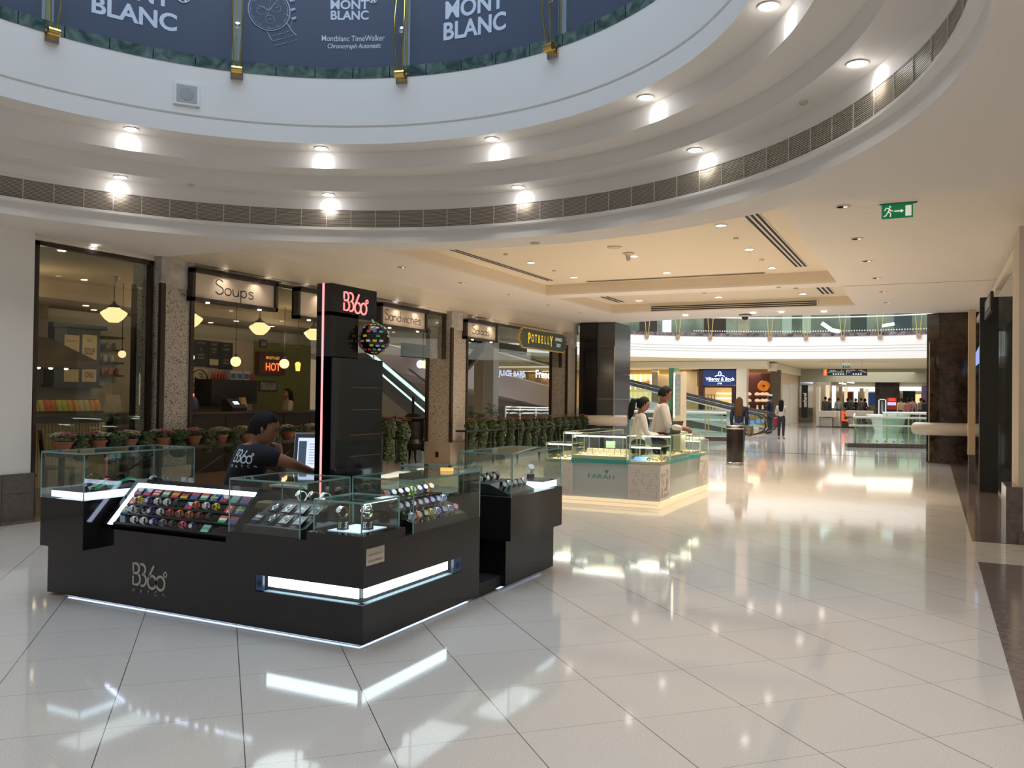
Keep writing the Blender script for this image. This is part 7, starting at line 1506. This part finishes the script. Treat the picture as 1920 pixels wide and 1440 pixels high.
def head_geo(mb, c, fwd, up, s=1.):
    """egg-shaped head with jaw, nose, ears, eyes and mouth; c = centre, fwd = gaze"""
    fwd = fwd.normalized(); up = (up-fwd*up.dot(fwd)).normalized(); sd = fwd.cross(up)
    n, k = 24, 18; vs = []
    for i in range(k+1):
        p = PI*i/k; z = -math.cos(p)
        for j in range(n):
            q = 2*PI*j/n; x, y = math.sin(p)*math.cos(q), math.sin(p)*math.sin(q)
            X, Y, Z = x*.074, y*.094, z*.115
            if z < 0: X *= 1-.30*z*z; Y *= (1-.12*z*z) if y > 0 else (1-.45*z*z)
            if z < -.2 and y > 0: Y += .012*math.sin((-z-.2)*2)
            if y > 0 and abs(x) < .35: Y += .004*math.cos(x*4)
            if y > .6 and abs(z-.15) < .2 and .2 < abs(x) < .6: Y -= .006
            vs.append(c+(sd*X+fwd*Y+up*Z)*s)
    mb.mat(0).add(vs, [(i*n+j, i*n+(j+1) % n, (i+1)*n+(j+1) % n, (i+1)*n+j) for i in range(k) for j in range(n)])
    def P(x, y, z): return c+(sd*x+fwd*y+up*z)*s
    mb.add([P(0, .090, .028), P(-.014, .086, -.022), P(.014, .086, -.022), P(0, .116, -.018), P(0, .088, -.030), P(0, .104, .004)], [(0, 5, 1), (0, 2, 5), (5, 3, 1), (5, 2, 3), (1, 3, 4), (3, 2, 4)])
    for q in (-1, 1):
        mb.mat(0).ball(P(q*.076, -.002, .0), .022*s, 10, 8, (.4, .7, 1.1)); mb.mat(1).ball(P(q*.028, .082, .022), .0085*s, 8, 6, (1, 1, .7)); mb.mat(2).obox(P(q*.028, .090, .040), sd*.016*s, fwd*.003*s, up*.0028*s)
    mb.mat(3).obox(P(0, .0905, -.052), sd*.020*s, fwd*.004*s, up*.004*s)
def hair_cap(mb, c, fwd, up, s=1., low=-.25, back=1.):
    fwd = fwd.normalized(); up = (up-fwd*up.dot(fwd)).normalized(); sd = fwd.cross(up); n, k = 28, 20; vs = []; keep = []
    for i in range(k+1):
        p = PI*i/k; z = -math.cos(p)
        for j in range(n):
            q = 2*PI*j/n; x, y = math.sin(p)*math.cos(q), math.sin(p)*math.sin(q); jit = 1+.02*math.sin(j*5+i*3)
            vs.append(c+(sd*x*.083*jit+fwd*(y*.104*jit-.005)+up*(z*.124*jit+.004))*s); keep.append((z > .52+.18*(abs(x) < .4)) if y > .32 else (z > low*1.0 if y < -.15 else z > .12-.3*(y < .1)))
    fs = []
    for i in range(k):
        for j in range(n):
            f = (i*n+j, i*n+(j+1) % n, (i+1)*n+(j+1) % n, (i+1)*n+j)
            if sum(keep[a] for a in f) >= 3: fs.append(f)
    m_ = len(vs); ins = [c+(v-c)*.90 for v in vs]; mb.add(vs+ins, fs+[tuple(reversed([a+m_ for a in f])) for f in fs])
    from collections import Counter
    ed = Counter()
    for f in fs:
        for a, b in zip(f, f[1:]+f[:1]): ed[tuple(sorted((a, b)))] += 1
    base = len(mb.v)-2*m_
    for (a, b), q in ed.items():
        if q == 1: mb.f.append([base+a, base+b, base+b+m_, base+a+m_]); mb.m.append(mb.mi)
def hand_geo(mb, w, d, nrm, curl=.5, s=1., right=True):
    """palm, four fingers, thumb; w wrist, d pointing direction, nrm palm normal"""
    d = d.normalized(); nrm = (nrm-d*nrm.dot(d)).normalized(); sd = d.cross(nrm)*(1 if right else -1)
    mb.mat(0); mb.tube([w-d*.01, w+d*.03*s, w+d*.07*s, w+d*.088*s], [.026*s, .034*s, .036*s, .03*s], 10)
    for k, (x, L) in enumerate(((-.030, .062), (-.010, .074), (.011, .070), (.030, .055))):
        p = w+d*.082*s+sd*x*s; a = 0; P = [p-d*.015*s, p]
        for q, f in enumerate((.42, .32, .26)): a += curl*(1.0 if q else .8); p = p+(d*math.cos(a)+nrm*math.sin(a))*L*f*1.25*s; P.append(p)
        mb.tube(P, [.0095*s, .0095*s, .009*s, .0082*s, .0065*s], 7)
    p = w+d*.025*s-sd*.03*s; P = [p, p-sd*.022*s+d*.022*s+nrm*.01*s, p-sd*.024*s+d*.050*s+nrm*.022*s*(1+curl)]; mb.tube(P, [.013*s, .011*s, .008*s], 7)
def figure(name, label, J, skin, top, bottom, shoes, hair=None, female=False, s=1., gaze=None, sleeves='long', tie=None, curl=(.5, .5), group=None, hairstyle='short', sub=2, collar=False, up=None, longtop=.30):
    """J: world-space joints"""
    r = wthing(name, label, 'person', (J['pel'].x, J['pel'].y, min(J['anL'].z, J['anR'].z)-.07), group); f = .93 if female else 1.
    names = ['pel', 'wai', 'che', 'nec', 'hed', 'shL', 'elL', 'wrL', 'shR', 'elR', 'wrR', 'hiL', 'knL', 'anL', 'toL', 'hiR', 'knR', 'anR', 'toR']
    idx = {n: i for i, n in enumerate(names)}; E = [('pel', 'wai'), ('wai', 'che'), ('che', 'nec'), ('nec', 'hed'), ('che', 'shL'), ('shL', 'elL'), ('elL', 'wrL'), ('che', 'shR'), ('shR', 'elR'), ('elR', 'wrR'), ('pel', 'hiL'), ('hiL', 'knL'), ('knL', 'anL'), ('anL', 'toL'), ('pel', 'hiR'), ('hiR', 'knR'), ('knR', 'anR'), ('anR', 'toR')]
    Rr = dict(pel=.080, wai=.085*f, che=.098*f, nec=.052, hed=.05, shL=.058*f, elL=.040*f, wrL=.026, shR=.058*f, elR=.040*f, wrR=.026, hiL=.070, knL=.050, anL=.036, toL=.034, hiR=.070, knR=.056, anR=.036, toR=.034)
    vs, fs = skin_mesh([J[n] for n in names], [(idx[a], idx[b]) for a, b in E], [Rr[n]*s for n in names], 0, sub)
    mb = MB(); mb.add(vs, fs); up = up or Vector((0, 0, 1)); hc = J['hed']+(gaze.normalized()*.015+up*.035)*s; head_geo(mb, hc, gaze, up, s)
    for q, (a, b) in enumerate((('elL', 'wrL'), ('elR', 'wrR'))):
        d = (J[b]-J[a]).normalized(); nn = J.get('nL' if q == 0 else 'nR', Vector((0, 0, -1))); hand_geo(mb, J[b], J.get('dL' if q == 0 else 'dR', d), nn, curl[q], s, q == 1)
    mb.build('body', [skin, mat('eye dark', (.02, .012, .01), .2), HAIRB, mat('lips', (.30, .10, .08), .5)], r, smooth=True)
    # upper garment
    def cloth(nm, sub_n, Rc, m, ext=None):
        N = list(sub_n); P = [J[n] for n in N]; 
        if ext: 
            for nm2, p, rr in ext: N.append(nm2); P.append(p); Rc[nm2] = rr
        ii = {n: i for i, n in enumerate(N)}; EE = [(ii[a], ii[b]) for a, b in E2 if a in ii and b in ii]
        v2, f2 = skin_mesh(P, EE, [Rc[n]*s for n in N], 0, sub); return MB().add(v2, f2).build(nm, m, r, smooth=True)
    k = 1.0
    RT = dict(wai=.132*f, che=.140*f, shL=.078*f, shR=.078*f, elL=.056*f, elR=.056*f, pel=.140 if longtop or female else .136, nk=.066)
    E2 = [('pel', 'wai'), ('wai', 'che'), ('che', 'shL'), ('shL', 'elL'), ('elL', 'wL'), ('che', 'shR'), ('shR', 'elR'), ('elR', 'wR'), ('che', 'nk'), ('shL', 'mL'), ('shR', 'mR')]
    ext = [('nk', J['che'].lerp(J['nec'], .62), .062)]
    if sleeves == 'long': ns = ['pel', 'wai', 'che', 'shL', 'elL', 'shR', 'elR']; ext += [('wL', J['elL'].lerp(J['wrL'], .92), .038), ('wR', J['elR'].lerp(J['wrR'], .92), .038)]
    elif sleeves == 'half': ns = ['pel', 'wai', 'che', 'shL', 'shR']; ext += [('mL', J['shL'].lerp(J['elL'], .72), .066), ('mR', J['shR'].lerp(J['elR'], .72), .066)]
    Jp = J['pel']; J = dict(J); J['pel'] = Jp+(Jp-J['wai'])*longtop
    garment = cloth('shirt' if not female else 'blouse', ns, RT, top, ext); J['pel'] = Jp
    E2 = [('pel', 'hiL'), ('hiL', 'knL'), ('knL', 'aL'), ('pel', 'hiR'), ('hiR', 'knR'), ('knR', 'aR'), ('pel', 'wz')]
    RB_ = dict(pel=.138, hiL=.108, hiR=.108, knL=.066, knR=.066)
    cloth('trousers', ['pel', 'hiL', 'knL', 'hiR', 'knR'], RB_, bottom, [('aL', J['knL'].lerp(J['anL'], .93), .050), ('aR', J['knR'].lerp(J['anR'], .93), .050), ('wz', J['pel'].lerp(J['wai'], .85), .128)])
    for a, b in (('anL', 'toL'), ('anR', 'toR')):
        MB().tube([J[a]-(J[b]-J[a]).normalized()*.03*s-Z_*.015*s, J[a].lerp(J[b], .5)-Z_*.02*s, J[b]-Z_*.01*s, J[b]+(J[b]-J[a]).normalized()*.035*s-Z_*.015*s], [.042*s, .043*s, .042*s, .028*s], 10).build('shoe', shoes, r, smooth=True)
    if hair is not None:
        mb = MB(); hair_cap(mb, hc, gaze, up, s, -.55 if hairstyle == 'short' else -.75)
        g = gaze.normalized(); bk = -g
        if hairstyle == 'ponytail':
            p = hc+(bk*.10+up*.03)*s; mb.ball(p, .035*s, 10, 8); mb.tube([p, p+(bk*.07-Z_*.03)*s, p+(bk*.10-Z_*.14)*s, p+(bk*.12-Z_*.26)*s, p+(bk*.14-Z_*.36)*s], [.03*s, .050*s, .055*s, .048*s, .012*s], 12)
        elif hairstyle == 'long':
            L = [hc+(bk*.055+Z_*.06)*s, hc+(bk*.075-Z_*.04)*s, hc+(bk*.085-Z_*.14)*s, hc+(bk*.10-Z_*.26)*s, hc+(bk*.095-Z_*.38)*s, hc+(bk*.085-Z_*.48)*s]
            for off in (-.045, 0, .045): sdv = g.cross(Z_)*off*s; mb.tube([p+sdv for p in L], [.055*s, .062*s, .062*s, .060*s, .050*s, .015*s], 12)
        mb.build('hair', hair, r, smooth=True)
    if tie is not None:
        g = J['fwd']; p0 = J['nec']+g*.07*s-Z_*.03; p1 = J['che']+g*.15*s; p2 = J['wai']+g*.145*s; sdv = g.cross(Z_).normalized(); mb = MB()
        mb.slab([p0-sdv*.014, p0+sdv*.014, p1+sdv*.020, p2+sdv*.026, p2-Z_*.04, p2-sdv*.026, p1-sdv*.020], g, .012); mb.build('tie', tie, r)
    return r
def stand(px, py, D, H, rz, arms='down', lean=0., foot=None, head=None):
    """joints of a standing person; (px,py,D): head centre as seen in the photograph at depth D"""
    p = CAM+ray(px, py)*D; fw = Vector((-math.sin(rz), math.cos(rz), 0)); sd = Vector((fw.y, -fw.x, 0)); k = H/1.75; b = Vector((p.x, p.y, 0))-fw*lean*1.0
    def Q(x, y, z): return b+(sd*x+fw*y)*k+Z_*z*k
    J = dict(pel=Q(0, 0, .95), wai=Q(0, .0+lean*.2, 1.12), che=Q(0, .01+lean*.6, 1.33), nec=Q(0, lean*.9, 1.50), hed=Q(0, .02+lean, 1.585), hiL=Q(-.09, 0, .90), hiR=Q(.09, 0, .90), knL=Q(-.10, .02, .50), knR=Q(.10, .02, .50), anL=Q(-.10, -.02, .09), anR=Q(.10, -.02, .09), toL=Q(-.11, .13, .045), toR=Q(.11, .13, .045), shL=Q(-.17, lean*.75, 1.42), shR=Q(.17, lean*.75, 1.42), fwd=fw)
    for s_, n in ((-1, 'L'), (1, 'R')):
        a = arms if isinstance(arms, str) else arms[0 if n == 'L' else 1]
        if a == 'down': e, w = Q(.21*s_, -.02+lean*.5, 1.14), Q(.205*s_, .06+lean*.4, .90)
        elif a == 'desk': e, w = Q(.22*s_, .08+lean*.5, 1.14), Q(.12*s_, .32+lean*.5, 1.10)
        elif a == 'fold': e, w = Q(.22*s_, .04, 1.15), Q(.02*s_, .20, 1.22)
        else: e, w = Q(.24*s_, .06, 1.14), Q(.20*s_, .26, 1.02)
        J['el'+n] = e; J['wr'+n] = w
    return J, fw
RZR = -1.113
WSH = mat('white shirt', (.66, .60, .55), .7); BTR = mat('black trousers', (.014, .013, .016), .7); NAVY = mat('navy cloth', (.010, .013, .035), .85); SHO = mat('black shoes', (.012, .011, .011), .3)
# attendant of the watch kiosk, seated, leaning towards the laptop
def pt(x, y, D): return CAM+ray(x, y)*D
D0 = 6.85; fwv = (CR*.62+CF*.78); fwv.z = 0; fwv.normalize()
J = dict(pel=pt(450, 935, D0), wai=pt(450, 900, D0), che=pt(466, 860, D0), nec=pt(481, 833, D0), hed=pt(488, 812, D0-.02),
         shR=pt(498, 853, D0-.17), elR=pt(543, 868, D0-.10), wrR=pt(592, 888, D0+.15), shL=pt(455, 848, D0+.16), elL=pt(533, 882, D0+.22), wrL=pt(523, 856, D0+.10), fwd=fwv)
pz = J['pel']; sdw = Vector((fwv.y, -fwv.x, 0)); J['pel'] = Vector((pz.x, pz.y, .70))
for n, s_ in (('L', -1), ('R', 1)):
    h = J['pel']+sdw*.10*s_-Z_*.02; J['hi'+n] = h+fwv*.02; kx = h+fwv*.34-Z_*.02+sdw*.06*s_; J['kn'+n] = kx; J['an'+n] = Vector((kx.x, kx.y, .14))-fwv*.10; J['to'+n] = J['an'+n]+fwv*.14-Z_*.05
J['wai'] = J['pel'].lerp(J['che'], .45); J['dL'] = (CU*.9-CR*.2); J['nL'] = (-CR*.9-CU*.2)
gz = (CR*.93+CF*.18-CU*.38)
att = figure('person', 'person in a black kiosk T-shirt seated behind the counter, fist at the mouth', J, SKIN[0], mat('black t-shirt', (.010, .011, .017), .85), BTR, SHO, HAIRB, gaze=gz, sleeves='half', curl=(1.25, .4), up=Vector((0, 0, 1))+CR*.3, s=1.17)
# print on the back of the shirt
bk = -fwv; sR = bk.cross(Z_)*-1; ce = J['che'].lerp(J['wai'], .35)
mb = MB(); Rr_ = (CR*.93-CF*.22).normalized(); Rr_.z = 0; Rr_.normalize(); nb_ = (-CF*.97-CR*.30); nb_.z = 0; nb_.normalize()
o_ = pt(425, 866, D0-.20)
b360(mb, o_, Vector((-nb_.y, nb_.x, 0)), (Z_+Vector((-nb_.y, nb_.x, 0))*.15).normalized(), .09, .012, .002)
for k, ch in enumerate('WATCH'): mb.text(ch, o_+Vector((-nb_.y, nb_.x, 0))*(.0+.052*k)-Z_*.035, Vector((-nb_.y, nb_.x, 0)), Z_, .022, .01, t=.002)
# press the print onto the shirt
shirt = [c for c in kids(att) if c.name.startswith('shirt')][0]
from mathutils.bvhtree import BVHTree
org = Vector(att['_o']); bv = BVHTree.FromPolygons([v.co+org for v in shirt.data.vertices], [tuple(p.vertices) for p in shirt.data.polygons])
for i, v in enumerate(mb.v):
    h = bv.ray_cast(v+nb_*.5, -nb_)
    if h[0] is not None: mb.v[i] = h[0]+nb_*.003
mb.build('shirt_print', mat('white print', (.62, .66, .74), .6, emit=(.6, .65, .75), es=.06), att)
st = thing('stool', 'low black stool under the seated kiosk attendant', 'stool', (J['pel'].x, J['pel'].y, 0)); MB().lathe([(.17, .50), (.18, .52), (.18, .55), (.16, .57), (.001, .57)], n=20).build('seat', MBLK, st, smooth=True); MB().tube([(0, 0, .02), (0, 0, .5)], .025, 10).build('post', STEEL, st); MB().lathe([(.19, 0), (.19, .012), (.03, .025)], n=20).build('foot_plate', STEEL, st)
# the two at the jewellery kiosk
J, fw = stand(1203, 769, 12.75, 1.57, RZR, 'desk', .05); figure('person', 'woman with a long black ponytail in a white shirt, standing at the jewellery kiosk', J, SKIN[0], WSH, BTR, SHO, HAIRB, True, .94, (CR*.9-CU*.35+CF*.1), hairstyle='ponytail', tie=NAVY)
J, fw = stand(1243, 741, 12.95, 1.74, RZR, 'desk', .05); figure('person', 'man in a white shirt and dark tie standing over a laptop at the jewellery kiosk', J, SKIN[1], WSH, BTR, SHO, HAIRB, False, 1.04, (CR*.9-CU*.35+CF*.15), tie=mat('dark tie', (.02, .02, .03), .5))
# walkers in the far hall
dB = (Vector(at(1385, 838, 2, 0))-CAM).dot(CF); J, fw = stand(1386, 757, 22.3, 1.60, .1, ('down', 'down')); w1 = figure('person', 'woman in a dark blue top with long brown hair, seen from behind beyond the bin', J, SKIN[0], NAVY, mat('blue jeans', (.06, .08, .13), .7), SHO, HAIRBR, True, .96, Vector((-.1, 1, .02)), hairstyle='long', longtop=.25)
p = J['wrR']+Z_*-.05; hb = wthing('handbag', 'dark patterned handbag hanging from the shoulder of the woman with long brown hair', 'handbag', p); MB().bbox(p.x-.02, p.x+.16, p.y-.12, p.y+.12, p.z-.16, p.z+.10, .03).build('bag_body', mat('dark handbag', (.05, .04, .03), .4, noise=(18, .15, (.20, .17, .12))), hb); MB().tube([p+Vector((.07, -.08, .1)), J['shR']+Vector((.05, 0, .07)), p+Vector((.07, .08, .1))], .009, 6).build('strap', MBLK, hb)
J, fw = stand(1465, 757.5, 33.6, 1.55, -.05, ('hold', 'fold')); figure('person', 'woman in a cream blouse and dark leggings with long black hair, seen from behind', J, SKIN[0], mat('cream blouse', (.68, .55, .44), .7), mat('dark leggings', (.02, .022, .035), .7), mat('pale shoes', (.35, .22, .18), .5), HAIRB, True, .93, Vector((0, 1, 0)), hairstyle='long', longtop=.3)
p = J['wrL']; hb = wthing('red_bag', 'red bag held by the woman in the cream blouse', 'bag', p-Z_*.3); MB().bbox(p.x-.16, p.x+.12, p.y-.05, p.y+.05, p.z-.36, p.z-.08, .02).build('bag_body', mat('red bag', (.45, .02, .04), .4), hb); MB().tube([p+Vector((-.06, 0, -.08)), p+Vector((-.02, 0, .0)), p+Vector((.04, 0, -.08))], .008, 6).build('handle', mat('red bag'), hb)
J, fw = stand(1444, 752, 38.5, 1.75, 1.3, ('hold', 'down')); g_ = figure('person', 'guard in a dark navy uniform and white-topped cap standing by the ramp', J, SKIN[1], NAVY, NAVY, SHO, HAIRB, False, 1., Vector((-1, .3, -.1)))
MB().lathe([(.095, 0), (.10, .02), (.125, .06), (.11, .08), (.001, .085)], J['hed']+Z_*.105, 18).build('cap', mat('white cap', (.7, .7, .7), .6), g_, smooth=True)
crowd = [(1548, 752, 53.5, 1.78, .6, 'dark', 'man in a dark jacket and white shirt behind the left end of the white stall'), (1556, 755, 55, 1.7, 1.5, 'black', 'person in black beside the man in the dark jacket'), (1572, 754.5, 54, 1.72, .2, 'grey', 'man in a grey shirt seen from behind, left of the dark totem'), (1589, 755, 57, 1.7, -.4, 'black', 'person in black, first right of the man in grey'), (1597, 754, 56, 1.75, .8, 'dark', 'person in dark clothes in the middle of the left crowd'), (1605, 756, 58, 1.7, 2.2, 'black', 'person in black behind the middle of the crowd'), (1615, 754.5, 55.5, 1.74, .3, 'dark', 'person in dark clothes at the right end of the left crowd'), (1621, 756.5, 59, 1.7, -1., 'black', 'person in black nearest the blue advertising board'),
         (1690, 754, 49, 1.74, .5, 'yellow', 'man in a pale yellow shirt seen from behind, in the right group'), (1703, 755.5, 47.5, 1.72, .1, 'pink', 'man in a pink shirt seen from behind, in the right group'), (1711, 753, 51, 1.78, -.4, 'mauve', 'man in a mauve shirt behind the pink one'), (1727, 753, 52, 1.76, .6, 'greyp', 'man in a grey shirt near the purple wall'), (1732, 757, 46, 1.66, 1.2, 'dark', 'person in a black jacket nearest the brown marble pillar')]
CC = dict(dark=(.03, .03, .04), black=(.015, .015, .017), grey=(.16, .17, .17), yellow=(.55, .42, .22), pink=(.55, .25, .27), mauve=(.26, .18, .18), greyp=(.22, .20, .20))
for x, y, D, H, rz, c, l in crowd:
    J, fw = stand(x, y, D, H, rz, 'hold' if D > 54 else 'down'); figure('person', l, J, SKIN[1], mat('crowd cloth '+c, CC[c], .8), BTR, SHO, HAIRB, False, H/1.75, fw, sub=1)
# woman at the till inside the shop
J, fw = stand(541, 740, 17.2, 1.68, 1.0, 'hold'); 
p_ = pt(541, 745, 17); 
J, fw = stand(541, 742, (Vector(at(541, 770, 0, -13.0))-CAM).dot(CF), 1.66, 2.6, 'hold'); figure('person', 'dark-haired person in a pale top behind the dark service counter', J, SKIN[1], mat('pale top', (.40, .34, .26), .8), BTR, SHO, HAIRB, True, .95, fw, hairstyle='long', sub=1)
for o in bpy.data.objects:
    if '_o' in o: del o['_o']
